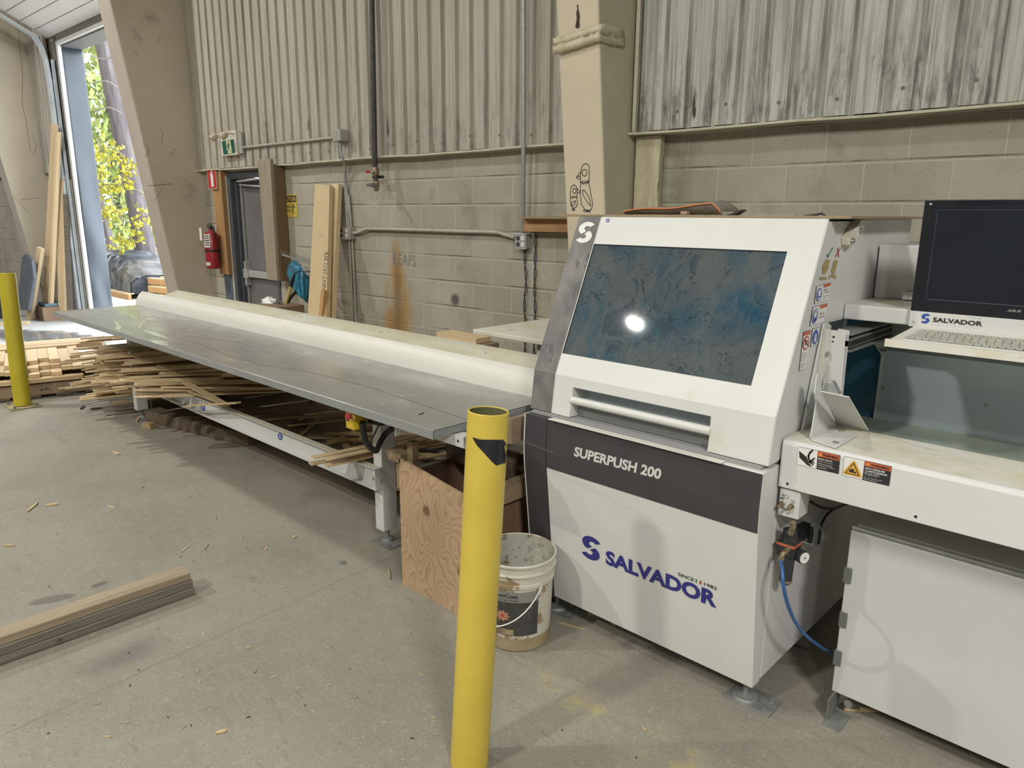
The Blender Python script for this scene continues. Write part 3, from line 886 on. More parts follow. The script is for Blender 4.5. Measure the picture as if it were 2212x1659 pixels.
def cracks(par, pl, lines, wd, mt):
    fr = Frame(pl, (0, 100), (100, 100), (0, 0))
    for P in lines: fr.stroke([(x / 100., (100 - y) / 100.) for x, y in P], wd, 0, 2)
    fr.obj('crack', mt, par)
CK = flat('crack_dark', (.17, .145, .12), .9)
cracks(far, ((1, 0, 0), -8.599), [[(358, 454), (372, 455), (402, 456), (428, 457)]], .006, CK)
cracks(far, ((1, 0, 0), -8.599), [[(368, 493), (372, 494), (378, 493), (386, 486), (392, 474), (400, 466)], [(396, 350), (392, 338), (398, 320), (386, 308)], [(340, 344), (347, 346), (357, 352), (359, 364), (352, 374), (346, 379)], [(372, 90), (377, 84), (379, 79)], [(436, 367), (428, 368), (418, 378), (424, 384), (432, 376)]], .003, CK)
cracks(left, ((1, 0, 0), -13.999), [[(37, 40), (42, 110), (48, 160), (47, 230), (55, 262), (60, 300), (66, 338)], [(45, 449), (68, 450), (86, 450)], [(70, 300), (80, 330), (72, 345)], [(28, 440), (40, 452), (52, 470), (62, 482)]], .005, pm('rusty_crack', (.20, .13, .09), .9))
mb = MB()
for k in range(40):
    s_ = -8.35 + k * .152 * 2
    if s_ < -2.9: mb.disc((s_ + .03, -.056, 2.26 + .02 * math.sin(k * 2.3)), (0, -1, 0), .008, .004, 8)
wall_frame(mb.obj('cladding_screws', CK)); bpy.data.objects['cladding_screws'].parent = None
o = bpy.data.objects['cladding_screws']; setp(o, a)
mb = MB()
for k in range(24):
    s_ = -2.30 + k * .152 * 2; mb.disc((s_, -.086, 2.30 + .015 * math.sin(k * 1.7)), (0, -1, 0), .009, .004, 8)
o = wall_frame(mb.obj('cladding_screws', CK)); setp(o, b)

# --- dock opening: reveal, frame, tracks and raised sectional door
def wb(s0, s1, t0, t1, z0, z1, mat_, name, label=None, cat='trim', bev=.004):
    o = MB().box(s0, s1, t0, t1, z0, z1).obj(name, mat_, None, bev); wall_frame(o); return struct(o, label, cat)


# dented left reveal skin
v = []; f = []; nz, nt_ = 40, 12
for i in range(nz + 1):
    z = 4.05 * i / nz
    for j in range(nt_ + 1):
        t = .02 + .29 * j / nt_
        d = .02 + .045 * math.exp(-((z - 1.2) / .35) ** 2) * math.sin(3.1 * j / nt_) + .03 * math.exp(-((z - .45) / .2) ** 2) * math.sin(6 * j / nt_) + .02 * math.exp(-((z - 1.9) / .5) ** 2) * math.sin(4 * j / nt_ + 1)
        v.append((BAY[0] + .02 + d, t, z))
for i in range(nz):
    for j in range(nt_):
        a = i * (nt_ + 1) + j; f.append((a, a + 1, a + nt_ + 2, a + nt_ + 1))
mb = MB().add(v, f)
o = mb.obj('trim_7', M['cloud'], None, 0, True); o.modifiers.new('t', 'SOLIDIFY').thickness = .004; wall_frame(struct(o, 'dented blue-grey steel lining of the dock opening', 'trim'))
wb(BAY[0], -8.9, .02, .31, 4.05, 4.09, pm('grey_head_lining', (.14, .14, .145), .5), 'trim_8', 'grey steel lining across the head of the dock opening')
wb(BAY[0] - .02, BAY[0] + .05, -.03, .02, 0, 4.07, M['weather'], 'trim_9', 'white angle on the left edge of the dock opening')
wb(BAY[0] - .02, -8.9, -.03, .02, 4.07, 4.12, M['weather'], 'trim_10', 'white angle across the head of the dock opening')
wb(BAY[0], -8.9, -.02, .02, 4.12, 4.22, M['oldwood'], 'trim_11', 'dusty timber above the dock opening')
wb(BAY[0] - .16, BAY[0] - .03, -.0, .05, 0, 4.2, M['framegrey'], 'trim_12', 'dark backing beside the door track')
wb(BAY[0] - .06, BAY[0] - .03, .02, .31, 0, 4.05, M['framegrey'], 'trim_13', 'inner side of the dock opening')
# door_2: open sectional door
D2 = thing('door_2', 'white sectional overhead door raised on its curved tracks', 'door', wpt(-10.8, -.1, 4.3)); D2['kind'] = 'structure'
prof = [(-.02, 4.21)]
def trk(d):
    """centre line of the raised door: starts at the head and bends up and inwards"""
    return (-.02 - d * math.cos(R(28)) , 4.21 + d * math.sin(R(28)))
for k in range(12):
    a = trk(k * .19 + .005); b = trk(k * .19 + .183)
    mb = MB(); nx = .5 * math.sin(R(28)) * .05; 
    mb.prism([a, b, (b[0] + .02, b[1] + .04), (a[0] + .02, a[1] + .04)], 0, -13.0, -8.4)
    o = mb.obj('door_section', M['panelw'], None, .004); wall_frame(o); setp(o, D2)
mb = MB()
pts = [(-13.02, -.05, 0), (-13.02, -.05, 3.6), (-13.03, -.065, 3.9), (-13.04, -.10, 4.08), (-13.05, -.17, 4.22)] + [(-13.06, -.17 - .5 * k * math.cos(R(28)), 4.22 + .5 * k * math.sin(R(28))) for k in range(1, 6)]
v = []; f = []
for s, t, z in pts: v += [(s - .035, t + .02, z), (s + .13, t - .0, z), (s + .13, t - .035, z), (s - .035, t - .03, z)]
for k in range(len(pts) - 1):
    for j in range(4): f.append((4 * k + j, 4 * k + (j + 1) % 4, 4 * k + 4 + (j + 1) % 4, 4 * k + 4 + j))
mb.add(v, f); o = mb.obj('door_track', M['bright'], None, .004); wall_frame(o); setp(o, D2)
mb = MB()
for k in range(6):
    mb.disc((-12.98, -.088, .3 + k * .6), (0, 1, 0), .012, .004); 
o = mb.obj('track_bolt', M['steel'], None); wall_frame(o); setp(o, D2)
mb = MB().box(-12.90, -12.87, -.03, .02, 0, 3.9); o = mb.obj('rubber_seal', M['black']); wall_frame(o); setp(o, D2)
mb = MB().box(-12.86, -12.83, -.05, -.01, 0, 3.9); o = mb.obj('guide_rail', M['bright']); wall_frame(o); setp(o, D2)

# --- man door
D1 = thing('door_1', 'dark grey steel exit door with push bar', 'door', wpt(-7.4, 0, 0)); D1['kind'] = 'structure'
def dp(name, mb, mt, bev=.003, par=D1, sm=False):
    o = mb.obj(name, mt, None, bev, sm); wall_frame(o); setp(o, par); return o
mb = MB()
mb.box(-7.90, -7.83, -.02, .16, 0, 2.13); mb.box(-7.83, -7.79, .03, .16, 0, 2.13); mb.box(-7.79, -7.75, .06, .16, 0, 2.10); mb.box(-7.00, -6.95, -.01, .16, 0, 2.13); mb.box(-7.90, -6.95, -.01, .16, 2.06, 2.13)
dp('door_frame', mb, M['framegrey'])
dp('frame_edge', MB().box(-7.755, -7.742, .055, .075, 0, 2.06), M['alu'], 0)
dp('door_leaf', MB().box(-7.745, -7.0, .08, .13, 0.01, 2.06), M['doorgrey'])
mb = MB(); mb.box(-7.74, -7.02, .03, .06, 1.00, 1.075); mb.box(-7.755, -7.66, .015, .08, .985, 1.09); mb.box(-7.735, -7.70, .02, .08, .90, 1.17)
pb = dp('push_bar', mb, M['alu'], .004); pb['label'] = 'light grey push bar'
dp('bar_gap', MB().box(-7.165, -7.155, .027, .06, .995, 1.08), M['ink'], 0, pb)
mb = MB(); mb.box(-7.30, -7.02, .03, .08, 1.86, 1.92)
cl = dp('door_closer', mb, M['doorgrey'], .004)
mb = MB(); mb.tube([(-7.73, .02, 2.035), (-7.25, .0, 2.05)], .014); mb.tube([(-7.72, .03, 2.0), (-7.20, .02, 1.97), (-7.10, .04, 1.93)], .007); mb.tube([(-7.30, 0, 2.055), (-7.02, .02, 2.04)], .016)
dp('closer_arm', mb, M['alu'], 0, cl)
mb = MB()
for k in range(24):
    z = 2.1 * k / 24; mb.box(-7.925 - random.uniform(0, .012), -7.90, -.025, .0, z, z + .09)
o = mb.obj('trim_14', M['flash'], None, .004); wall_frame(struct(o, 'chipped mortar edge left of the steel door', 'trim'))
# --- rest of the room (behind and beside the camera)
struct(MB().box(-24, -23.8, -14, 4.3, 0, 7.5).obj('wall_left', M['hallwall']), 'far end wall', 'wall')
struct(MB().box(7.8, 8, -14, 4.6, 0, 7.5).obj('wall_right', M['hallwall']), 'near end wall', 'wall')
struct(MB().box(-24, 8, -14, -13.8, 0, 7.5).obj('wall_front', M['hallwall']), 'wall behind the viewer', 'wall')
struct(MB().box(-24.2, 8.2, -14.2, 4.35, 7.4, 7.6).obj('ceiling', pm('ceiling_deck', (.24, .235, .215), .8)), 'pale roof deck', 'ceiling')
# graffiti and marks on the block wall
PW = (tuple(WN), 4.12)
fr = Frame(PW, (851, 571), (899, 577), (851, 546)); fr.text('LEAFS', 0, 0, 1, 1, 0, 1, .015)
fr.rect(-.05, -.1, .02, 1.55)
o = fr.obj('sprayed_word', pm('faded_grey_spray', (.16, .155, .145), .9, col2=(.27, .255, .21), scale=40, lo=.4, hi=.6), wall); o['label'] = 'word sprayed in faded grey'
# ground outside
struct(MB().box(-60, 10, 4.2, 60, -.12, -.02).obj('ground', pm('bright_yard', (.55, .52, .46), .9, col2=(.45, .42, .36), scale=1.5)), 'pale gravel yard outside the dock opening', 'ground')

# =================================================================== SAW MACHINE
XR, XL = -.920, -1.950
SAW = thing('optimizing_saw', 'large white and charcoal cross-cut saw with a tinted sloping window', 'machine', (-1.43, 2.7, 0))
CAB = [(2.197, .095), (2.129, .70), (2.126, .78), (2.132, .905)]       # front profile (y, z)
HOOD = [(2.167, .920), (2.188, 1.078), (2.458, 1.694)]


def cab_y(z):
    for (a, b), (c, d) in zip(CAB[:-1], CAB[1:]):
        if z <= d: return a + (c - a) * (z - b) / (d - b)
    return CAB[-1][0]


# lower cabinet
mb = MB()
mb.prism([(2.27, .095), (2.27, .905), (3.36, .905), (3.36, .095)], 0, XL + .012, XR - .004)
mb.obj('cabinet_body', M['white'], SAW, .004)
MB().box(XR - .05, XR - .008, 2.256, 2.269, .10, .90).obj('seam', M['shadowgap'], SAW)
mb = MB(); mb.prism([(y, z) for y, z in CAB] + [(2.255, .905), (2.255, .095)], 0, -1.825, XR)
mb.obj('front_panel', M['white'], SAW, .003)
mb = MB(); mb.prism([(y, z) for y, z in CAB] + [(2.255, .905), (2.255, .095)], 0, XL, XL + .005)
mb.obj('edge_strip', M['white'], SAW, .001)
mb = MB(); mb.prism([(y, z) for y, z in CAB] + [(2.255, .905), (2.255, .095)], 0, XL + .006, -1.829)
o = mb.obj('side_panel', M['charcoal'], SAW, .002); o['label'] = 'charcoal upright panel'
# charcoal stripe: a vinyl skin over the upper front
mb = MB(); e = .0012
v = []
zs = [.700, .78, .902]
for z in zs: v += [(-1.824, cab_y(z) - e, z), (XR - .001, cab_y(z) - e, z)]
mb.add(v, [(0, 1, 3, 2), (2, 3, 5, 4)])
o = mb.obj('stripe', M['charcoal'], SAW); o['label'] = 'charcoal band across the front'
PS = plane_of((0, CAB[2][0], .78), (1, CAB[2][0], .78), (0, CAB[3][0], .905))
PF = plane_of((0, CAB[0][0], .095), (1, CAB[0][0], .095), (0, CAB[1][0], .70))
fr = Frame(PS, (1240, 985), (1427, 1036), (1243, 964)); fr.text('SUPERPUSH 200', 0, 0, 1, 1, 0, 3, .035)
fr.obj('name_lettering', M['greyprint'], SAW, 'light grey lettering SUPERPUSH 200')
fr = Frame(PF, (1254, 1198), (1299, 1219), (1255, 1149)); fr.logo(0, 0, 1, 1, 0, 2)
fr.obj('arc_emblem', M['navy'], SAW, 'navy emblem of two arcs')
fr = Frame(PF, (1309, 1218), (1548, 1314), (1309, 1187)); fr.text('SALVADOR', 0, 0, 1, 1, 0, 2, .042)
fr.obj('maker_lettering', M['navy'], SAW, 'navy lettering SALVADOR')
fr = Frame(PF, (1465, 1243), (1549, 1275), (1465, 1236)); fr.text('SINCE', 0, 0, .42, 1, 0, 2, .012); fr.text('1982', .68, 0, 1, 1, 0, 2, .012)
fr.rect(.46, 0, .51, 1.05, 1, 2); fr.rect(.51, 0, .56, 1.05, 2, 2); fr.rect(.56, 0, .61, 1.05, 3, 2)
fr.obj('since_lettering', [M['ink'], M['greenprint'], M['whiteprint'], M['redprint']], SAW)
# inner deck visible behind the handle opening
MB().box(XL + .02, XR - .02, 2.155, 2.40, .906, .917).obj('deck_plate', M['grey'], SAW)
# hood shell: front skin with notch and window hole
HX0, HX1 = XL, XR - .003
SX = -1.832                     # border of the charcoal strip


def hood_face(x0, x1, z0, z1, th=.004, y_off=0):
    """piece of the sloping hood front between two heights"""
    def Y(z):
        (a, b), (c, d), (g, h) = HOOD
        return (a + (c - a) * (z - b) / (d - b)) if z <= d else (c + (g - c) * (z - d) / (h - d))
    zs = [z0] + [z for z in (HOOD[1][1],) if z0 < z < z1] + [z1]
    pts = [(Y(z) + y_off, z) for z in zs] + [(Y(z) + y_off + th, z) for z in zs[::-1]]
    return pts


mb = MB()
NX0, NX1, NZ = -1.742, -1.138, 1.040
mb.prism(hood_face(0, 0, HOOD[0][1], 1.078, .05), 0, SX, NX0)
mb.prism(hood_face(0, 0, HOOD[0][1], 1.078, .05), 0, NX1, HX1)
mb.prism(hood_face(0, 0, NZ, 1.078, .05), 0, NX0, NX1)
# sloping front: four pieces round the window; edges found from the window corners
PH = plane_of((0, HOOD[1][0], HOOD[1][1]), (1, HOOD[1][0], HOOD[1][1]), (0, HOOD[2][0], HOOD[2][1]))
wc = [hit(x, y, *PH) for x, y in ((1281.6, 528.5), (1702, 541), (1622, 832), (1215.5, 765))]
WX0 = (wc[0][0] + wc[3][0]) / 2; WX1 = (wc[1][0] + wc[2][0]) / 2; WZ1 = (wc[0][2] + wc[1][2]) / 2; WZ0 = (wc[2][2] + wc[3][2]) / 2
th = .004
mb.prism(hood_face(0, 0, 1.078, WZ0, th), 0, SX, HX1)
mb.prism(hood_face(0, 0, WZ1, 1.694, th), 0, SX, HX1)
mb.prism(hood_face(0, 0, WZ0, WZ1, th), 0, SX, WX0)
mb.prism(hood_face(0, 0, WZ0, WZ1, th), 0, WX1, HX1)
mb.obj('hood_front', M['hoodwhite'], SAW)
side = [(2.172, .925), HOOD[1], HOOD[2], (2.80, 1.694), (2.56, 1.34), (2.235, .925)]
side = [(HOOD[0][0] + .002, HOOD[0][1]), (HOOD[1][0] + .002, HOOD[1][1]), (HOOD[2][0] + .002, HOOD[2][1]), (2.80, 1.694), (2.80, 1.36), (2.52, 1.345), (2.43, .985), (2.235, .920)]
MB().prism(side, 0, XR - .012, XR).obj('hood_side', M['white'], SAW, .002)
MB().prism(side, 0, XL + .002, XL + .012).obj('hood_side', M['dustchar'], SAW, .002)
MB().box(XL, XR, 2.458, 3.36, 1.684, 1.694).obj('hood_top', M['white'], SAW, .002)
# charcoal strip on the left of the hood
mb = MB(); mb.prism(hood_face(0, 0, HOOD[0][1], 1.694, .03), 0, XL, SX - .002)
o = mb.obj('hood_strip', M['dustchar'], SAW, .001); o['label'] = 'dust-smeared charcoal strip'
mb = MB(); mb.prism(hood_face(0, 0, HOOD[0][1], 1.694, .02, -.0015), 0, SX - .003, SX); mb.obj('strip_edge', M['hoodwhite'], SAW)
fr = Frame(PH, (1241, 525), (1279, 525), (1251, 480)); fr.logo(0, 0, 1, 1, 0, 2); fr.obj('arc_emblem', M['whiteprint'], SAW, 'white emblem of two arcs')
fr = Frame(PH, (1309, 480), (1316, 480), (1310, 473)); fr.rect(0, 0, 1, 1, 0, 2); fr.rect(.25, .1, .9, .7, 1, 3); fr.oval(.6, .4, .2, .2, 0, 4); fr.obj('corner_mark', [M['navy'], M['whiteprint']], SAW)
# window
mb = MB(); mb.prism([(HOOD[1][0] + (z - HOOD[1][1]) * (HOOD[2][0] - HOOD[1][0]) / (HOOD[2][1] - HOOD[1][1]) + o_, z) for z, o_ in ((WZ0 - .01, .005), (WZ1 + .01, .005), (WZ1 + .01, .012), (WZ0 - .01, .012))], 0, WX0 - .01, WX1 + .01)
o = mb.obj('window_pane', M['acrylic'], SAW); o['label'] = 'scratched dusty blue acrylic window'
mb = MB()
for a, b, c, d in ((WX0 - .003, WX1 + .003, WZ1 - .002, WZ1 + .004), (WX1, WX1 + .003, WZ0, WZ1), (WX0 - .002, WX0, WZ0, WZ1)):
    ya = HOOD[1][0] + (c - HOOD[1][1]) * .4383; yb = HOOD[1][0] + (d - HOOD[1][1]) * .4383
    mb.prism([(ya + .0005, c), (yb + .0005, d), (yb + .006, d), (ya + .006, c)], 0, a, b)
mb.obj('window_gasket', M['dark'], SAW)
# machine insides dimly seen through the pane
mb = MB(); mb.box(-1.60, -1.30, 2.62, 2.75, 1.0, 1.35); mb.tube([(-1.45, 2.6, 1.25), (-1.25, 2.5, 1.45)], .05, 14); mb.box(-1.9, -1.0, 2.95, 2.98, .93, 1.66)
mb.obj('saw_head', M['intgrey'], SAW, .006)
# handle recess and bar
mb = MB(); mb.box(NX0, NX1, 2.262, 2.266, .92, NZ + .03)
mb.box(NX0, NX1, 2.19, 2.27, NZ - .002, NZ + .002)
mb.obj('recess_panel', M['intgrey'], SAW)
MB().box(NX0 + .01, NX1 - .01, 2.215, 2.226, .92, .958).obj('lower_guard', pm('tinted_guard_strip', (.16, .17, .17), .2, col2=(.20, .21, .205), scale=3), SAW)
for xx in (NX0, NX1 - .003): MB().box(xx, xx + .003, 2.18, 2.262, .92, NZ).obj('recess_cheek', M['hoodwhite'], SAW)
o = MB().tube([(NX0, 2.182, .988), (NX1, 2.182, .988)], .0155, 20).obj('handle_bar', M['hoodwhite'], SAW, 0, True); o['label'] = 'white round handle bar'
MB().box(-1.80, -1.06, 2.118, 2.150, .906, .910).obj('ledge', M['beige'], SAW, .001)
# right-hand side stickers
PX = ((1, 0, 0), XR + .0008)
RED = [M['whiteprint'], M['orangeprint'], M['blueprint'], M['ink'], M['redprint'], M['greyprint']]


def sticker(A, B, T, kind):
    fr = Frame(PX, A, B, T)
    fr.rect(0, 0, 1, 1, 3, 1); fr.rect(.02, .015, .98, .985, 0, 2)
    if kind == 'wide':
        fr.rect(.48, .82, .98, .985, 1, 3); fr.oval(.24, .48, .20, .40, 2, 3); fr.ring(.24, .48, .17, .35, .155, .32, 0, 4)
    return fr


fr = sticker((1758, 657), (1789, 647), (1763, 619), 'wide')
fr.oval(.24, .62, .10, .14, 0, 4); fr.rect(.14, .40, .34, .50, 0, 4); fr.rect(.16, .22, .32, .32, 0, 5)
fr.text('Risk of', .54, .62, .84, .74, 3, 3); fr.text('eye injury.', .54, .45, .94, .57, 3, 3); fr.text('Eye protection', .54, .26, .94, .33, 3, 3); fr.text('required.', .54, .14, .80, .22, 3, 3)
fr.obj('eye_sticker', RED, SAW, 'eye protection sticker')
fr = sticker((1748, 705), (1780, 695), (1755, 664), 'wide')
fr.oval(.24, .50, .09, .20, 0, 4); fr.rect(.20, .2, .28, .45, 2, 5); fr.ring(.24, .55, .13, .25, .10, .2, 0, 5, 0, 180)
fr.text('Wear ear', .54, .48, .86, .60, 3, 3); fr.text('protection.', .54, .28, .94, .40, 3, 3)
fr.obj('ear_sticker', RED, SAW, 'ear protection sticker')
fr = Frame(PX, (1725, 802), (1740, 797), (1735, 717)); fr.rect(0, 0, 1, 1, 3, 1); fr.rect(.03, .01, .97, .99, 0, 2); fr.rect(.03, .90, .97, .99, 1, 3)
fr.oval(.5, .70, .46, .18, 4, 3); fr.oval(.5, .70, .36, .14, 0, 4); fr.ring(.40, .72, .16, .07, .10, .045, 3, 5); fr.ring(.66, .70, .14, .06, .09, .04, 3, 5); fr.stroke([(.15, .80), (.85, .60)], .004, 4, 6)
for k, (t, w_) in enumerate((('Avoid injury.', .8), ('Do not operate', .9), ('without guards', .9), ('in place.', .5), ('', 0), ('Blade stays', .8), ('sharp', .5))):
    if t: fr.text(t, .08, .43 - k * .06, .08 + .84 * w_, .465 - k * .06, 3, 3)
fr.obj('guard_sticker', RED, SAW, 'no reaching in sticker')
fr = Frame(PX, (1750, 750), (1765, 745), (1754, 711)); fr.rect(0, 0, 1, 1, 3, 1); fr.rect(.04, .02, .96, .98, 0, 2); fr.oval(.5, .5, .42, .42, 2, 3)
for k in range(4): fr.rect(.33 + k * .09, .45, .39 + k * .09, .66 + .05 * (k in (1, 2)), 0, 4)
fr.rect(.33, .30, .66, .48, 0, 4); fr.rect(.36, .22, .60, .27, 0, 4)
fr.obj('glove_sticker', RED, SAW, 'glove sticker')
fr = Frame(PX, (1766, 604), (1793, 604), (1783, 531))
fr.stroke([(.26, .76), (.36, .68), (.60, .96)], .0055, 0, 2); fr.stroke([(1.0, .96), (1.26, .70)], .005, 1, 2); fr.stroke([(1.24, .98), (.98, .70)], .005, 1, 2)
fr.poly([(.24, .18), (.50, .18), (.62, .38), (.56, .60), (.30, .60), (.12, .42)][::1], 2, 2)
fr.poly([(.98, .20), (1.22, .20), (1.28, .58), (.98, .60), (.92, .50), (.98, .42), (.90, .34)], 2, 2)
fr.rect(.12, .00, .66, .08, 2, 2); fr.poly([(.82, 0), (1.0, .08), (1.2, .08), (1.42, .02), (1.44, .10), (1.2, .17), (1.0, .17), (.84, .09)], 2, 2)
fr.obj('board_guide_print', [M['greenprint'], M['redprint'], M['tanprint']], SAW, 'tick and cross over board drawings')
# brace near the top with two bolts
mb = MB(); Q = [(2.60, 1.575), (2.60, 1.63), (2.755, 1.70), (2.80, 1.70), (2.66, 1.60), (2.64, 1.57)]
mb.prism([tuple(atX(x, y, XR + .03)[1:]) for x, y in ((1862, 474), (1873, 474), (1866, 496), (1846, 527), (1836, 530), (1836, 514))], 0, XR + .001, XR + .03)
br = mb.obj('hinge_brace', M['whitedust'], SAW, .003)
for x, y in ((1857, 497), (1838, 520)):
    p = atX(x, y, XR + .03); MB().disc(p, (1, 0, 0), .008, .012, 14).disc(p + np.array([.012, 0, 0]), (1, 0, 0), .004, .001, 6).obj('bolt', M['steel'], br, .001)
# body behind the hood on the right side
MB().prism([(2.80, 1.34), (2.80, 1.692), (3.37, 1.684), (3.37, 1.34)], 0, XR - .02, XR - .004).obj('rear_side_panel', M['white'], SAW, .002)
MB().box(XR - .012, XR - .002, 2.50, 2.70, 1.345, 1.39).obj('lower_side_skirt', M['white'], SAW)
# levelling feet
for x, y in ((-.97, 2.262), (-1.86, 2.262), (-.97, 3.3), (-1.86, 3.3)):
    mb = MB(); mb.tube([(x, y, .004), (x, y, .10)], .010, 12); mb.lathe([(.001, .016), (.045, .014), (.05, .006), (.05, 0)], 20, (x, y, .004))
    a = .12
    mb.box(x - .06, x + .11, y - .05, y + .07, 0, .006)
    mb.disc((x + .085, y + .03, .006), (0, 0, 1), .011, .006, 8); mb.disc((x + .08, y - .02, .006), (0, 0, 1), .008, .003, 8)
    mb.obj('foot', M['dulsteel'], SAW, .003, True)

# ------------------------------------------------ bed beam to the right
BED = thing('saw_bed', 'long white box beam with sawdust on top, right of the saw', 'machine bed', (.3, 2.4, 0))
mb = MB(); mb.prism([(2.24, .835), (2.24, .982), (2.244, .992), (2.254, .997), (2.525, .997), (2.525, .835)], 0, XR + .006, 1.6)
mb.obj('beam', M['white'], BED, .002)
mb = MB(); mb.box(XR + .008, 1.6, 2.252, 2.522, .9972, .998); mb.obj('beam_top', M['whitedust'], BED)
mb = MB()
for x, y in ((1701, 1045), (1978, 1116)):
    p = atY(x, y, 2.24); mb.disc(p + np.array([0, -.0008, 0]), (0, 1, 0), .0045, .001, 12)
mb.obj('rivet_hole', M['ink'], BED)
for px0 in (): MB().box(px0 - .05, px0 + .05, 2.42, 2.5, 0, .835).obj('leg', M['white'], BED, .003)
PB = ((0, 1, 0), 2.24)
L4 = [M['whiteprint'], M['ink'], M['orangeprint'], M['yellowprint']]
fr = Frame(PB, (1721, 1003), (1812, 1024), (1724, 964)); fr.rect(0, 0, 1, 1, 1, 1); fr.rect(.008, .015, .48, .985, 0, 2)
fr.rect(.49, .70, .995, .98, 2, 3); fr.text('WARNING', .60, .75, .97, .92, 1, 4, .03); fr.poly([(.52, .76), (.59, .76), (.555, .93)], 3, 4)
fr.poly([(.04, .78), (.06, .42), (.26, .10), (.38, .06), (.28, .28), (.24, .52)], 1, 3)
fr.stroke([(.36, .96), (.30, .80), (.27, .60), (.30, .36)], .006, 1, 3)
for k in range(4): fr.stroke([(.30, .30), (.40 + .02 * (k % 2), .18 + .13 * k)], .004, 1, 3)
fr.text('Blade hazard.', .51, .55, .84, .64, 0, 3, .02); fr.text('Keep hands clear.', .51, .42, .86, .49, 0, 3); fr.text('Follow lockout', .51, .30, .84, .37, 0, 3); fr.text('procedure before', .51, .19, .90, .26, 0, 3); fr.text('servicing.', .51, .08, .72, .15, 0, 3)
fr.obj('blade_label', L4, BED, 'blade hazard warning label')
fr = Frame(PB, (1819, 1026), (1921, 1050), (1824, 985)); fr.rect(0, 0, 1, 1, 1, 1); fr.rect(.008, .015, .44, .985, 0, 2)
fr.rect(.45, .74, .995, .98, 2, 3); fr.text('WARNING', .58, .79, .96, .93, 1, 4, .03); fr.poly([(.49, .79), (.55, .79), (.52, .93)], 3, 4)
fr.poly([(.03, .10), (.41, .10), (.43, .18), (.25, .86), (.20, .86), (.02, .18)], 3, 3); fr.poly([(.06, .16), (.38, .16), (.225, .80)], 1, 4); fr.poly([(.09, .20), (.35, .20), (.225, .71)], 3, 5)
fr.poly([(.14, .28), (.31, .26), (.30, .34), (.24, .36), (.26, .48), (.21, .46), (.16, .40)], 1, 6)
fr.text('HIGH PRESSURE', .47, .60, .88, .69, 0, 3, .02); fr.text('CLAMP/CARRIAGE', .47, .47, .93, .56, 0, 3, .02); fr.text('can cause severe', .47, .37, .78, .43, 0, 3); fr.text('crushing injury.', .47, .28, .76, .34, 0, 3); fr.text('Do not operate with', .47, .14, .84, .20, 0, 3); fr.text('guard removed.', .47, .05, .76, .11, 0, 3)
fr.obj('pressure_label', L4, BED, 'high pressure warning label')
# inner bed and rear panel behind the beam
MB().box(XR + .01, 1.6, 2.527, 3.0, .90, .925).obj('bed_plate', M['intgreen'], BED)
MB().box(-.862, 1.6, 3.0, 3.02, .90, 1.20).obj('rear_panel', M['intgrey'], BED)
mb = MB(); mb.prism([(3.0, 1.20), (3.02, 1.20), (2.98, 1.345), (2.96, 1.345)], 0, -.862, 1.6); mb.obj('upper_rear_panel', pm('mid_grey_inner_panel', (.20, .21, .21), .4), BED)
MB().box(-.866, -.862, 2.985, 3.02, .90, 1.26).obj('panel_edge', M['white'], BED)
MB().box(-1.05, -.866, 3.03, 3.04, .90, 1.345).obj('blue_guard', M['intblue'], BED)
for x, y in ((1908, 838), (2129, 876)): MB().disc(atY(x, y, 2.999), (0, -1, 0), .005, .004, 10).obj('screw', M['steel'], BED)
mb = MB(); mb.slab([atY(x, y, 2.97) for x, y in ((1884, 736), (1903, 733), (1919, 760), (1906, 771))], .004); b2 = mb.obj('angle_bracket', M['white'], BED)
for x, y in ((1905, 756), (1913, 757)): MB().disc(atY(x, y, 2.968), (0, -1, 0), .006, .006, 10).obj('bolt', M['steel'], b2)
# linear guide and cable tray under the shelf
mb = MB(); mb.box(XR + .01, XR + .09, 2.53, 2.98, 1.312, 1.318); mb.box(XR + .05, XR + .085, 2.53, 2.98, 1.27, 1.30); mb.box(XR + .065, XR + .09, 2.53, 2.98, 1.255, 1.262)
mb.obj('slide_rail', M['dulsteel'], BED, .002)
mb = MB(); mb.box(XR + .056, XR + .0865, 2.525, 2.97, 1.276, 1.294); mb.obj('slide_groove', M['ink'], BED)
# pillar and channel beside the opening
mb = MB(); mb.prism([tuple(atX(x, y, XR + .012)[1:]) for x, y in ((1781, 700), (1790, 697), (1797, 703), (1790, 760), (1765, 932), (1733, 932))], 0, XR + .004, XR + .012)
mb.obj('side_pillar', M['white'], BED, .003)
mb = MB(); mb.prism([tuple(atX(x, y, XR + .028)[1:]) for x, y in ((1789, 711), (1795, 711), (1793, 760), (1775, 830), (1772, 830))], 0, XR + .012, XR + .028); mb.obj('slotted_strip', M['whitedust'], BED, .002)
mb = MB(); mb.slab([atY(x, y, 2.50) for x, y in ((1786, 712), (1827, 716), (1816, 856), (1776, 842))], .003)
mb.slab([atY(x, y, 2.525) for x, y in ((1810, 710), (1835, 714), (1820, 860), (1812, 860))], .003)
ch = mb.obj('guide_channel', M['white'], BED, .002)
for x, y, r in ((1801, 728, .004), (1799, 738, .003)): MB().disc(atY(x, y, 2.4995), (0, -1, 0), r, .001, 10).obj('hole', M['ink'], ch)
MB().disc(atY(1788, 764, 2.49), (0, -1, 0), .008, .02, 8).obj('bolt', M['steel'], ch)
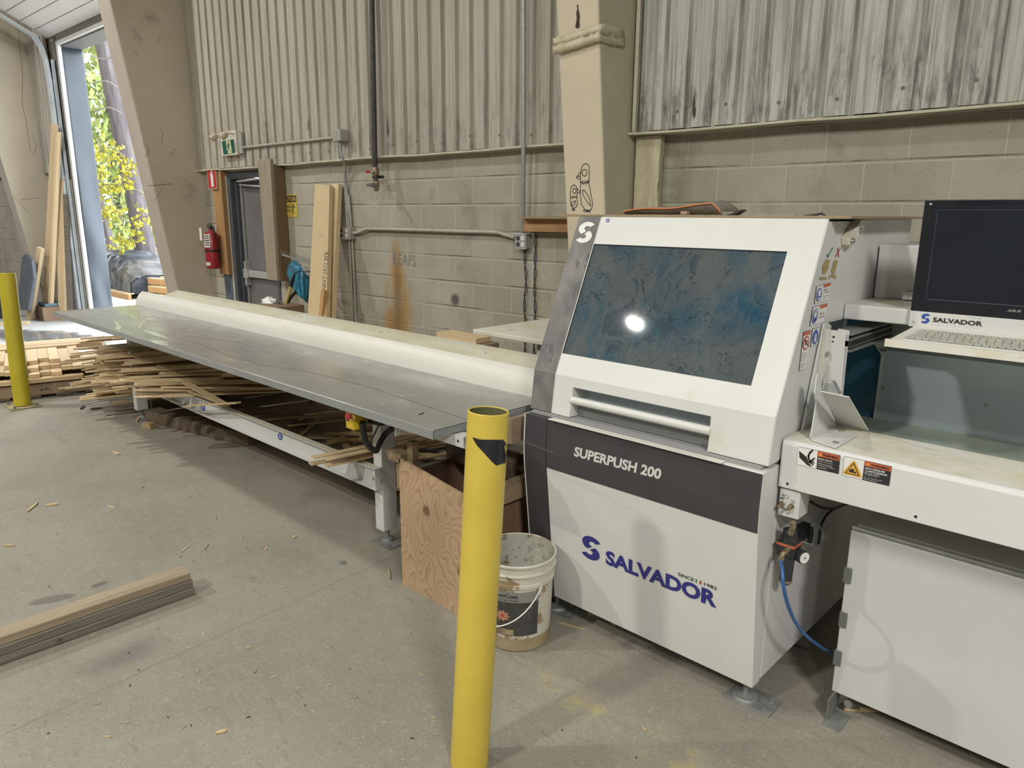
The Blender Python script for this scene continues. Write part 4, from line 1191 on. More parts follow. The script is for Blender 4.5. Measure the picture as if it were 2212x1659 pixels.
# welded deflector on the beam
mb = MB(); zt = 1.0
bp = [atZ(x, y, zt + .004) for x, y in ((1752, 949), (1805, 967), (1852, 939), (1812, 928), (1757, 915))]
mb.slab(bp, .004)
DF = mb.obj('deflector', M['white'], BED, .0015)
mb = MB(); mb.slab([atX(x, y, -.845) for x, y in ((1751, 947), (1764, 868), (1760, 848), (1765, 812), (1769, 807), (1774, 814), (1776, 845), (1805, 908), (1805, 930))], .004); mb.obj('upright_plate', M['white'], DF, .0015)
mb = MB(); A = atZ(1772, 846, 1.17); B = atZ(1834, 859, 1.17); Cc = atZ(1876, 931, 1.0); D = atZ(1812, 918, 1.0)
mb.slab([A, B, Cc, D], .004); mb.obj('slanted_plate', M['white'], DF, .0015)
mb = MB(); mb.slab([atY(x, y, 2.36) for x, y in ((1777, 848), (1783, 824), (1797, 824), (1812, 853))], .03); mb.obj('taped_block', pm('silver_tape', (.45, .46, .46), .35, metal=.4, col2=(.34, .35, .35), scale=30), DF, .002)
for x, y in ((1805, 956), (1818, 931)): MB().disc(atZ(x, y, zt + .005), (0, 0, 1), .010, .003, 14).obj('bolt', M['steel'], DF, .001)

# ------------------------------------------------ shelf, box and control console
SH = thing('machine_shelf', 'white shelf with sawdust and a white box on it, beside the hood', 'shelf', (-.6, 2.8, 1.35))
MB().box(XR + .002, .5, 2.68, 3.1, 1.347, 1.399).obj('shelf_board', M['white'], SH, .004)
MB().box(XR + .004, .5, 2.685, 3.1, 1.3992, 1.4).obj('shelf_top', M['whitedust'], SH)
MB().box(XR + .003, -.2, 2.977, 3.3, 1.40, 1.60).obj('white_box', M['white'], SH, .005)
mb = MB(); mb.box(-.806, -.70, 2.94, 2.975, 1.405, 1.432); mb.tube([(-.79, 2.94, 1.418), (-.79, 2.937, 1.418)], .006, 12); mb.obj('sensor_arm', M['whiteprint'], SH, .003)
CON = thing('control_console', 'black touch screen above a white keyboard tray', 'control console', (-.45, 2.66, 1.35))
MB().box(-.700, .05, 2.665, 2.70, 1.398, 1.754).obj('monitor', M['bezel'], CON, .002)
MB().box(-.672, .05, 2.6635, 2.667, 1.425, 1.738).obj('screen', M['screen'], CON, .001)
mb = MB(); mb.box(-.655, .05, 2.6625, 2.6636, 1.4395, 1.4405); mb.box(-.6585, -.658, 2.6625, 2.6636, 1.44, 1.725); mb.box(-.655, .05, 2.6625, 2.6636, 1.7245, 1.725); mb.obj('glass_edge', flat('thin_grey_line', (.18, .18, .19), .4), CON)
MB().box(-.700, .05, 2.664, 2.69, 1.346, 1.398).obj('lower_panel', M['white'], CON, .001)
PM = ((0, 1, 0), 2.664)
fr = Frame(PM, (1988, 698), (2009, 699), (1990, 677)); fr.logo(0, 0, 1, 1, 0, 2); fr.obj('arc_emblem', M['blueprint'], CON, 'blue emblem of two arcs')
fr = Frame(PM, (2015, 695), (2122, 705), (2016, 685)); fr.text('SALVADOR', 0, 0, 1, 1, 0, 2, .03); fr.obj('maker_lettering', M['ink'], CON, 'black lettering SALVADOR')
fr = Frame(PM, (2013, 702), (2121, 711), (2013, 699.5)); 
for k, t in enumerate('FOR YOUR WORK'):
    if t != ' ': fr.text(t, k / 13., 0, k / 13. + .022, 1, 0, 2)
fr.obj('tagline', M['grey'], CON)
fr = Frame(PM, (2093, 686.5), (2124, 689), (2093, 685)); fr.text('SINCE 1982', 0, 0, .9, 1, 0, 2); fr.obj('since_lettering', M['grey'], CON)
fr = Frame(((0, 1, 0), 2.6625), (2176, 673), (2204, 675), (2179, 668)); fr.text('ASUS', 0, 0, 1, 1, 0, 2, .01); fr.obj('screen_maker_lettering', flat('silver_print', (.45, .45, .45), .4), CON)
for x, y in ((2011, 441), (1974, 695)): MB().disc(atY(x, y, 2.6645), (0, -1, 0), .004, .003, 14).obj('screw', M['alu'], CON, .0005)
TY0, TY1, TZ0, TZ1 = 2.40, 2.663, 1.332, 1.347
KB = Matrix.Translation((0, 0, 0))
def tz(y): return TZ0 + (TZ1 - TZ0) * (y - TY0) / (TY1 - TY0)
mb = MB(); mb.prism([(TY0, TZ0 - .004), (TY0, TZ0), (TY1, TZ1), (TY1, TZ1 - .004)], 0, -.682, .05); mb.prism([(TY0 - .003, TZ0 - .020), (TY0 - .003, TZ0 + .004), (TY0, TZ0 + .004), (TY0, TZ0 - .020)], 0, -.690, .05)
tr = mb.obj('keyboard_tray', M['whitedust'], CON)
mb = MB(); mb.prism([(TY0 + .012, TZ0 + .0005), (TY0 + .012, TZ0 + .007), (TY0 + .17, tz(TY0 + .17) + .009), (TY0 + .17, tz(TY0 + .17))], 0, -.648, -.20)
kb = mb.obj('keyboard', M['greyprint'], CON, .003)
mb = MB(); rows = 6
for r in range(rows):
    y0 = TY0 + .020 + r * .0245; x = -.640 + (.004 * r if r < 5 else 0); c = 0
    while x < -.21:
        wk = .020
        if r == 0 and c == 3: wk = .115
        if c == 0: wk = [.026, .044, .034, .029, .020, .020][r]
        z = tz(y0) + .0075 + r * .0003
        mb.box(x + .0012, x + wk - .0012, y0, y0 + .0195, z, z + .0045); x += wk; c += 1
k2 = mb.obj('keys', pm('worn_grey_keys', (.46, .46, .40), .6, col2=(.36, .36, .31), scale=30), kb, .001)

# ------------------------------------------------ electrical cabinet
EC = thing('electrical_cabinet', 'grey-white steel cabinet under the beam with dark hinges', 'cabinet', (-.1, 2.7, 0))
MB().box(-.715, 1.4, 2.435, 3.0, .085, .70).obj('cabinet_body', M['white'], EC, .004)
MB().box(-.722, 1.4, 2.40, 2.43, .082, .688).obj('door', pm('cool_white_powder_coat', (.55, .56, .55), .4, bump=.05, bscale=500, col2=(.52, .53, .52), scale=3, spots=[(40, .75, .8, (.2, .2, .2))]), EC, .003)
mb = MB(); mb.tube([(-.72, 2.412, .694), (1.4, 2.412, .694)], .010, 12); mb.obj('gutter_edge', M['dulsteel'], EC, 0, True)
for x0, y0 in ((1827, 1221), (1817, 1317), (1805, 1400)):
    p = atY(x0, y0, 2.398); MB().box(p[0] - .002, p[0] + .022, 2.392, 2.44, p[2] - .060, p[2] - .006).obj('hinge', pm('dark_grey_hinge', (.13, .14, .13), .5), EC, .001)
mb = MB(); mb.box(-.712, -.708, 2.34, 2.45, .0, .085); mb.box(-.712, -.655, 2.31, 2.42, 0, .004); mb.disc((-.690, 2.335, .004), (0, 0, 1), .008, .002, 10); mb.obj('foot', M['dulsteel'], EC, .001)
MB().disc((-.668, 2.425, .048), (0, -1, 0), .014, .012, 16).obj('foot_bolt', M['steel'], EC, .001)

# ------------------------------------------------ valve box and air preparation unit
VB = thing('valve_box', 'small white box with two brass push valves under the beam', 'control box', atY(1705, 1090, 2.25))
p0 = atY(1680, 1109, 2.25); p1 = atY(1729, 1066, 2.25)
MB().box(p0[0], p1[0], 2.25, 2.33, p0[2] - .003, p1[2] + .002).obj('box', M['white'], VB, .002)
PV = ((0, 1, 0), 2.25)
fr = Frame(PV, (1680, 1109), (1724, 1122), (1681, 1057))
fr.ring(.42, .80, .11, .085, .095, .07, 0, 2); fr.stroke([(.22, .74), (.22, .84), (.28, .86), (.30, .76)], .0012, 0, 2); fr.stroke([(.62, .70), (.80, .70), (.80, .62), (.66, .62)], .0012, 0, 2)
fr.stroke([(.12, .68), (.22, .70), (.30, .66)], .003, 0, 2); fr.stroke([(.18, .28), (.30, .30), (.36, .25)], .003, 0, 2); fr.stroke([(.42, .24), (.60, .28), (.56, .12), (.46, .10), (.46, .2)], .0014, 0, 2)
fr.oval(.12, .62, .015, .012, 0, 2); fr.oval(.45, .60, .015, .012, 0, 2)
fr.obj('marker_drawing', M['ink'], VB)
for x, y in ((1690, 1088), (1710, 1093)):
    p = atY(x, y, 2.25); mb = MB(); mb.disc(p, (0, -1, 0), .010, .006, 6); mb.disc(p, (0, -1, 0), .007, .012, 14); mb.disc(p + np.array([0, -.01, 0]), (-.15, -1, -.25), .0055, .018, 12)
    mb.obj('push_valve', M['brass'], VB, .0008, True)
FU = thing('air_regulator', 'black pneumatic filter regulator with gauge on the saw side', 'regulator', atX(1700, 1180, -.88))
c = atX(1703, 1190, -.875)


def cp(x, y, X_=-.875): return atX(x, y, X_)


up = cp(1707, 1150); lo = cp(1702, 1255)
mb = MB(); mb.lathe([(.0, .012), (.020, .012), (.023, .008), (.024, -.012), (.028, -.014), (.028, -.030), (0, -.030)], 20, tuple(up)); mb.obj('knob', M['dark'], FU, 0, True)
mb = MB(); mb.box(up[0] - .030, up[0] + .030, up[1] - .030, up[1] + .030, up[2] - .078, up[2] - .030); mb.obj('body', M['dark'], FU, .003)
mb = MB(); mb.box(up[0] - .0312, up[0] + .0312, up[1] - .0312, up[1] + .0312, up[2] - .041, up[2] - .033); mb.obj('orange_band', M['orangeprint'], FU)
mb = MB(); z0 = up[2] - .078; mb.lathe([(0, 0), (.023, 0), (.022, -.05), (.020, lo[2] - z0 + .012), (.015, lo[2] - z0), (0, lo[2] - z0)], 20, (up[0], up[1], z0)); mb.obj('bowl', M['dark'], FU, 0, True)
mb = MB(); mb.lathe([(0, 0), (.0215, 0), (.022, .008), (.0205, .009)], 20, (up[0], up[1], lo[2] + .008)); mb.obj('bowl_rim', M['brass'], FU)
gp = cp(1722, 1196, -.85); mb = MB(); mb.disc(gp, (.75, -.35, 0), .023, .034, 20); g = mb.obj('gauge', M['dark'], FU, .002)
d = Vector((.75, -.35, 0)).normalized(); mb = MB(); mb.disc(Vector(gp) + d * .0342, d, .0195, .001, 20); mb.obj('gauge_face', M['whiteprint'], g)
mb = MB(); mb.disc(Vector(gp) + d * .0355, d, .003, .001, 10); mb.obj('needle', M['ink'], g)
mb = MB(); ip = cp(1697, 1192, -.855); mb.tube([ip + np.array([0, .02, .005]), ip, ip + np.array([-.004, -.012, -.004]), ip + np.array([-.006, -.016, -.022])], .008, 12); mb.disc(ip + np.array([-.006, -.016, -.026]), (0, 0, 1), .010, .012, 12); mb.obj('elbow_fitting', M['brass'], FU, 0, True)
mb = MB(); tp = cp(1713, 1128, -.85); mb.tube([tp, cp(1713, 1140, -.85)], .010, 12); mb.tube([cp(1713, 1138, -.85), cp(1708, 1152, -.86)], [.009, .011], 12); mb.obj('plated_fitting', M['brass'], FU, 0, True)
mb = MB(); a = cp(1722, 1145, -.90); mb.box(a[0] - .01, a[0] + .02, a[1] + .0, a[1] + .07, a[2] - .04, a[2] + .01); mb.lathe([(0, .02), (.008, .02), (.010, 0), (.008, -.04), (0, -.04)], 14, tuple(cp(1751, 1150, -.88))); mb.obj('valve_block', M['black'], FU, .002)
mb = MB(); mb.tube([cp(x, y, -.865) for x, y in ((1752, 1132), (1762, 1130), (1772, 1138), (1778, 1152), (1777, 1168), (1771, 1178), (1762, 1179), (1742, 1173), (1724, 1167), (1715, 1160))], .0022, 8); mb.obj('clear_tube', M['clear'], FU, 0, True)
mb = MB(); mb.tube([cp(x, y, -.905) for x, y in ((1752, 1084), (1770, 1094), (1790, 1099), (1803, 1098), (1830, 1088))], .005, 8); mb.tube([cp(x, y, -.905) for x, y in ((1800, 1099), (1785, 1113), (1775, 1130), (1772, 1150), (1768, 1175))], .005, 8)
mb.obj('black_cable', M['black'], FU, 0, True)
hp = [ip + np.array([-.006, -.018, -.026])]
for x, y, t in ((1690, 1230, .25), (1692, 1262, .4), (1700, 1300, .5), (1716, 1340, .6), (1738, 1370, .75), (1765, 1392, .85), (1790, 1408, .95), (1808, 1416, 1.0)):
    X_ = -.861 + t * .10
    hp.append(atX(x, y, X_))
def smooth(P, n=4):
    P = [np.array(p, float) for p in P]; out = []
    for i in range(len(P) - 1):
        p0 = P[max(i - 1, 0)]; p1 = P[i]; p2 = P[i + 1]; p3 = P[min(i + 2, len(P) - 1)]
        for k in range(n):
            t = k / n; out.append(.5 * ((2 * p1) + (-p0 + p2) * t + (2 * p0 - 5 * p1 + 4 * p2 - p3) * t * t + (-p0 + 3 * p1 - 3 * p2 + p3) * t ** 3))
    return out + [P[-1]]
HO = MB().tube(smooth(hp), .0062, 12).obj('air_hose', M['hose'], None, 0, True); tag(HO, 'blue air hose curving from the regulator down behind the cabinet', 'hose')

# ------------------------------------------------ things lying on the hood
PLYT = MB().box(-2.09, -.855, 2.47, 3.34, 1.6945, 1.7035).obj('plywood_sheet', M['osb'], None, .001); tag(PLYT, 'thin plywood sheet lying on top of the saw hood', 'board')
v = []; f = []; nu, nv = 24, 6
p0 = atY(1350, 469, 2.60); p1 = atY(1562, 469, 2.60)
for i in range(nu + 1):
    u = i / nu; x = p0[0] + (p1[0] - p0[0]) * u
    h = .010 + .030 * u ** .8 + .004 * math.sin(9 * u)
    if u > .93: h -= .03 * (u - .93) / .07
    for j in range(nv + 1):
        w_ = max(0, j - 1) / (nv - 1)
        z = 1.7045 if j == 0 else 1.7045 + h * (1 + .35 * math.sin(PI * w_))
        v.append((x, 2.585 + (.012 if j == 0 else 0) + .16 * w_ + .008 * math.sin(5 * u), z))
for i in range(nu):
    for j in range(nv): a = i * (nv + 1) + j; f.append((a, a + nv + 1, a + nv + 2, a + 1))
VE = thing('work_bag', 'flattened grey-green fabric bag with orange piping on the hood', 'bag', (p0[0] / 2 + p1[0] / 2, 2.64, 1.70))
o = MB().add(v, f).obj('fabric', M['vest'], VE, 0, True); o.modifiers.new('t', 'SOLIDIFY').thickness = .003
MB().tube([np.array(v[i * (nv + 1) + 1]) + np.array([0, -.002, .001]) for i in range(nu + 1)], .0028, 8).obj('piping', M['orangecloth'], VE, 0, True)
MB().box(p0[0] + .29, p0[0] + .32, 2.555, 2.58, 1.704, 1.718).obj('buckle', pm('pinkish_label', (.35, .22, .18), .6), VE, .003)
a = atY(1583, 466, 2.66); b = atY(1612, 452, 2.66)
o = MB().prism([(a[0] - .03, 1.7035), (a[0] + .02, 1.7035), (b[0], b[2] - .004), (b[0] - .012, b[2]), (a[0], 1.709)], 1, 2.64, 2.67).obj('strap', M['dark'], None, .002); tag(o, 'short dark strap end standing up on the hood beside the bag', 'strap')
a = atY(1640, 466, 2.6); b = atY(1722, 466, 2.6)
o = MB().box(a[0], b[0], 2.58, 2.60, 1.7035, 1.708).obj('scraper', M['grey'], None, .001); tag(o, 'thin grey metal bar lying flat on the plywood sheet', 'bar')
o = MB().tube([atY(x, y, 2.62) for x, y in ((1736, 467), (1760, 464), (1775, 461), (1782, 466))], .004, 8).obj('allen_key', M['dark'], None, 0, True); tag(o, 'bent dark hex key lying on the plywood sheet', 'tool')

# =================================================================== LONG SUPPORT TABLE
TB = thing('outfeed_table', 'very long grey zinc-topped table with a curved white back fence', 'work table', (-4.4, 2.1, 0))
TX0, TX1, TY0_, TY1_ = -6.83, -2.035, 1.711, 2.365
mb = MB()
for a, b in ((TX0, -5.75), (-5.748, -3.62), (-3.618, TX1)):
    mb.prism([(TY0_, .864), (TY0_, .898), (TY0_ + .003, .9), (TY1_, .9), (TY1_, .897), (TY0_ + .004, .897), (TY0_ + .004, .864)], 0, a, b)
mb.obj('tabletop', M['zinctop'], TB, 0)
mb = MB()
for a, b in ((TX0, -5.75), (-5.748, -3.62), (-3.618, TX1)): mb.box(a, b, TY0_ - .0012, TY0_ - .0002, .864, .897)
mb.obj('front_edge', M['zincedge'], TB)
for xx in (TX1 - .003, TX0): MB().box(xx, xx + .003, TY0_ + .002, TY1_, .868, .8985).obj('end_lip', M['zincedge'], TB, 0)
def curve_fence(x0, x1, name, mat_, pts, th=.003):
    P = pts + [(y + th, z - th * .3) for y, z in pts[::-1]]
    mb = MB(); mb.prism(P, 0, x0, x1); return mb.obj(name, mat_, TB, 0, True)
arc = [(2.362, .9), (2.366, .92), (2.374, .945), (2.387, .971), (2.405, .994), (2.432, 1.014)]
curve_fence(-6.86, -1.94, 'back_fence', M['beige'], arc)
curve_fence(-6.40, -1.94, 'fence_lip', M['lip'], [(2.434, 1.014), (2.50, 1.032), (2.556, 1.049)])
mb = MB()
for x, y in ((634, 682), (649, 684), (653, 685), (664, 687), (807, 713), (820, 716), (826, 717), (840, 718), (1049, 762)):
    p = hit(x, y, (0, -.28, 1), 1.0320 - .28 * 2.5 + .0012); mb.disc(p, (0, -.28, 1), .0045, .0008, 10)
mb.obj('rivet', M['steel'], TB)
for x, y in ((-6.36, 2.10), (-2.945, 2.10), (-4.65, 2.10)):
    yy = y
    if x == -4.65: continue
    MB().box(x - .035, x + .035, yy, yy + .09, .075, .86).obj('leg', M['white'], TB, .004)
    mb = MB(); mb.tube([(x, yy + .05, .01), (x, yy + .05, .08)], .010, 10); mb.lathe([(0, .016), (.03, .013), (.034, 0)], 18, (x, yy + .05, .006)); mb.box(x - .06, x + .10, yy - .02, yy + .10, 0, .006); mb.disc((x + .07, yy + .0, .006), (0, 0, 1), .012, .006, 8)
    mb.obj('foot', M['dulsteel'], TB, .002)
for x in (-6.36, -2.945):
    MB().box(x - .035, x + .035, 2.62, 2.70, .075, .99).obj('rear_leg', M['white'], TB, .004)
    mb = MB(); mb.tube([(x, 2.66, 0), (x, 2.66, .08)], .010, 10); mb.box(x - .06, x + .06, 2.60, 2.72, 0, .006); mb.obj('foot', M['dulsteel'], TB, .002)
    MB().box(x - .03, x + .03, 2.19, 2.62, .80, .86).obj('cross_member', M['white'], TB, .003)
# C-channel rail between the front legs, open to the front
mb = MB(); mb.prism([(2.055, .318), (2.098, .318), (2.098, .435), (2.055, .435), (2.055, .431), (2.094, .431), (2.094, .322), (2.055, .322)], 0, -6.33, -2.915); r1 = mb.obj('rail', M['white'], TB, .001)
MB().box(-6.30, -2.93, 2.056, 2.093, .4352, .4358).obj('rail_dust', M['lip'], r1)
mb = MB(); mb.box(-2.982, -2.912, 2.0945, 2.0965, .33, .43)
mb.box(-2.914, -2.909, 2.055, 2.12, .318, .435); mb.obj('end_plate', M['white'], r1, .001)
for x, y in ((821, 1015), (808, 1034), (823, 1040)):
    p = atY(x, y, 2.0905); MB().disc(p, (0, -1, 0), .0075, .006, 8).disc(p, (0, -1, 0), .011, .002, 16).obj('bolt', M['steel'], r1, .0008)
fr = Frame(((0, 1, 0), 2.0935), (600, 948), (611, 951), (600, 934)); fr.oval(.5, .45, .45, .52, 0, 2); fr.rect(.42, .2, .55, .8, 1, 3); fr.rect(.3, .2, .75, .38, 1, 3); fr.obj('round_sticker', [M['blueprint'], M['whiteprint']], r1, 'round blue sticker')
fr = Frame(((0, 1, 0), 2.0935), (434, 885), (444, 888), (434, 872)); fr.oval(.5, .45, .45, .52, 0, 2); fr.rect(.42, .2, .55, .8, 1, 3); fr.obj('round_sticker', [M['blueprint'], M['whiteprint']], r1)
# longitudinal channels under the top
for (y0, y1, za, zb, xe) in ((1.82, 1.87, .815, .862, -1.985), (2.19, 2.25, .79, .862, -2.0)):
    mb = MB(); mb.prism([(y0, za), (y1, za), (y1, za + .003), (y0 + .003, za + .003), (y0 + .003, zb - .003), (y1, zb - .003), (y1, zb), (y0, zb)], 0, -6.6, xe)
    o = mb.obj('channel', M['white'], TB, .0008)
    MB().disc((xe - .03, y0 - .0008, (za + zb) / 2), (0, 1, 0), .006, .001, 10).obj('slot_hole', M['ink'], o)
mb = MB(); mb.box(-2.42, -2.34, 1.76, 2.30, .846, .862); mb.box(-2.34, -2.335, 1.76, 2.30, .80, .862); mb.obj('cross_plate', M['beige'], TB, .001)
mb = MB(); mb.box(-2.10, -2.04, 1.93, 1.96, .76, .862); mb.obj('bracket', M['steel'], TB, .001)
fr = Frame(((0, 0, 1), .9), (905, 897), (917, 893), (904, 895)); fr.rect(0, 0, 1, 1, 0, 1); fr.obj('slot', M['ink'], TB)
# drag marks polished into the sheet
fr = Frame(((0, 0, 1), .9), (560, 760), (700, 760), (560, 700))
def tm(pts, wd): fr.stroke([((x - 560) / 140., (760 - y) / 60.) for x, y in pts], wd, 0, 1)
tm([(560, 781), (600, 784), (650, 790), (700, 799), (750, 809), (800, 822), (850, 836), (890, 849), (930, 862)], .0035)
tm([(378, 731), (420, 734), (470, 738), (510, 742), (545, 751), (520, 752)], .004); tm([(372, 733), (430, 748), (500, 767), (560, 779)], .003)
fr.obj('scrape_mark', flat('dark_scrape', (.16, .165, .155), .35, metal=.3), TB)
fr = Frame(((0, 0, 1), .9), (260, 720), (360, 720), (260, 680))
def wmk(pts): fr.poly([((x - 260) / 100., (720 - y) / 40.) for x, y in pts], 0, 1)
wmk([(240, 695), (252, 697), (262, 708), (258, 714), (248, 712), (252, 704)]); wmk([(298, 711), (306, 698), (318, 691), (322, 695), (312, 704), (302, 712)]); wmk([(318, 690), (360, 686), (330, 693)])
wmk([(300, 712), (330, 716), (360, 727), (358, 731), (325, 722)]); wmk([(285, 680), (305, 689), (300, 692), (282, 683)]); wmk([(288, 672), (303, 676), (290, 675)]); wmk([(316, 732), (356, 734), (355, 742), (330, 738)])
fr.obj('polished_patch', flat('wiped_zinc', (.50, .51, .50), .2, metal=.5), TB)
# emergency stop, black socket and cables
ES = MB().box(-2.66, -2.60, 1.735, 1.80, .775, .86).obj('stop_box', pm('safety_yellow', (.62, .44, .02), .4, col2=(.50, .36, .02), scale=8), TB, .003)
p = atY(766, 899, 1.735); mb = MB(); mb.disc(p, (-.25, -1, 0), .017, .012, 18); mb.obj('collar', pm('dusty_yellow', (.42, .32, .05), .5), ES, .001)
mb = MB(); q = p + np.array([-.004, -.012, 0]); mb.disc(q, (-.25, -1, 0), .009, .014, 16); q = q + np.array([-.004, -.014, 0]); d = Vector((-.25, -1, 0)).normalized()
mb.tube([Vector(q), Vector(q) + d * .002, Vector(q) + d * .008, Vector(q) + d * .012], [.017, .0195, .0185, .010], 22); mb.obj('red_button', M['red'], ES, 0, True)
MB().box(-2.69, -2.665, 1.80, 1.83, .80, .868).obj('mount_plate', M['steel'], TB, .001)
MB().box(-2.585, -2.50, 1.80, 1.88, .80, .862).obj('socket_box', M['black'], TB, .003)
def cab(pts, r, nm='cable'): return MB().tube(smooth([atY(x, y, Y_) for x, y, Y_ in pts], 5), r, 10).obj(nm, M['black'], TB, 0, True)
cab(((783, 912, 1.77), (785, 935, 1.78), (791, 955, 1.80), (803, 969, 1.84), (813, 973, 1.88), (820, 958, 1.94), (832, 938, 1.98), (850, 925, 2.0), (872, 921, 2.02)), .014)
cab(((812, 972, 1.90), (824, 950, 1.96), (845, 925, 2.0), (870, 920, 2.02)), .010)
cab(((821, 908, 1.84), (815, 925, 1.84), (805, 945, 1.82), (794, 960, 1.80), (797, 968, 1.83)), .0035)
cab(((925, 930, 1.84), (928, 938, 1.83), (938, 942, 1.83)), .004)

# ------------------------------------------------ white side table behind
ST = thing('side_table', 'white steel side table standing behind the long table', 'table', (-2.7, 3.5, 0))
A = atZ(1021, 711, 1.05); 
MB().box(A[0], -1.97, A[1], 3.60, 1.023, 1.05).obj('tabletop', M['whitedust'], ST, .004)
for x, y in ((-2.05, A[1] + .1), (-2.05, 3.55), (-2.6, 3.55), (-2.6, A[1] + .1)): MB().box(x - .02, x + .02, y - .02, y + .02, 0, 1.023).obj('leg', M['white'], ST, .002)
fr = Frame(((0, 0, 1), 1.05), (1093, 713), (1115, 713), (1093, 709)); fr.poly([(0, .2), (.3, 0), (.8, .1), (1, .5), (.6, .9), (.2, .8)], 0, 1); fr.obj('scuff', M['greyprint'], ST)
# pallet of pine beside it (only its end shows)
for i, (x, y, w_) in enumerate(((943, 716, .40),)):
    A = atY(943, 722, 3.45); 
    o = MB().box(A[0], A[0] + .42, 3.45, 3.60, A[2] - .02, A[2] + .018).obj('pine_board', M['pine'], None, .002); tag(o, 'short pine board lying flat on the dark stack behind the long table', 'board')
    o = MB().box(A[0] + .1, A[0] + .48, 3.43, 3.62, 0, A[2] - .022).obj('scrap_crate', M['board'], None, .003); tag(o, 'brown crate under the short pine board by the wall', 'crate')

# ------------------------------------------------ yellow bollards
def bollard(name, label, base, top, r, mt, inn):
    b = Vector([float(q) for q in base]); t = Vector([float(q) for q in top]); ax = t - b; L_ = ax.length; d = ax.normalized()
    T = thing(name, label, 'bollard', b)
    mb = MB(); rot = d.to_track_quat('Z', 'Y').to_matrix().to_4x4(); MM = Matrix.Translation(b) @ rot
    prof = [(r, 0)] + [(r, L_ * k / 12) for k in range(1, 12)] + [(r, L_ - .002), (r - .002, L_), (r - .005, L_), (r - .0065, L_ - .002)]
    mb.lathe(prof, 48, (0, 0, 0), 0, MM); mb.lathe([(r - .0065, L_ - .002), (r - .0065, L_ - .6), (0.001, L_ - .6)], 48, (0, 0, 0), 1, MM)
    o = mb.obj('post', [mt, inn], T, 0, True)
    return T, MM, L_, d
tn = atZ(1055, 887, 1.15)
BN, BMM, BL, BD = bollard('bollard', 'yellow steel bollard in the foreground with torn black tape near its top', (-1.455, 1.348, 0), tn, .0605, M['yellow'], M['yelin'])
BN['group'] = 'yellow bollards'
# torn tape: patch of the cylinder bounded by the torn outline
def cyl_patch(MM, L_, r, outline, name, mt, par, nsub=10):
    """outline in photo pixels, wrapped on the post's surface"""
    inv = MM.inverted(); o = inv @ Vector(CAM)
    def onc(x, y):
        dd = (inv.to_3x3() @ Vector(ray(x, y)))
        a = dd.x ** 2 + dd.y ** 2; b_ = 2 * (o.x * dd.x + o.y * dd.y); c_ = o.x ** 2 + o.y ** 2 - r * r
        disc = b_ * b_ - 4 * a * c_
        disc = max(disc, 0)
        t = (-b_ - math.sqrt(disc)) / (2 * a); return o + dd * t
    # rows
    ys = sorted(set([p[1] for p in outline])); y0, y1 = min(ys), max(ys)
    v = []; f = []
    nr = 26; rows_ = []
    for k in range(nr + 1):
        y = y0 + .2 + (y1 - y0 - .4) * k / nr; xs = []
        for (xa, ya), (xb, yb) in zip(outline, outline[1:] + outline[:1]):
            if (ya <= y < yb) or (yb <= y < ya): xs.append(xa + (xb - xa) * (y - ya) / (yb - ya))
        xs.sort(); rows_.append((y, xs[0], xs[-1]))
    for y, xa, xb in rows_:
        for j in range(nsub + 1): v.append(MM @ onc(xa + (xb - xa) * j / nsub, y))
    for i in range(nr):
        for j in range(nsub): a = i * (nsub + 1) + j; f.append((a, a + 1, a + nsub + 2, a + nsub + 1))
    return MB().add(v, f).obj(name, mt, par, 0, True)
tp_ = cyl_patch(BMM, BL, .0612, [(1020, 945), (1040, 948), (1065, 950.5), (1075, 949), (1086, 948), (1092, 956), (1096, 968), (1094, 985), (1092, 1000), (1089, 1002), (1085, 1002), (1072, 1006), (1062, 997), (1045, 978), (1030, 962)], 'black_tape', M['tape'], BN)
tp_['label'] = 'torn black tape patch'
fb = (atZ(17, 878, 0) + atZ(88, 877, 0) + atZ(62, 868, 0) + atZ(30, 887, 0)) / 4
tb = atZ(14, 590, 1.175)
BF, FMM, FL, FD = bollard('bollard', 'yellow steel bollard in the distance by the pallet of boards, bolted to a floor plate', (float(fb[0]), float(fb[1]), .012), tb, .0665, M['yellow2'], M['yelin'])
BF['group'] = 'yellow bollards'
mb = MB(); mb.box(fb[0] - .14, fb[0] + .14, fb[1] - .12, fb[1] + .12, 0, .012); pl = mb.obj('base_plate', M['dirt'] if 0 else pm('muddy_yellow_plate', (.35, .29, .13), .7, col2=(.16, .14, .11), scale=14), BF, .003)
for sx in (-1, 1):
    for sy in (-1, 1): MB().disc((fb[0] + sx * .105, fb[1] + sy * .085, .012), (0, 0, 1), .014, .014, 6).disc((fb[0] + sx * .105, fb[1] + sy * .085, .026), (0, 0, 1), .007, .012, 8).obj('bolt', M['dulsteel'], pl, .001)

# ------------------------------------------------ plywood scrap bin
BX = thing('scrap_bin', 'open plywood scrap bin with swirling grain on its front panel', 'bin', (-2.3, 2.2, 0))
X0, X1, Y0b, Y1b, ZT = -2.515, -2.045, 1.91, 2.52, .60
mb = MB(); mb.prism([(X0, .0), (X0, .625), (X1, .56), (X1, .0)], 1, Y0b, Y0b + .016); fp = mb.obj('front_panel', M['ply'], BX, .001); fp['label'] = 'knotty plywood panel with swirling grain'
mb = MB(); mb.box(X0, X0 + .016, Y0b + .018, Y1b, 0, .55); mb.box(X0, X1, Y1b - .016, Y1b, 0, .55); mb.box(X1 - .016, X1, Y0b + .018, Y1b, 0, .50); mb.box(X0, X1, Y0b + .02, Y1b, .03, .045); mb.obj('inner_panels', M['innerply'], BX, .001)
MB().box(X1, X1 + .038, Y0b + .06, Y1b + .03, .50, .59).obj('side_rail', M['osb'], BX, .003)
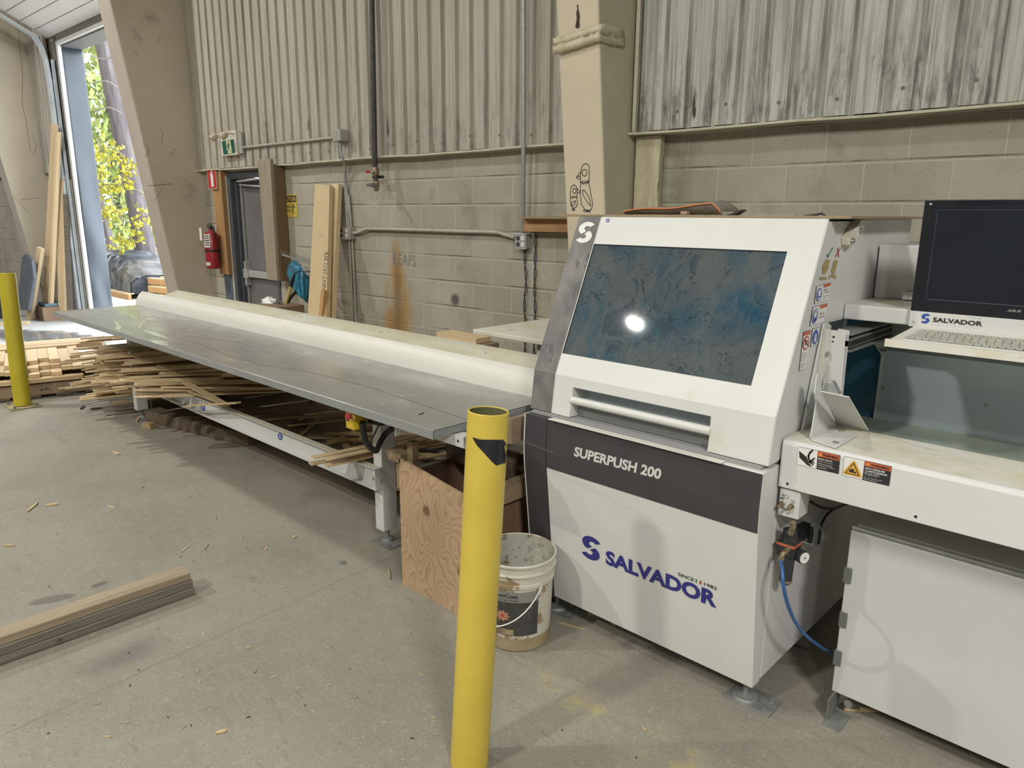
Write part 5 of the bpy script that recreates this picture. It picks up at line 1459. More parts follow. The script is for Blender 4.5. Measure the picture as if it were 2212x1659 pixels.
fr = Frame(((1, 0, 0), X1 + .038), (1092, 1056), (1142, 1040), (1092, 1042)); fr.text('KD-00490-V4', .25, .2, .98, .85, 0, 1, .01); fr.ring(.12, .5, .07, .35, .05, .25, 0, 1); fr.obj('mill_stamp', pm('faded_stamp', (.13, .10, .07), .8), BX)
MB().box(X0 + .01, X0 + .048, Y0b + .04, Y0b + .078, .30, .70).obj('corner_post', M['osb'], BX, .002)
MB().box(X0 - .02, X0 + .42, Y0b + .30, Y0b + .34, .545, .64).obj('inner_rail', M['darkwood'], BX, .003)
MB().box(X0 - .06, X0 - .02, Y0b + .03, Y0b + .07, .46, .62).obj('outer_cleat', M['osb'], BX, .002)
MB().box(X0 - .10, X0 + .01, Y0b + .0, Y0b + .06, .60, .645).obj('outer_cleat', M['osb'], BX, .002)
o = MB().box(-2.02, -1.995, 2.10, 2.62, .765, .875).obj('hardboard', M['board'], None, .001); tag(o, 'upright brown hardboard piece between the bin and the saw', 'board')
MB().box(-2.02, -1.995, 2.56, 2.61, 0, .765).obj('batten', M['board'], o)

# ------------------------------------------------ bucket
bc = (-1.845, 1.985)
BK = thing('paint_bucket', 'dirty white paint bucket with a dark printed label and wire handle', 'bucket', (bc[0], bc[1], 0))
prof = [(.0, .004), (.125, .004), (.129, .008), (.131, .03), (.140, .27), (.146, .272), (.146, .285), (.1415, .288), (.143, .318), (.151, .320), (.1515, .326), (.1435, .330), (.1445, .355), (.152, .358), (.153, .366), (.150, .370), (.1455, .368)]
mb = MB(); mb.lathe(prof, 56, (bc[0], bc[1], 0)); bk = mb.obj('shell', M['bucket'], BK, 0, True)
mb = MB(); mb.lathe([(.1455, .368), (.138, .27), (.124, .012), (0, .012)], 56, (bc[0], bc[1], 0)); mb.obj('inside', M['bucketin'], BK, 0, True)
mb = MB(); mb.lathe([(.1295, .005), (.1322, .03), (.1335, .058)], 56, (bc[0], bc[1], 0)); mb.obj('stained_base', M['bucketlow'], BK, 0, True)
def bp(a, z, e=.0008):
    r = .131 + (.140 - .131) * (z - .03) / .24 + e; return (bc[0] + r * math.cos(a), bc[1] + r * math.sin(a), z)
def band(a0, a1, z0, z1, e, mt, nm, par, n=24):
    v = []; f = []
    for k in range(n + 1):
        a = a0 + (a1 - a0) * k / n; v += [bp(a, z0, e), bp(a, z1, e)]
    f = [(2 * k, 2 * k + 2, 2 * k + 3, 2 * k + 1) for k in range(n)]
    return MB().add(v, f).obj(nm, mt, par, 0, True)
# direction from bucket towards the viewer
va = math.atan2(-bc[1], -bc[0])
lb = band(va - 1.75, va + .62, .072, .258, .0008, M['label'], 'label', BK)
band(va - 1.75, va + .62, .215, .258, .0014, M['labelgrey'], 'label_band', lb); band(va - 1.6, va - .1, .075, .10, .0014, M['bucketlow'], 'label_foot', lb)
def bprint(txt, a0, a1, z0, z1, mt, nm, bold=0.):
    vs, fs = text_mesh(txt, bold); v = [bp(a0 + (a1 - a0) * x, z0 + (z1 - z0) * y, .0022) for x, y in vs]
    return MB().add(v, fs).obj(nm, mt, lb)
bprint('VisionCoat', va - .80, va + .02, .234, .250, M['ink'], 'label_text', .02); bprint('FACTORY FINISH', va - .62, va + .03, .220, .227, M['ink'], 'label_text')
mb = MB(); ac = va - .42
for k in range(9):
    a = 2 * PI * k / 9; 
    pts = [(0, 0), (.5, .27), (1, .0), (.5, -.27)]
    v = []
    for u, w_ in pts:
        du = (math.cos(a) * u - math.sin(a) * w_) * .032; dz = (math.sin(a) * u + math.cos(a) * w_) * .026
        v.append(bp(ac + du / .135, .155 + dz, .0016 + .0001 * k))
    mb.add(v, [(0, 1, 2, 3)])
mb.obj('flower_print', M['petal'], lb)
mb = MB(); mb.add([bp(ac + .006 / .135 * math.cos(2 * PI * k / 10), .155 + .006 * math.sin(2 * PI * k / 10), .0032) for k in range(10)], [list(range(10))]); mb.obj('flower_print', M['redprint'], lb)
BK.scale = (1.035, 1.035, 1.035)
# handle: wire from side ears hanging low at the front
e1 = va + .72; e2 = va + .72 - PI
def ear(a): return Vector((bc[0] + .150 * math.cos(a), bc[1] + .150 * math.sin(a), .300))
hp_ = []
for k in range(25):
    t = k / 24; a = e1 + (e2 - e1) * t
    r = .150 + .022 * math.sin(PI * t); z = .300 - .185 * math.sin(PI * t) ** .8
    hp_.append((bc[0] + r * math.cos(a), bc[1] + r * math.sin(a), z))
hd = MB().tube(hp_, .0026, 8).obj('handle', M['whiteprint'], BK, 0, True)
MB().tube(hp_[9:16], [.004, .0085, .0095, .0095, .0095, .0085, .004], 12).obj('grip', M['bucket'], hd, 0, True)
for a in (e1, e2): q = ear(a); MB().disc(q - Vector((math.cos(a), math.sin(a), 0)) * .006, (math.cos(a), math.sin(a), 0), .013, .010, 14).obj('ear', M['bucket'], BK, .002)

# ------------------------------------------------ three weathered planks front left
gp_ = 'weathered planks on the floor'
for k, (zx, dx, x1_, mt, lb_) in enumerate(((0, .0, .0, 'oldwood', 'bottom plank of the three weathered planks on the floor at left'), (1, -.004, .0, 'oldwood', 'middle plank of the three weathered planks on the floor at left'), (2, -.012, -.006, 'oldtop', 'top plank of the three weathered planks on the floor at left, muddy on top'))):
    z0 = .001 + k * .0375; mb = MB()
    ya, yb = -.25, 1.19 - (.004 * k)
    xa, xb = -3.205 + dx, -3.112 + dx
    n = 12; v = []
    for i in range(n + 1):
        y = ya + (yb - ya) * i / n; w_ = .0015 * math.sin(5 * i + k * 2)
        e_ = random.uniform(-.0008, .0008)
        v += [(xa + w_, y, z0 + .002), (xa + w_ + .003, y, z0), (xb + w_ - .003, y, z0), (xb + w_, y, z0 + .003), (xb + w_, y, z0 + .0335 + e_), (xb + w_ - .004, y, z0 + .0365 + e_), (xa + w_ + .004, y, z0 + .0365), (xa + w_, y, z0 + .033)]
    f = []
    for i in range(n):
        for j in range(8): f.append((8 * i + j, 8 * i + (j + 1) % 8, 8 * i + 8 + (j + 1) % 8, 8 * i + 8 + j))
    f += [list(range(8)), [8 * n + j for j in range(8)]]
    o = mb.add(v, f).obj('weathered_plank', M[mt]); tag(o, lb_, 'plank', gp_)
    o.data.materials[0] = M[mt]

# ------------------------------------------------ chips and splinters on the floor
def chip_mesh(l, w_, h, mt):
    mb = MB(); v = []
    n = 3
    for i in range(n + 1):
        t = i / n - .5; ww = w_ * (1 - .5 * abs(2 * t) ** 2) * random.uniform(.7, 1.1)
        b_ = random.uniform(-.08, .08) * w_; zz = h * .3 * abs(2 * t) ** 2 * random.random()
        v += [(t * l, -ww / 2 + b_, zz), (t * l, ww / 2 + b_, zz), (t * l, ww / 2 + b_, zz + h), (t * l, -ww / 2 + b_, zz + h)]
    f = [(0, 1, 2, 3), (4 * n, 4 * n + 1, 4 * n + 2, 4 * n + 3)]
    for i in range(n):
        for j in range(4): f.append((4 * i + j, 4 * i + (j + 1) % 4, 4 * i + 4 + (j + 1) % 4, 4 * i + 4 + j))
    return mb.add(v, f).obj('wood_chip', mt)
def put(o, x, y, z, rz, lab, cat, group):
    o.location = (float(x), float(y), z); o.rotation_euler = (0, 0, rz); tag(o, lab, cat, group)
named = [((478, 1582), (.035, .018, .004), 1.2, 'broad pale wood chip on bare floor near the bottom left'), ((20, 1180), (.05, .014, .006), .9, 'pale wood chip lying left of the weathered planks'),
         ((400, 1187), (.075, .005, .003), 2.2, 'long thin splinter on the floor, left of two lying end to end'), ((446, 1182), (.075, .005, .003), 2.45, 'long thin splinter on the floor, right of two lying end to end'), ((575, 1186), (.03, .009, .003), 2.3, 'small pale chip right of the two long splinters'),
         ((635, 1161), (.030, .020, .004), 2.6, 'round white disc-like chip at the edge of the table shadow'), ((70, 1097), (.14, .014, .006), 2.5, 'long pale stick on the bare floor below the distant bollard'), ((113, 1092), (.06, .016, .010), 1.2, 'stubby stick end beside the long pale stick'),
         ((240, 1096), (.07, .008, .004), .2, 'slanting thin splinter right of the stubby stick'), ((840, 1241), (.10, .012, .006), 2.6, 'pale splinter beside the scrap bin'), ((1232, 1353), (.12, .010, .004), .3, 'long pale splinter between bucket and saw'),
         ((250, 818 + 162), (.10, .02, .008), .1, 'pale chip in the shadow of the offcut heap'), ((300, 906), (.16, .02, .014), 2.6, 'small stick lying before the offcut heap'), ((740, 1217), (.03, .02, .01), .5, 'grey crumpled scrap on the floor right of the table shadow')]
for (x, y), (l, w_, h), rz, lab in named:
    p = atZ(x, y, 0); o = chip_mesh(l, w_, h, M['steel'] if 'crumpled' in lab else M['chip']); put(o, p[0], p[1], .0012, rz, lab, 'wood chip' if 'crumpled' not in lab else 'scrap', None)
protos = [chip_mesh(random.uniform(.010, .030), random.uniform(.002, .006), random.uniform(.001, .003), M['chip']) for _ in range(8)] + [chip_mesh(random.uniform(.007, .016), .005, .002, M['dirt']) for _ in range(3)]
cnt = 0
for i in range(95):
    pr = protos[i % len(protos)] if i >= len(protos) else protos[i]
    for _ in range(50):
        x = random.uniform(20, 1600); y = random.uniform(890, 1640)
        p = atZ(x, y, 0)
        if p[1] < 1.9 and -8 < p[0] < -.2 and not (-3.3 < p[0] < -3.0 and p[1] < 1.3) and not (-2.6 < p[0] < -1.6 and p[1] > 1.75): break
        if 1.9 <= p[1] < 2.9 and -6 < p[0] < -3.0 and random.random() < .8: break
    o = pr if i < len(protos) else pr.copy()
    if i >= len(protos): C.objects.link(o)
    dk = o.data.materials[0] == M['dirt']
    put(o, p[0], p[1], .0012, random.uniform(0, PI), 'small dark crumb of debris scattered on the concrete floor' if dk else 'tiny pale wood splinter scattered on the concrete floor', 'debris' if dk else 'wood chip', 'dark crumbs on the floor' if dk else 'tiny splinters on the floor')
for x, y, l in ((178, 882, .09), (208, 884, .09)):
    p = atZ(x, y, 0); o = chip_mesh(l, .03, .012, M['dirt']); put(o, p[0], p[1], .001, 1.0 if x > 200 else 2.6, 'dark flat scrap before the pallet, %s of two' % ('right' if x > 200 else 'left'), 'scrap', None)
p = atZ(322, 925, 0); o = MB().box(-.045, .045, -.03, .03, 0, .045).obj('offcut_block', M['blockscrap'], None, .003); put(o, p[0], p[1], .001, .4, 'small cut wood block lying before the heap under the table', 'wood block', None)
for i, (x, y, lab) in enumerate(((1271, 1338, 'pale wood block under the saw, beside the bucket'), (1318, 1356, 'small chunk of wood under the saw front'), (1225, 1312, 'brown chunk of wood under the saw near the bucket'))):
    p = atZ(x, y, 0); o = MB().box(-.03, .03, -.018, .018, 0, .045 if i == 0 else .02).obj('offcut_block', M['blockscrap'], None, .002); put(o, p[0], p[1] + .05, .001, .3 + i, lab, 'wood block', None)
p = atZ(1985, 1550, 0)
for i, (l, rz, z, lab) in enumerate(((.16, .75, .001, 'thin stick leaning under the electrical cabinet front'), (.16, .05, .012, 'splintered stick lying across another under the electrical cabinet'))):
    q = atZ(1868 + 45 * i, 1542 + 8 * i, 0); o = chip_mesh(l, .02, .008, M['chip']); put(o, q[0], q[1] + .02, z, rz, lab, 'stick', None)

# ------------------------------------------------ heap of offcut strips under the table
gst = 'thin offcut strips heaped under the long table'
def strip_mesh(l, w_, h):
    mb = MB(); c = random.uniform(-.012, .012); n = 6; v = []
    for i in range(n + 1):
        t = i / n; y = c * math.sin(PI * t); ww = w_ * (1 if 0 < i < n else random.uniform(.5, 1)); x = t * l
        v += [(x, y - ww / 2, 0), (x, y + ww / 2, 0), (x, y + ww / 2, h), (x, y - ww / 2, h)]
    f = [(0, 1, 2, 3), (4 * n, 4 * n + 1, 4 * n + 2, 4 * n + 3)]
    for i in range(n):
        for j in range(4): f.append((4 * i + j, 4 * i + (j + 1) % 4, 4 * i + 4 + (j + 1) % 4, 4 * i + 4 + j))
    return mb.add(v, f).obj('offcut_strip', M['strip'])
dims = [(random.uniform(1.3, 2.0), random.choice([.014, .02, .028, .038, .05, .07, .085]), random.uniform(.005, .012)) for _ in range(13)] + [(1.75, .14, .010), (1.6, .12, .011), (1.85, .13, .009)]
sp = [strip_mesh(*d) for d in dims]; used = 0
NS = 210
for i in range(NS):
    u = (i * .61803) % 1.0                      # across the heap: 0 = far end, 1 = near end
    lv = (i // 14) / (NS / 14.)                 # height order
    xe = -7.40 + 2.15 * u + random.uniform(-.12, .12)
    wide = u > .45 and lv > .78 and random.random() < .55
    k = (13 + i % 3) if wide else (used * 5 + i) % 13
    if used < 16: k = used; o = sp[used]
    else: o = sp[k].copy(); C.objects.link(o)
    used += 1
    l = dims[k][0]
    lo = .10 if xe < -6.45 else .442
    hi = .62 if xe < -6.3 else .62 - .10 * min(1, (xe + 6.3) / .8)
    z = lo + (hi - lo) * lv + random.uniform(0, .01)
    ye = 1.93 - .16 * (1 - lv) * (1 if xe > -6.45 else .3) + random.uniform(-.10, .22) + (.25 if xe < -7.0 else 0)
    if random.random() < .3: ye += random.uniform(.1, .5)
    ang = R(97 - 42 * u + random.gauss(0, 5.5))
    if ye + l * math.sin(ang) > 3.80: ye = 3.80 - l * math.sin(ang)
    o.location = (xe, ye, z); o.rotation_euler = (R(random.gauss(0, 6)), R(random.gauss(1.0 if lo > .2 else .3, 1.0)), ang)
    tag(o, 'wide thin board lying flat among the offcut strips under the long table' if k >= 13 else 'thin pale offcut strip heaped with many others under the long table', 'wood strip', gst if k < 13 else 'wide thin boards in the offcut heap')
# a few crossing pieces on top of the heap
for k, (A_, B_, w_, lab) in enumerate((((400, 826, 2.05, .50), (490, 876, 2.02, .47), .05, 'flat board slanting down across the front of the offcut heap'), ((352, 826, 2.06, .49), (470, 868, 2.02, .46), .02, 'narrow strip slanting down beside the slanting flat board'), ((406, 876, 2.0, .45), (515, 870, 2.0, .47), .035, 'strip lying along the rail in front of the heap'), ((180, 783, 0, 0), (235, 765, 0, 0), .05, ''))):
    if not lab: continue
    a = Vector(atY(*A_[:3])); b = Vector(atY(*B_[:3])); d = b - a
    o = MB().box(0, d.length, -w_ / 2, w_ / 2, -.005, .005).obj('offcut_strip', M['strip'], None, .001)
    o.matrix_world = Matrix.Translation(a) @ d.to_track_quat('X', 'Z').to_matrix().to_4x4(); tag(o, lab, 'wood strip')
# loose strips further under and behind
for i in range(26):
    o = sp[i % 13].copy(); C.objects.link(o); x = random.uniform(-5.3, -3.4); y = random.uniform(2.55, 2.9); an = R(random.gauss(70, 30)); l = dims[i % 13][0]
    if y + l * .6 * math.sin(an) > 3.75: y = 3.75 - l * .6 * math.sin(an)
    o.location = (x, y, .004 + .004 * i); o.rotation_euler = (0, 0, an); o.scale = (.6, 1, 1)
    tag(o, 'loose pale strip on the floor between the table and the wall', 'wood strip', 'loose strips behind the heap')
DB = MB().box(0, 1.25, -.07, .07, 0, .10).obj('dunnage_timber', M['darkwood'], None, .006); a = atZ(318, 910, 0); b = atZ(535, 962, 0); d = b - a
DB.location = (float(a[0]), float(a[1]) + .05, .001); DB.rotation_euler = (0, 0, math.atan2(d[1], d[0])); tag(DB, 'dirty square timber on the floor in front of the offcut heap', 'timber')
for i, (x, lab) in enumerate(((-6.6, 'dirty cross timber under the left end of the offcut heap'), (-5.2, 'dirty cross timber under the right part of the offcut heap'))):
    if i == 0: o = MB().box(x - .05, x + .05, 2.30, 3.0, 0, .09).obj('dunnage_timber', M['darkwood'], None, .005)
    else: o = MB().box(x - .05, x + .05, 2.55, 3.0, 0, .09).obj('dunnage_timber', M['darkwood'], None, .005)
    tag(o, lab, 'timber')
# bundle resting on the rail near the leg
a = Vector(atZ(670, 1003, .445)); b = Vector(atZ(862, 962, .445)); d = (b - a); L_ = d.length + .25
for k in range(5):
    o = MB().box(0, L_ - .05 * (k % 3), -.022, .022, 0, .008).obj('offcut_strip', M['strip'], None, .001)
    off = (.03 * (k % 2), [.0, .03, -.02, .015, .035][k])
    o.matrix_world = Matrix.Translation(a + Vector((.05 * ((k * 2) % 3), off[1], .0105 * k - .004))) @ d.to_track_quat('X', 'Z').to_matrix().to_4x4()
    tag(o, '%s strip in the small bundle poking out over the rail beside the table leg' % ['bottom', 'second lowest', 'middle', 'second highest', 'top'][k], 'wood strip', 'small bundle of strips by the table leg')

# ------------------------------------------------ pallet with short pine boards
PAL = thing('pallet', 'low wooden pallet marked P.E. under the pine boards at left', 'pallet', (-8.3, 2.0, 0), None, (0, 0, R(-15)))
PMt = Matrix.Translation((-7.70, 1.80, 0)) @ Matrix.Rotation(R(-13), 4, 'Z')
def pb_(x0, x1, y0, y1, z0, z1, nm, mt, par=None, bev=.002):
    o = MB().box(x0, x1, y0, y1, z0, z1, 0, PMt).obj(nm, mt, par, bev); return o
pb_(-.04, .0, -1.4, .62, .03, .135, 'stringer', M['board'], PAL); pb_(-.62, -.58, -1.4, .62, .03, .135, 'stringer', M['board'], PAL); pb_(-1.2, -1.16, -1.4, .62, .03, .135, 'stringer', M['board'], PAL)
for k in range(9): pb_(-1.22, .0, -1.38 + k * .24, -1.26 + k * .24, .008, .028, 'bottom_slat', M['darkwood'], PAL)
P_ = PMt @ Vector((0, -.1, 0)); nn = (PMt.to_3x3() @ Vector((1, 0, 0))); PLF = (tuple(nn), float(nn.dot(P_)))
fr = Frame(PLF, (88, 845), (108, 841), (88, 840)); fr.text('P.E.', 0, 0, 1, 1.0, 0, 1, .03); fr.obj('stencil', M['ink'], PAL, 'black stencil P.E.')
o = pb_(-.09, .02, -1.4, .30, .150, .188, 'pine_plank', M['piney']); tag(o, 'long pine plank lying across the pallet edge under the short boards', 'board')
o = pb_(-1.25, -1.14, -1.4, .6, .150, .188, 'pine_plank', M['piney']); tag(o, 'far pine plank lying across the pallet', 'board')
# layers of short 2x4s running along x
random.seed(11)
labs = []
for layer in range(3):
    z0 = .190 + layer * .0385
    y = -1.30
    k = 0
    while y < .42:
        x1 = random.choice([-.02, -.10, -.18, -.05, -.28, .02]) - layer * .05
        if layer == 2: x1 -= .05
        ln = random.uniform(.75, .95)
        if y + .09 > .40 and layer == 2: break
        o = pb_(x1 - ln, x1, y, y + .0875, z0, z0 + .037, 'pine_board', M['pine'])
        labs.append((o, layer))
        tag(o, 'x', 'board', '%s layer of short pine boards on the pallet' % ['lowest', 'middle', 'topmost'][layer])
        y += .0895; k += 1
ORD = ['first', 'second', 'third', 'fourth', 'fifth', 'sixth', 'seventh', 'eighth', 'ninth', 'tenth', 'eleventh', 'twelfth', 'thirteenth', 'fourteenth', 'fifteenth', 'sixteenth', 'seventeenth', 'eighteenth', 'nineteenth', 'twentieth', 'last']
for layer in range(3):
    q = [o for o, l in labs if l == layer][::-1]
    for i, o in enumerate(q): o['label'] = 'short pine board, %s from the right in the %s layer on the pallet' % (ORD[min(i, 20)], ['lowest', 'middle', 'topmost'][layer])
for k in range(3):
    o = pb_(-1.20 - k * .15, -1.06 - k * .15, -1.3, -.25 if k == 0 else .5, .28, .32, 'pine_plank', M['piney']); tag(o, 'wide pine plank at the back of the pallet, %s of three' % ['nearest', 'middle', 'farthest'][k], 'board', 'wide planks at the back of the pallet')
    o = pb_(-1.20 - k * .15, -1.06 - k * .15, -.24 if k == 0 else .51, .55, .28, .318, 'pine_plank', M['piney']) if k == 0 else None
    if o: tag(o, 'shorter wide pine plank in line behind the distant bollard', 'board')
    o = pb_(-1.62, -1.02, -1.3 + k * .9, -1.2 + k * .9, .0, .278, 'bearer', M['board']); tag(o, 'rough bearer block under the wide pine planks, %s of three' % ['left', 'middle', 'right'][k], 'timber', 'bearers under the wide planks')

# =================================================================== THINGS ON AND AGAINST THE BACK WALL
def wobj(mb, name, mt, bevel=0, sm=False, par=None):
    o = mb.obj(name, mt, None, bevel, sm); wall_frame(o)
    if par: setp(o, par)
    return o
def wthing(name, label, cat, s, t, z, group=None): return thing(name, label, cat, wpt(s, t, z), group)
def wp(x, y, t=0.): return atW(x, y, t)
def wtube(P, r, n=10): return MB().tube(P, r, n)
T9 = -.06
# exit sign with twin heads
EX = wthing('exit_sign', 'green running-man exit sign with two emergency light heads above the door', 'exit sign', -7.7, -.1, 2.4)
a = wp(479, 337, -.11); b = wp(508, 281, -.11)
wobj(MB().box(a[0], b[0], -.11, -.06, a[2], b[2] - .0), 'housing', M['cream'] if 0 else pm('off_white_housing', (.62, .60, .55), .5), .004, par=EX)
wobj(MB().box(b[0] + .0, b[0] + .075, -.09, -.055, a[2] + .01, b[2] - .02), 'side_box', M['boxgrey'], .004, par=EX)
PE = (tuple(WN), 4.12 - .1105)
fr = Frame(PE, (482.5, 335), (509, 331), (478.5, 305)); fr.rect(0.02, .02, .98, .98, 0, 1); fr.rect(.36, .06, .72, .94, 1, 2)
fr.oval(.53, .80, .055, .055, 0, 3); fr.poly([(.46, .72), (.60, .72), (.57, .42), (.47, .42)], 0, 3); fr.stroke([(.47, .70), (.40, .52), (.46, .46)], .006, 0, 4); fr.stroke([(.58, .70), (.68, .58)], .006, 0, 4)
fr.stroke([(.50, .44), (.46, .26), (.36, .22)], .008, 0, 4); fr.stroke([(.55, .44), (.60, .26), (.64, .12)], .008, 0, 4); fr.rect(.36, .06, .42, .2, 0, 3)
o = fr.obj('sign_face', [flat('exit_green', (.012, .09, .065), .5), flat('pale_sign_yellow', (.62, .65, .38), .5)], EX); o['label'] = 'green face with a running figure'
for x, y, tx in ((463, 295, -.15), (485, 292, -.19)):
    p = wp(x, y, tx); d = Vector((-.25, -.6, -.55)).normalized(); q = Vector(p) - d * .03
    mb = MB().tube([q, q + d * .012, q + d * .05, q + d * .075], [.026, .034, .036, .036], 18); mb.tube([q, Vector((p[0] + .05, -.11, p[2] + .02))], .010, 8)
    wobj(mb, 'lamp_head', M['cream'], 0, True, EX)
# conduit up to the exit sign, junction box
JB = wthing('junction_box', 'grey junction box on the ribbed cladding above the leaning boards', 'electrical box', -5.65, -.1, 2.37)
a = wp(720, 303, -.14); b = wp(741, 281, -.14)
wobj(MB().box(a[0], b[0] - .03, -.15, -.055, a[2] - .01, b[2] + .01), 'box', M['boxgrey'], .004, par=JB)
JS, JZ = (a[0] + b[0] - .03) / 2, a[2]
C1 = wobj(wtube([(-7.40, -.075, 2.385), (-5.72, -.075, 2.385 + .0)], .0125), 'conduit', M['conduit'], 0, True)
a = wp(513, 320, -.075); b = wp(722, 297, -.075)
C1.data = wtube([a, b], .0125).obj('tmp', M['conduit'], None, 0, True).data
bpy.data.objects.remove(bpy.data.objects['tmp']); C1.name = 'conduit'
tag(C1, 'painted conduit running level from the exit sign to the junction box', 'conduit')
def wline(P, r, lab, mt='conduit', n=5):
    o = wobj(MB().tube(smooth([wp(x, y, t) for x, y, t in P], n) if len(P) > 2 else [wp(x, y, t) for x, y, t in P], r, 10), 'conduit', M[mt], 0, True); tag(o, lab, 'conduit'); return o
wline([(735, 303, -.10), (736, 325, -.10), (741, 345, -.09), (745, 356, -.06), (746, 400, -.025), (750, 490, -.025)], .013, 'painted conduit dropping from the junction box to the left outlet box', 'conduitg')
wline([(748, 400, -.02), (755, 510, -.02), (762, 700, -.02), (766, 760, -.02)], .012, 'left of two old conduits running down below the left outlet box')
wline([(753, 420, -.02), (761, 520, -.02), (770, 700, -.02), (774, 765, -.02)], .010, 'right of two old conduits running down below the left outlet box')
wline([(757, 503, -.03), (770, 503, -.03), (785, 498, -.03), (800, 494.5, -.03), (900, 497, -.03), (1000, 500, -.03), (1070, 502, -.03), (1090, 507, -.03), (1112, 513, -.03)], .0155, 'painted conduit running level between the two outlet boxes')
q_ = wp(1131.5, 0, -.105)
C5 = wobj(MB().tube([(q_[0], -.105, 7.3), q_, wp(1131, 300, -.105), wp(1130, 440, -.09), wp(1130, 503, -.05)], .016, 10), 'conduit', M['conduitg'], 0, True); tag(C5, 'galvanised conduit dropping down the wall to the right outlet box', 'conduit')
def outlet(x0, y0, x1, y1, lab):
    T = wthing('outlet_box', lab, 'outlet', *wp((x0 + x1) / 2, (y0 + y1) / 2, -.03))
    a = wp(x0, y1, -.06); b = wp(x1, y0, -.06); s0, s1, z0, z1 = a[0], b[0], a[2], b[2]
    wobj(MB().box(s0, s1, -.06, -.0, z0, z1), 'box', M['boxgrey'], .003, par=T)
    wobj(MB().box(s0 - .003, s1 + .003, -.063, -.060, z0 - .003, z1 + .003), 'face_plate', M['alu'], .001, par=T)
    for i, (u, c) in enumerate(((.28, 'dark'), (.72, 'whiteprint'))):
        for v_ in (.3, .72):
            o = wobj(MB().disc((s0 + (s1 - s0) * u, -.063, z0 + (z1 - z0) * v_), (0, -1, 0), .0165, .003, 18), 'socket', M[c], 0, par=T); o['label'] = 'black socket' if c == 'dark' else 'white socket'
            mb = MB()
            for dx in (-.006, .006): mb.box(s0 + (s1 - s0) * u + dx - .001, s0 + (s1 - s0) * u + dx + .001, -.0668, -.066, z0 + (z1 - z0) * v_ - .003, z0 + (z1 - z0) * v_ + .006)
            wobj(mb, 'slots', M['ink'] if c != 'dark' else M['grey'], 0, par=o)
    return T
outlet(732, 491, 756, 516, 'grey outlet box with two black and two white sockets, left one beside the leaning boards'); outlet(1113, 506, 1136, 537, 'grey outlet box with two black and two white sockets, right one below the wooden ledger')
for i, (xs, lab) in enumerate((((1134, 1136, 1133, 1135, 1134), 'pair of twisted black wires hanging below the right outlet box'), ((1157, 1156, 1155, 1156, 1153), 'pair of twisted black wires hanging from the wooden ledger'))):
    mb = MB()
    for k in (0, 1):
        P = []
        for j, y in enumerate(range(505 if i else 538, 770, 10)):
            x = xs[min(4, j // 5)] + (2.2 * math.sin(j * .9 + k * PI)); P.append(wp(x, y, -.012))
        mb.tube(P, .0032, 6)
    o = wobj(mb, 'wires', M['black'], 0, True); tag(o, lab, 'wire', None, None)
# ledger board on the wall
a = wp(1130, 500, -.09); b = wp(1245, 474, -.09)
o = wobj(MB().box(a[0], b[0] + .05, -.09, -.0, a[2], b[2] + .005), 'ledger_board', M['ledgewood'], .003); tag(o, 'splintered tan wooden ledger board on the wall beside the near column', 'board')
a = wp(1140, 474, -.05); o = wobj(MB().box(a[0], a[0] + .9, -.16, -.02, a[2] + .006, a[2] + .02), 'thin_board', M['osb'], .001); tag(o, 'thin board lying flat on the wooden ledger', 'board')
# black pipe with valve and tap
PI_ = wthing('iron_pipe', 'black iron pipe coming down the wall to a brass tap with a red-handled valve', 'pipe', -5.13, -.11, 1.9)
pt_ = wp(803, 0, -.12)
wobj(wtube([(pt_[0], -.12, 7.3), pt_, wp(810, 362, -.12)], .023, 14), 'pipe', M['pipe'], 0, True, PI_)
wobj(wtube([wp(810.5, 362, -.12), wp(811, 366, -.12), wp(811, 376, -.12), wp(811.5, 380, -.12)], [.026, .032, .032, .024], 12), 'valve', M['brass'], 0, True, PI_)
wobj(wtube([wp(811.5, 380, -.12), wp(812, 394, -.12)], .020, 12), 'nipple', M['pipe'], 0, True, PI_)
wobj(wtube([wp(812, 393, -.12), wp(813, 397, -.12), wp(813, 410, -.12), wp(813, 413, -.12)], [.028, .028, .022, .010], 12), 'tee', M['brass'], 0, True, PI_)
wobj(wtube([wp(812, 400, -.14), wp(804, 400, -.19), wp(797, 399, -.22), wp(792, 400, -.235)], [.014, .018, .012, .014], 12), 'tap', M['dulsteel'], 0, True, PI_)
p = wp(806, 371, -.16); wobj(MB().tube([wp(808, 371, -.15), wp(800, 371, -.17)], .006, 8), 'lever', M['steel'], 0, True, PI_)
wobj(MB().tube([wp(800, 371, -.17), wp(790, 370.5, -.20)], .011, 8), 'lever_grip', M['redprint'], 0, True, PI_)
a = wp(816, 383, -.06); wobj(MB().box(a[0] - .04, a[0] + .09, -.09, -.06, a[2] - .012, a[2] + .012), 'clamp', M['ink'], .002, par=PI_)
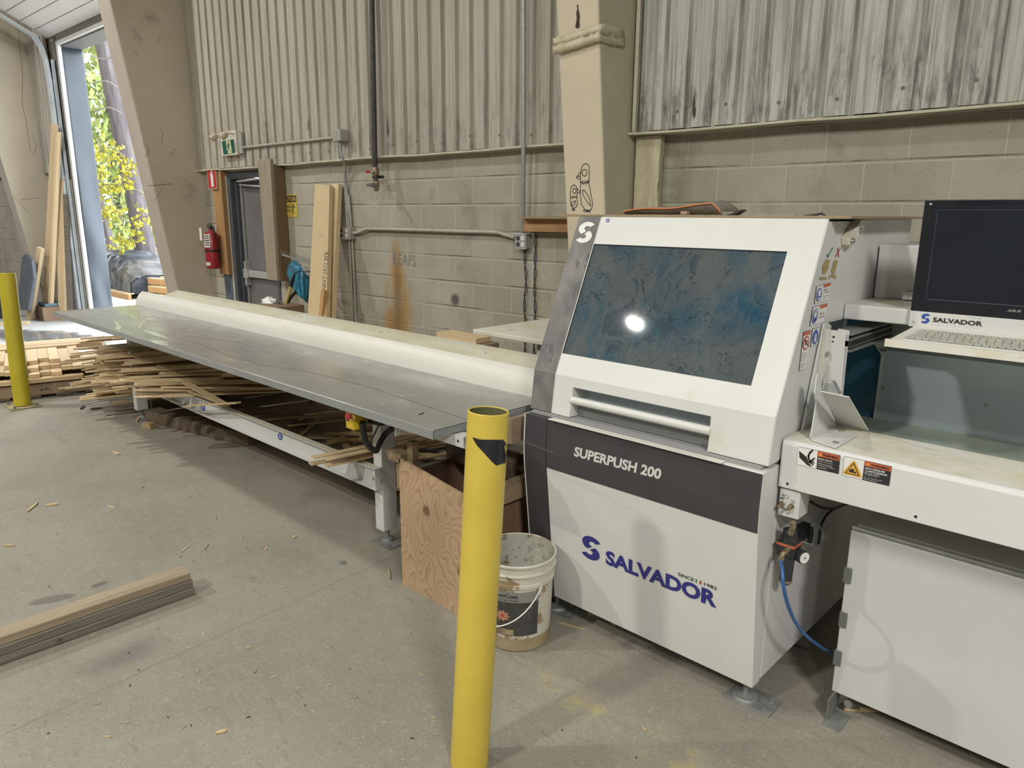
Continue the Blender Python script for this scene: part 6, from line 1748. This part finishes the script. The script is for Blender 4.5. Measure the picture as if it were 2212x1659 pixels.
# backing boards, extinguisher, sign
a = wp(441, 362, -.05); b = wp(466, 602, -.05)
s0, s1, z1, z0 = -8.215, -7.98, 2.17, 1.01
o = wobj(MB().prism([(-8.18, z0), (-7.955, z0), (-7.955, z1), (-8.18, z1)], 1, -.045, -.002), 'backing_board', M['orangewood'], .003); tag(o, 'tan upright board fixed left of the steel door behind the fire extinguisher', 'board')
o = wobj(MB().box(-7.955, -7.915, -.075, 0, z0, 2.15), 'backing_stud', pm('dark_tan_stud', (.30, .17, .075), .7), .003); tag(o, 'narrow upright stud between the tan board and the steel door', 'stud')
o = wobj(MB().box(-8.14, -7.93, -.012, 0, 0, 1.0), 'blue_paint_patch', pm('old_blue_paint', (.075, .10, .14), .75, col2=(.10, .12, .15), scale=8, spots=[(20, .6, .7, (.2, .2, .18))])); tag(o, 'old blue painted board low beside the steel door', 'board')
SG = wobj(MB().box(*( -8.245, -8.035, -.065, -.047, 1.955, 2.185)), 'extinguisher_sign', pm('worn_sign_edge', (.36, .27, .18), .7), .002); tag(SG, 'red fire extinguisher sign with a white cylinder on the board left of the door', 'sign')
PS2 = (tuple(WN), 4.12 - .0655)
c0 = wpt(-8.235, -.0655, 1.97)
class WFrame(Frame):
    def __init__(s, s0, z0, s1, z1, t):
        s.n = -WN; s.o = wpt(s0, t, z0); s.u = wpt(s1, t, z0) - s.o; s.v = wpt(s0, t, z1) - s.o; s.mb = MB()
fr = WFrame(-8.232, 1.968, -8.048, 2.172, -.0652); fr.rect(0, 0, 1, 1, 0, 1)
fr.poly([(.36, .08), (.68, .08), (.68, .66), (.60, .76), (.60, .84), (.46, .84), (.46, .76), (.36, .66)], 1, 2); fr.rect(.42, .86, .72, .91, 1, 2); fr.stroke([(.42, .82), (.34, .70)], .008, 1, 3)
fr.obj('sign_face', [flat('sign_red', (.45, .03, .04), .5), M['whiteprint']], SG)
FE = wthing('fire_extinguisher', 'red fire extinguisher hanging left of the steel door', 'fire extinguisher', -8.12, -.13, 1.1)
ec = wp(455, 540, -.15); es, ez0 = ec[0] + .0, wp(458, 580, -.15)[2]; ez1 = wp(452, 500, -.15)[2]
R_ = .078
wobj(MB().lathe([(0, 0), (R_ - .012, 0), (R_, .010), (R_, ez1 - ez0 - .05), (R_ * .8, ez1 - ez0 - .012), (.03, ez1 - ez0), (.022, ez1 - ez0 + .02), (0, ez1 - ez0 + .02)], 28, (es, -.13, ez0)), 'cylinder', M['red'], 0, True, FE)
wobj(MB().lathe([(R_ + .001, .19), (R_ + .003, .195), (R_ + .003, .210), (R_ + .001, .215)], 28, (es, -.13, ez0)), 'strap', M['black'], 0, True, FE)
h = ez1 + .02; wobj(MB().box(es - .015, es + .015, -.145, -.115, h - .01, h + .035).tube([(es - .06, -.14, h + .045), (es + .05, -.14, h + .055)], .008, 8).tube([(es - .05, -.14, h + .02), (es + .03, -.14, h + .035)], .006, 8), 'valve_head', M['dark'], .001, par=FE)
wobj(MB().tube(smooth([(es + .02, -.13, h + .03), (es + .065, -.13, h + .03), (es + .075, -.12, h - .06), (es + .07, -.10, h - .2), (es + .075, -.10, h - .34)], 5), .009, 8), 'hose', M['black'], 0, True, FE)
def cylp(a0, a1, z0, z1, e):
    v = []; 
    for k in range(9):
        a = a0 + (a1 - a0) * k / 8; v += [(es + (R_ + e) * math.cos(a), -.13 + (R_ + e) * math.sin(a), z) for z in (z0, z1)]
    return MB().add(v, [(2 * k, 2 * k + 2, 2 * k + 3, 2 * k + 1) for k in range(8)])
wobj(cylp(R(-95), R(-40), ez0 + .24, ez0 + .385, .001), 'label', M['whiteprint'], 0, True, FE)
mb = MB()
for zz in (.26, .285, .31, .335, .36):
    q = cylp(R(-90), R(-46), ez0 + zz, ez0 + zz + .012, .002); mb.add(q.v, q.f)
wobj(mb, 'label_print', M['ink'], 0, True, FE)
wobj(cylp(R(-120), R(-96), ez0 + .24, ez0 + .30, .001), 'side_label', M['whiteprint'], 0, True, FE); wobj(cylp(R(-125), R(-50), ez0 + .035, ez0 + .075, .001), 'lower_label', M['greyprint'], 0, True, FE)
wobj(MB().box(es - .10, es - .05, -.215, -.213, ez1 - .10, ez1 + .04), 'inspection_tag', M['whiteprint'], par=FE)
# grey timber post right of the door
a = wp(557, 345, -.10)
pq = [wp(x, y, -.16) for x, y in ((577, 604), (599, 607), (583, 343), (556, 345))]
o = wobj(MB().prism([(q_[0], q_[2]) for q_ in pq], 1, -.16, -.122), 'timber_post', M['postwood'], .004); tag(o, 'dusty grey timber plank fixed upright right of the steel door', 'timber')
qq = wp(595, 400, -.12)[0]
o = wobj(MB().box(qq - .09, qq, -.12, -.002, 1.02, 2.15), 'timber_backing', pm('dark_brown_timber', (.16, .105, .055), .75), .004); tag(o, 'dark brown timber behind the dusty upright plank', 'timber')
# caution sign
CS = wobj(MB().box(-6.83, -6.545, -.006, 0, 1.66, 1.885), 'caution_sign', pm('sign_yellow', (.55, .42, .08), .5, col2=(.50, .38, .07), scale=8), .001); tag(CS, 'yellow CAUTION tripping hazard sign half hidden behind the timber', 'sign')
fr = WFrame(-6.83, 1.66, -6.545, 1.885, -.0062); fr.rect(.02, .66, .96, .94, 0, 1); fr.text('CAUTION', .06, .70, .92, .90, 1, 2, .02); fr.text('TRIPPING', .10, .40, .60, .50, 0, 1, .01); fr.text('HAZARD', .12, .24, .58, .34, 0, 1, .01)
fr.oval(.80, .54, .035, .045, 0, 1); fr.stroke([(.78, .50), (.74, .34)], .012, 0, 2); fr.stroke([(.74, .34), (.66, .24)], .008, 0, 2); fr.stroke([(.74, .34), (.80, .22), (.76, .12)], .008, 0, 2); fr.stroke([(.66, .46), (.90, .42)], .007, 0, 2)
fr.obj('sign_print', [M['ink'], pm('sign_yellow_text', (.55, .42, .08), .5)], CS)
# leaning boards with writing
LB = 'boards leaning by the left outlet box'
def lean(P, th, mt, lab, name='leaning_board'):
    o = MB().slab([wpt(*p) for p in P], th).obj(name, M[mt], None, .002); tag(o, lab, 'board', LB); return o
a1, a2 = wp(680, 398, -.12), wp(712, 400, -.12); b1, b2 = wp(664, 690, -.42), wp(704, 700, -.42)
o1 = lean([a1, a2, b2, b1], .045, 'pinez', 'front pine board with handwriting leaning against the wall by the left outlet box')
k = .55
a3, a4 = wp(716, 397, -.06), wp(731, 397, -.06); b3, b4 = wp(700, 690, -.34), wp(717, 692, -.34)
o2 = lean([a3, a4, b4, b3], .045, 'pinez', 'rear pine board with handwriting leaning against the wall behind the front board')
def on_board(P0, P1, P2, txt, A_, B_, T_, par, bold=0):
    pl = plane_of(wpt(*P0), wpt(*P1), wpt(*P2)); fr = Frame(pl, A_, B_, T_); fr.text(txt, 0, 0, 1, 1, 0, 1.5, bold); fr.obj('handwriting', M['ink'], par)
on_board(a1, a2, b1, "SAVE FOR NEXT 2X12 30'8", (700, 682), (709, 545), (692, 681), o1); on_board(a3, a4, b3, "TO KEY NIGHT RODEN 20'5", (711, 684), (720, 560), (704, 683), o2)
# snow shovel
SHV = wthing('snow_shovel', 'blue plastic snow shovel standing upside down against the wall', 'shovel', *wp(640, 600, -.12))
def sp_(x, y, t): return Vector(wpt(*wp(x, y, t)))
rows_ = [[(633, 562), (648, 565), (664, 595)], [(624, 574), (645, 580), (668, 600)], [(620, 590), (642, 598), (670, 615)], [(626, 606), (645, 612), (668, 630)], [(634, 622), (648, 630), (664, 650)], [(640, 634), (652, 644), (664, 655)]]
v = []; f = []
for i, r_ in enumerate(rows_):
    n = 10
    for j in range(n + 1):
        u = j / n; x = (1 - u) ** 2 * r_[0][0] + 2 * u * (1 - u) * r_[1][0] + u * u * r_[2][0]; y = (1 - u) ** 2 * r_[0][1] + 2 * u * (1 - u) * r_[1][1] + u * u * r_[2][1]
        t = -.10 - .10 * math.sin(PI * u) - .012 * (j % 2) - .02 * i
        v.append(sp_(x, y, t))
for i in range(len(rows_) - 1):
    for j in range(10): a = i * 11 + j; f.append((a, a + 1, a + 12, a + 11))
o = MB().add(v, f).obj('blade', M['shovel'], SHV, 0, True); o.modifiers.new('t', 'SOLIDIFY').thickness = .006
o = MB().add([sp_(640, 563, -.20), sp_(645, 562, -.20), sp_(668, 592, -.22), sp_(666, 597, -.22)], [(0, 1, 2, 3)]).obj('wear_strip', M['alu'], SHV); o.modifiers.new('t', 'SOLIDIFY').thickness = .004
MB().tube(smooth([sp_(646, 622, -.24), sp_(638, 632, -.25), sp_(630, 640, -.25), sp_(622, 655, -.25), sp_(621, 690, -.25), sp_(622, 760, -.25)], 4), .016, 12).obj('shaft', M['black'], SHV, 0, True)
MB().tube([sp_(652, 612, -.225), sp_(640, 628, -.255)], [.03, .022], 12).obj('socket', M['shovel'], SHV, 0, True)
MB().box(-.02, .02, -.001, .001, -.02, .02).obj('maker_mark', M['whiteprint'], SHV).matrix_world = Matrix.Translation(sp_(653, 606, -.232)) @ Matrix.Rotation(R(40), 4, 'Y')
# bow rake
RK = wthing('bow_rake', 'bow rake with a yellow handle standing head up beside the snow shovel', 'rake', *wp(615, 650, -.25))
MB().tube([sp_(612, 672, -.33), sp_(629, 618, -.30)], .0155, 12).obj('handle', M['handleyellow'], RK, 0, True)
MB().tube([sp_(616, 660, -.33), sp_(606, 720, -.36)], .0155, 12).obj('handle_lower', M['handleyellow'], RK, 0, True)
MB().tube([sp_(629, 618, -.30), sp_(633, 603, -.30), sp_(636, 593, -.30)], [.018, .017, .010], 12).obj('ferrule', M['black'], RK, 0, True)
MB().tube(smooth([sp_(636, 593, -.30), sp_(634, 583, -.29), sp_(625, 575, -.28), sp_(614, 568, -.26), sp_(610, 561, -.25), sp_(612, 553, -.25)], 4), .005, 8).tube(smooth([sp_(636, 595, -.30), sp_(641, 588, -.29), sp_(650, 586, -.29), sp_(668, 587, -.28), sp_(680, 580, -.27)], 4), .005, 8).obj('bow', M['black'], RK, 0, True)
mb = MB(); A_ = sp_(611, 551, -.25); B_ = sp_(690, 575, -.26); d = B_ - A_
mb.tube([A_, B_], .008, 6)
for k in range(14): q = A_ + d * (k / 13.); mb.tube([q, q + Vector((-.005, -.02, .055))], [.006, .002], 5)
mb.obj('tine_head', M['dulsteel'], RK, 0)
# box with rags behind the table
a = wp(560, 655, -.5); 
o = MB().box(-6.95, -6.55, 3.40, 3.70, .0, .98).obj('cardboard_box', M['cardboard'], None, .004); 
p = atY(583, 658, 3.45); 
o.location = (float(p[0]) + 6.75, 0, float(p[2]) - .985); tag(o, 'tall cardboard box behind the table below the shovel', 'box')
for i, (x, y, w_, mt, lab) in enumerate(((583, 652, .11, 'whiteprint', 'crumpled white bag on top of the cardboard box'), (590, 658, .07, 'navy', 'dark blue bundle beside the crumpled white bag'), (604, 657, .06, 'clearwrap', 'grey crumpled cloth beside the blue bundle'))):
    p = atY(x, y, 3.55); v = []; f = []; n = 10
    for a_ in range(n):
        for b_ in range(n):
            th_, ph_ = PI * a_ / (n - 1), 2 * PI * b_ / n; r_ = w_ * (1 + random.uniform(-.25, .25))
            v.append((p[0] + r_ * math.sin(th_) * math.cos(ph_), p[1] + .6 * r_ * math.sin(th_) * math.sin(ph_), p[2] - .02 + .55 * r_ * math.cos(th_)))
    for a_ in range(n - 1):
        for b_ in range(n): f.append((a_ * n + b_, a_ * n + (b_ + 1) % n, (a_ + 1) * n + (b_ + 1) % n, (a_ + 1) * n + b_))
    o = MB().add(v, f).obj('rag', M[mt], None); tag(o, lab, 'cloth')
o = MB().box(0, .05, 0, .04, 0, 1.05).obj('short_stud', M['orangewood'], None, .002); p = atY(655, 660, 3.4); o.location = (float(p[0]), 3.4, 0); o.rotation_euler = (R(-8), R(4), 0); tag(o, 'short tan stud leaning beside the front leaning board', 'board')

# =================================================================== LEFT CORNER BY THE DOCK OPENING
LG = 'boards leaning left of the dock opening'
def stick(xb, yb, zb_, xt, yt, Tt, w_, th, mt, lab, n='leaning_board'):
    """board from a floor pixel to a point on a plane Tt in front of the wall"""
    b = Vector(atZ(xb, yb, zb_)); t = Vector(wpt(*wp(xt, yt, Tt))); d = t - b
    o = MB().box(0, d.length, -w_ / 2, w_ / 2, -th / 2, th / 2).obj(n, M[mt], None, .003)
    z = Vector((.5, -1, .1)); x = d.normalized(); y = z.cross(x).normalized(); z = x.cross(y)
    o.matrix_world = Matrix.Translation(b) @ Matrix((x, y, z)).transposed().to_4x4(); tag(o, lab, 'board', LG); return o
stick(98, 688, .01, 119, 268, -.12, .10, .05, 'pine', 'tallest pine stud leaning left of the dock opening, left of the tall pair')
stick(108, 690, .01, 127, 285, -.10, .06, .06, 'pine', 'tall pine stud leaning left of the dock opening, right of the tall pair')
stick(136, 690, .01, 130, 385, -.10, .13, .05, 'pine', 'wide pine board leaning left of the dock opening with a pointed top')
stick(152, 690, .01, 141, 420, -.08, .10, .04, 'oldwood', 'grey-brown board leaning closest to the dock door track')
stick(64, 690, .01, 88, 535, -.45, .10, .06, 'pine', 'short pine stud leaning over at the far left')
stick(40, 660, .01, 75, 600, -.3, .09, .05, 'orangewood', 'tan board slanting behind the short leaning stud')
b0 = Vector(atZ(50, 655, 0))
v = [Vector(wpt(*wp(x, y, t))) for x, y, t in ((36, 668, -.75), (47, 556, -.60), (54, 548, -.60), (68, 560, -.60), (72, 600, -.65), (60, 670, -.75))]
o = MB().slab(v, .05).obj('slate_sheet', M['bluetarp'], None, .01); tag(o, 'blue-grey sheet leaning against the wall at the far left', 'sheet')
a = atZ(76, 688, 0); o = MB().box(a[0], a[0] + .5, a[1], a[1] + .35, 0, .22).obj('cardboard_box', M['cardboard'], None, .006); tag(o, 'low cardboard box behind the leaning pine studs', 'box')
o = MB().box(a[0] + .05, a[0] + .45, a[1] + .05, a[1] + .3, .22, .27).obj('tray', pm('teal_tray', (.08, .15, .19), .5), None, .01); tag(o, 'dark teal tray on the low cardboard box', 'tray')
a = atZ(50, 695, 0); b = atZ(0, 708, 0)
o = MB().box(-.9, 0, -.05, .05, 0, .04).obj('pine_board', M['pine'], None, .002); q = atZ(63, 700, 0); o.location = (float(q[0]), float(q[1]), .001); o.rotation_euler = (0, 0, R(60)); tag(o, 'pine board lying on the floor behind the distant bollard', 'board')
q = atZ(5, 690, 0)
o = MB().box(-.15, .15, -.15, .15, 0, .45).obj('bin', M['dark'], None, .01); o.location = (float(q[0]) - .3, float(q[1]), 0); tag(o, 'dark container at the very left edge behind the bollard', 'container')

# =================================================================== OUTDOORS
random.seed(5)
def tree(name, lab, x, y, r, h, lean_=(0, 0), grp=None):
    T = thing(name, lab, 'tree', (x, y, 0), grp); P = [(x + lean_[0] * k, y + lean_[1] * k, h * k / 10) for k in range(11)]
    n = 22; v = []; f = []
    for i, p in enumerate(P):
        rr = r * (1 - .045 * i) * (1.25 if i == 0 else 1)
        for k in range(n):
            a = 2 * PI * k / n; q = rr * (1 + .07 * math.sin(7 * a + i) + random.uniform(-.02, .02)); v.append((p[0] + q * math.cos(a), p[1] + q * math.sin(a), p[2]))
    for i in range(10):
        for k in range(n): f.append((i * n + k, i * n + (k + 1) % n, (i + 1) * n + (k + 1) % n, (i + 1) * n + k))
    MB().add(v, f).obj('trunk', M['bark'], T, 0, True); return T
def leafcloud(n, box_, size, name, mt, par, drop=1.):
    mb = MB()
    for _ in range(n):
        c = Vector([random.uniform(a, b) for a, b in box_]); s = size * random.uniform(.5, 1.3)
        e = Euler((random.uniform(0, 6.3), random.uniform(0, 6.3), random.uniform(0, 6.3))).to_matrix()
        q = [c + e @ Vector(p) for p in ((-s, -s * .35, 0), (0, -s * .5, s * .1), (s, 0, 0), (0, s * .5, -s * .1))]
        mb.add(q, [(0, 1, 2, 3)])
    return mb.obj(name, mt, par)
def gp(x, y, D):
    """point seen along a sight line at D metres from the wall opening plane"""
    return hit(x, y, (0, 1, 0), D)
def gd(x, rho):
    """ground point straight ahead of photo column x at rho metres from the viewer"""
    d = ray(x, 500); k = rho / math.hypot(d[0], d[1]); return float(d[0] * k), float(d[1] * k)
PERP = Vector((ray(280, 500)[1], -ray(280, 500)[0], 0)).normalized()      # to the right as seen through the opening
def ptree(x, rho, r, h, lean_, lab): q = gd(x, rho); tree('pine_tree', lab, q[0], q[1], r, h, (-PERP.x * lean_, -PERP.y * lean_))
ptree(241, 20.5, .16, 11, .13, 'leaning trunk beside the blue-grey reveal outside the opening')
ptree(318, 19.2, .215, 12, .105, 'broad trunk behind the wrapped bundle outside the opening')
ptree(345, 27, .16, 11, .03, 'thin pale trunk far behind the thick ones outside the opening')
for i, (x, rho, w_, z0, z1, n, lab) in enumerate(((196, 24, 1.5, .8, 10, 2300, 'feathery green conifer just right of the blue-grey reveal'), (262, 25, 1.5, .6, 10.5, 2300, 'feathery green conifer filling the middle of the opening'), (330, 26, 1.6, .3, 7, 2000, 'pale green conifer on the right of the opening behind the slanting column'))):
    q = gd(x, rho); T = thing('conifer', lab, 'tree', (q[0], q[1], 0))
    leafcloud(n, ((q[0] - w_, q[0] + w_), (q[1] - w_, q[1] + w_), (z0, z1)), .15, 'foliage', M['leaf'], T)
    MB().tube([(q[0], q[1], 0), (q[0] + .1, q[1], z1)], [.12, .03], 8).obj('trunk', M['bark'], T, 0, True)
# blossoming sapling in front
SP = thing('blossom_sapling', 'sapling with clusters of yellow blossom in the opening', 'tree', (gp(214, 560, 5.7)[0], 5.7, 0)); mb = MB(); mb2 = MB()
ends = []
def sp3(x, y, D=5.7): return Vector(gp(x, y, D))
br = [[(224, 655), (219, 600), (214, 560), (210, 470), (214, 410), (235, 398), (262, 402), (290, 408), (318, 425)], [(214, 410), (218, 360), (212, 300)], [(262, 402), (270, 370), (290, 350)], [(235, 398), (245, 440), (262, 470), (282, 480), (300, 470), (330, 468)], [(300, 470), (295, 500), (280, 515), (268, 520)], [(214, 470), (232, 470), (250, 450)], [(240, 520), (258, 540), (278, 560)], [(212, 330), (235, 318), (260, 330), (280, 352)], [(200, 180), (230, 175), (255, 190)], [(195, 120), (225, 128), (250, 118)], [(205, 240), (235, 232), (262, 245)]]
for P in br: mb.tube(smooth([sp3(*q) for q in P], 3), .014, 6)
mb.obj('branches', M['twig'], SP, 0, True)
for _ in range(170):
    P = random.choice(br[:8]); k = random.randrange(len(P) - 1); u = random.random()
    x = P[k][0] + (P[k + 1][0] - P[k][0]) * u + random.gauss(0, 11); y = P[k][1] + (P[k + 1][1] - P[k][1]) * u + random.gauss(0, 12)
    c = sp3(x, y, 5.7 + random.uniform(-.15, .15))
    for _k in range(5):
        cc = c + Vector([random.gauss(0, .035) for _ in range(3)]); s = .036; e = Euler((random.uniform(0, 6.3), random.uniform(0, 6.3), 0)).to_matrix()
        mb2.add([cc + e @ Vector(q) for q in ((-s, -s * .7, 0), (s, -s * .7, 0), (s * .8, s, .01), (-s, s * .6, 0))], [(0, 1, 2, 3)])
o = mb2.obj('blossom', M['leafy'], SP); o['label'] = 'yellow blossom clusters'
# pallets with wrapped bundle
def opal(cx, cy, z, lab, yaw=0, L_=1.2, W__=1.0, nm='yard_pallet'):
    T = thing(nm, lab, 'pallet', (cx, cy, z), None, (0, 0, yaw)); MM = Matrix.Translation((cx, cy, z)) @ Matrix.Rotation(yaw, 4, 'Z')
    for k in range(5): MB().box(-L_ / 2, L_ / 2, -W__ / 2 + k * W__ / 4.6, -W__ / 2 + k * W__ / 4.6 + .12, .11, .13, 0, MM).obj('deck_board', M['pine'], T)
    for k in (-1, 0, 1): MB().box(-L_ / 2, L_ / 2, k * (W__ / 2 - .03) - .03, k * (W__ / 2 - .03) + .03, 0, .11, 0, MM).obj('stringer', M['orangewood'], T)
    return T
p1_ = atZ(262, 648, .0)
BX0 = float(atY(205, 600, 5.4)[0]); BX1 = float(atY(288, 600, 5.4)[0])
opal((BX0 + BX1) / 2, 5.9, -.02, 'pallet under the wrapped bundle in the yard', .0, BX1 - BX0 + .1, 1.3)
for k, (z, lab) in enumerate(((-.02, 'lowest empty pallet in the yard right of the bundle'), (.13, 'middle empty pallet in the yard right of the bundle'), (.28, 'top empty pallet in the yard right of the bundle'))):
    opal(BX1 + 1.35 - .1 * k, 6.4 + .05 * k, z, lab, .25, 2.4, 1.2)
h_ = 0
WB = thing('wrapped_bundle', 'bundle wrapped in black plastic and clear film on a pallet in the yard', 'bundle', ((BX0 + BX1) / 2, 5.9, .12))
v = []; f = []; nx_, ny_ = 26, 18
for i in range(nx_ + 1):
    u = i / nx_
    for j in range(ny_ + 1):
        a = PI * 1.0 * j / ny_
        h = .66 + .10 * math.sin(4 * u + .5) - (.0 if u < .8 else .25 * (u - .8) / .2); wv = .56
        c_, s_ = math.cos(a), math.sin(a); cx = wv * (abs(c_) ** .5) * (1 if c_ > 0 else -1); cz = h * (s_ ** .45)
        v.append((BX0 + (BX1 - BX0) * u + random.uniform(-.02, .02), 5.9 - cx + random.uniform(-.03, .03), .11 + cz + random.uniform(-.03, .03)))
for i in range(nx_):
    for j in range(ny_): a = i * (ny_ + 1) + j; f.append((a, a + 1, a + ny_ + 2, a + ny_ + 1))
f.append([nx_ * (ny_ + 1) + j for j in range(ny_ + 1)]); f.append([j for j in range(ny_ + 1)][::-1])
MB().add(v, f).obj('black_plastic', M['tarp'], WB, 0, True)
mb = MB(); mb.add([(a[0] + .01, a[1], a[2]) for a in [(x, y - .02 * (1 if y < 5.9 else -1), z + .01) for x, y, z in v[20 * (ny_ + 1):]]], [(i * (ny_ + 1) + j, i * (ny_ + 1) + j + 1, (i + 1) * (ny_ + 1) + j + 1, (i + 1) * (ny_ + 1) + j) for i in range(6) for j in range(ny_)])
mb.obj('clear_film', M['clearwrap'], WB, 0, True)
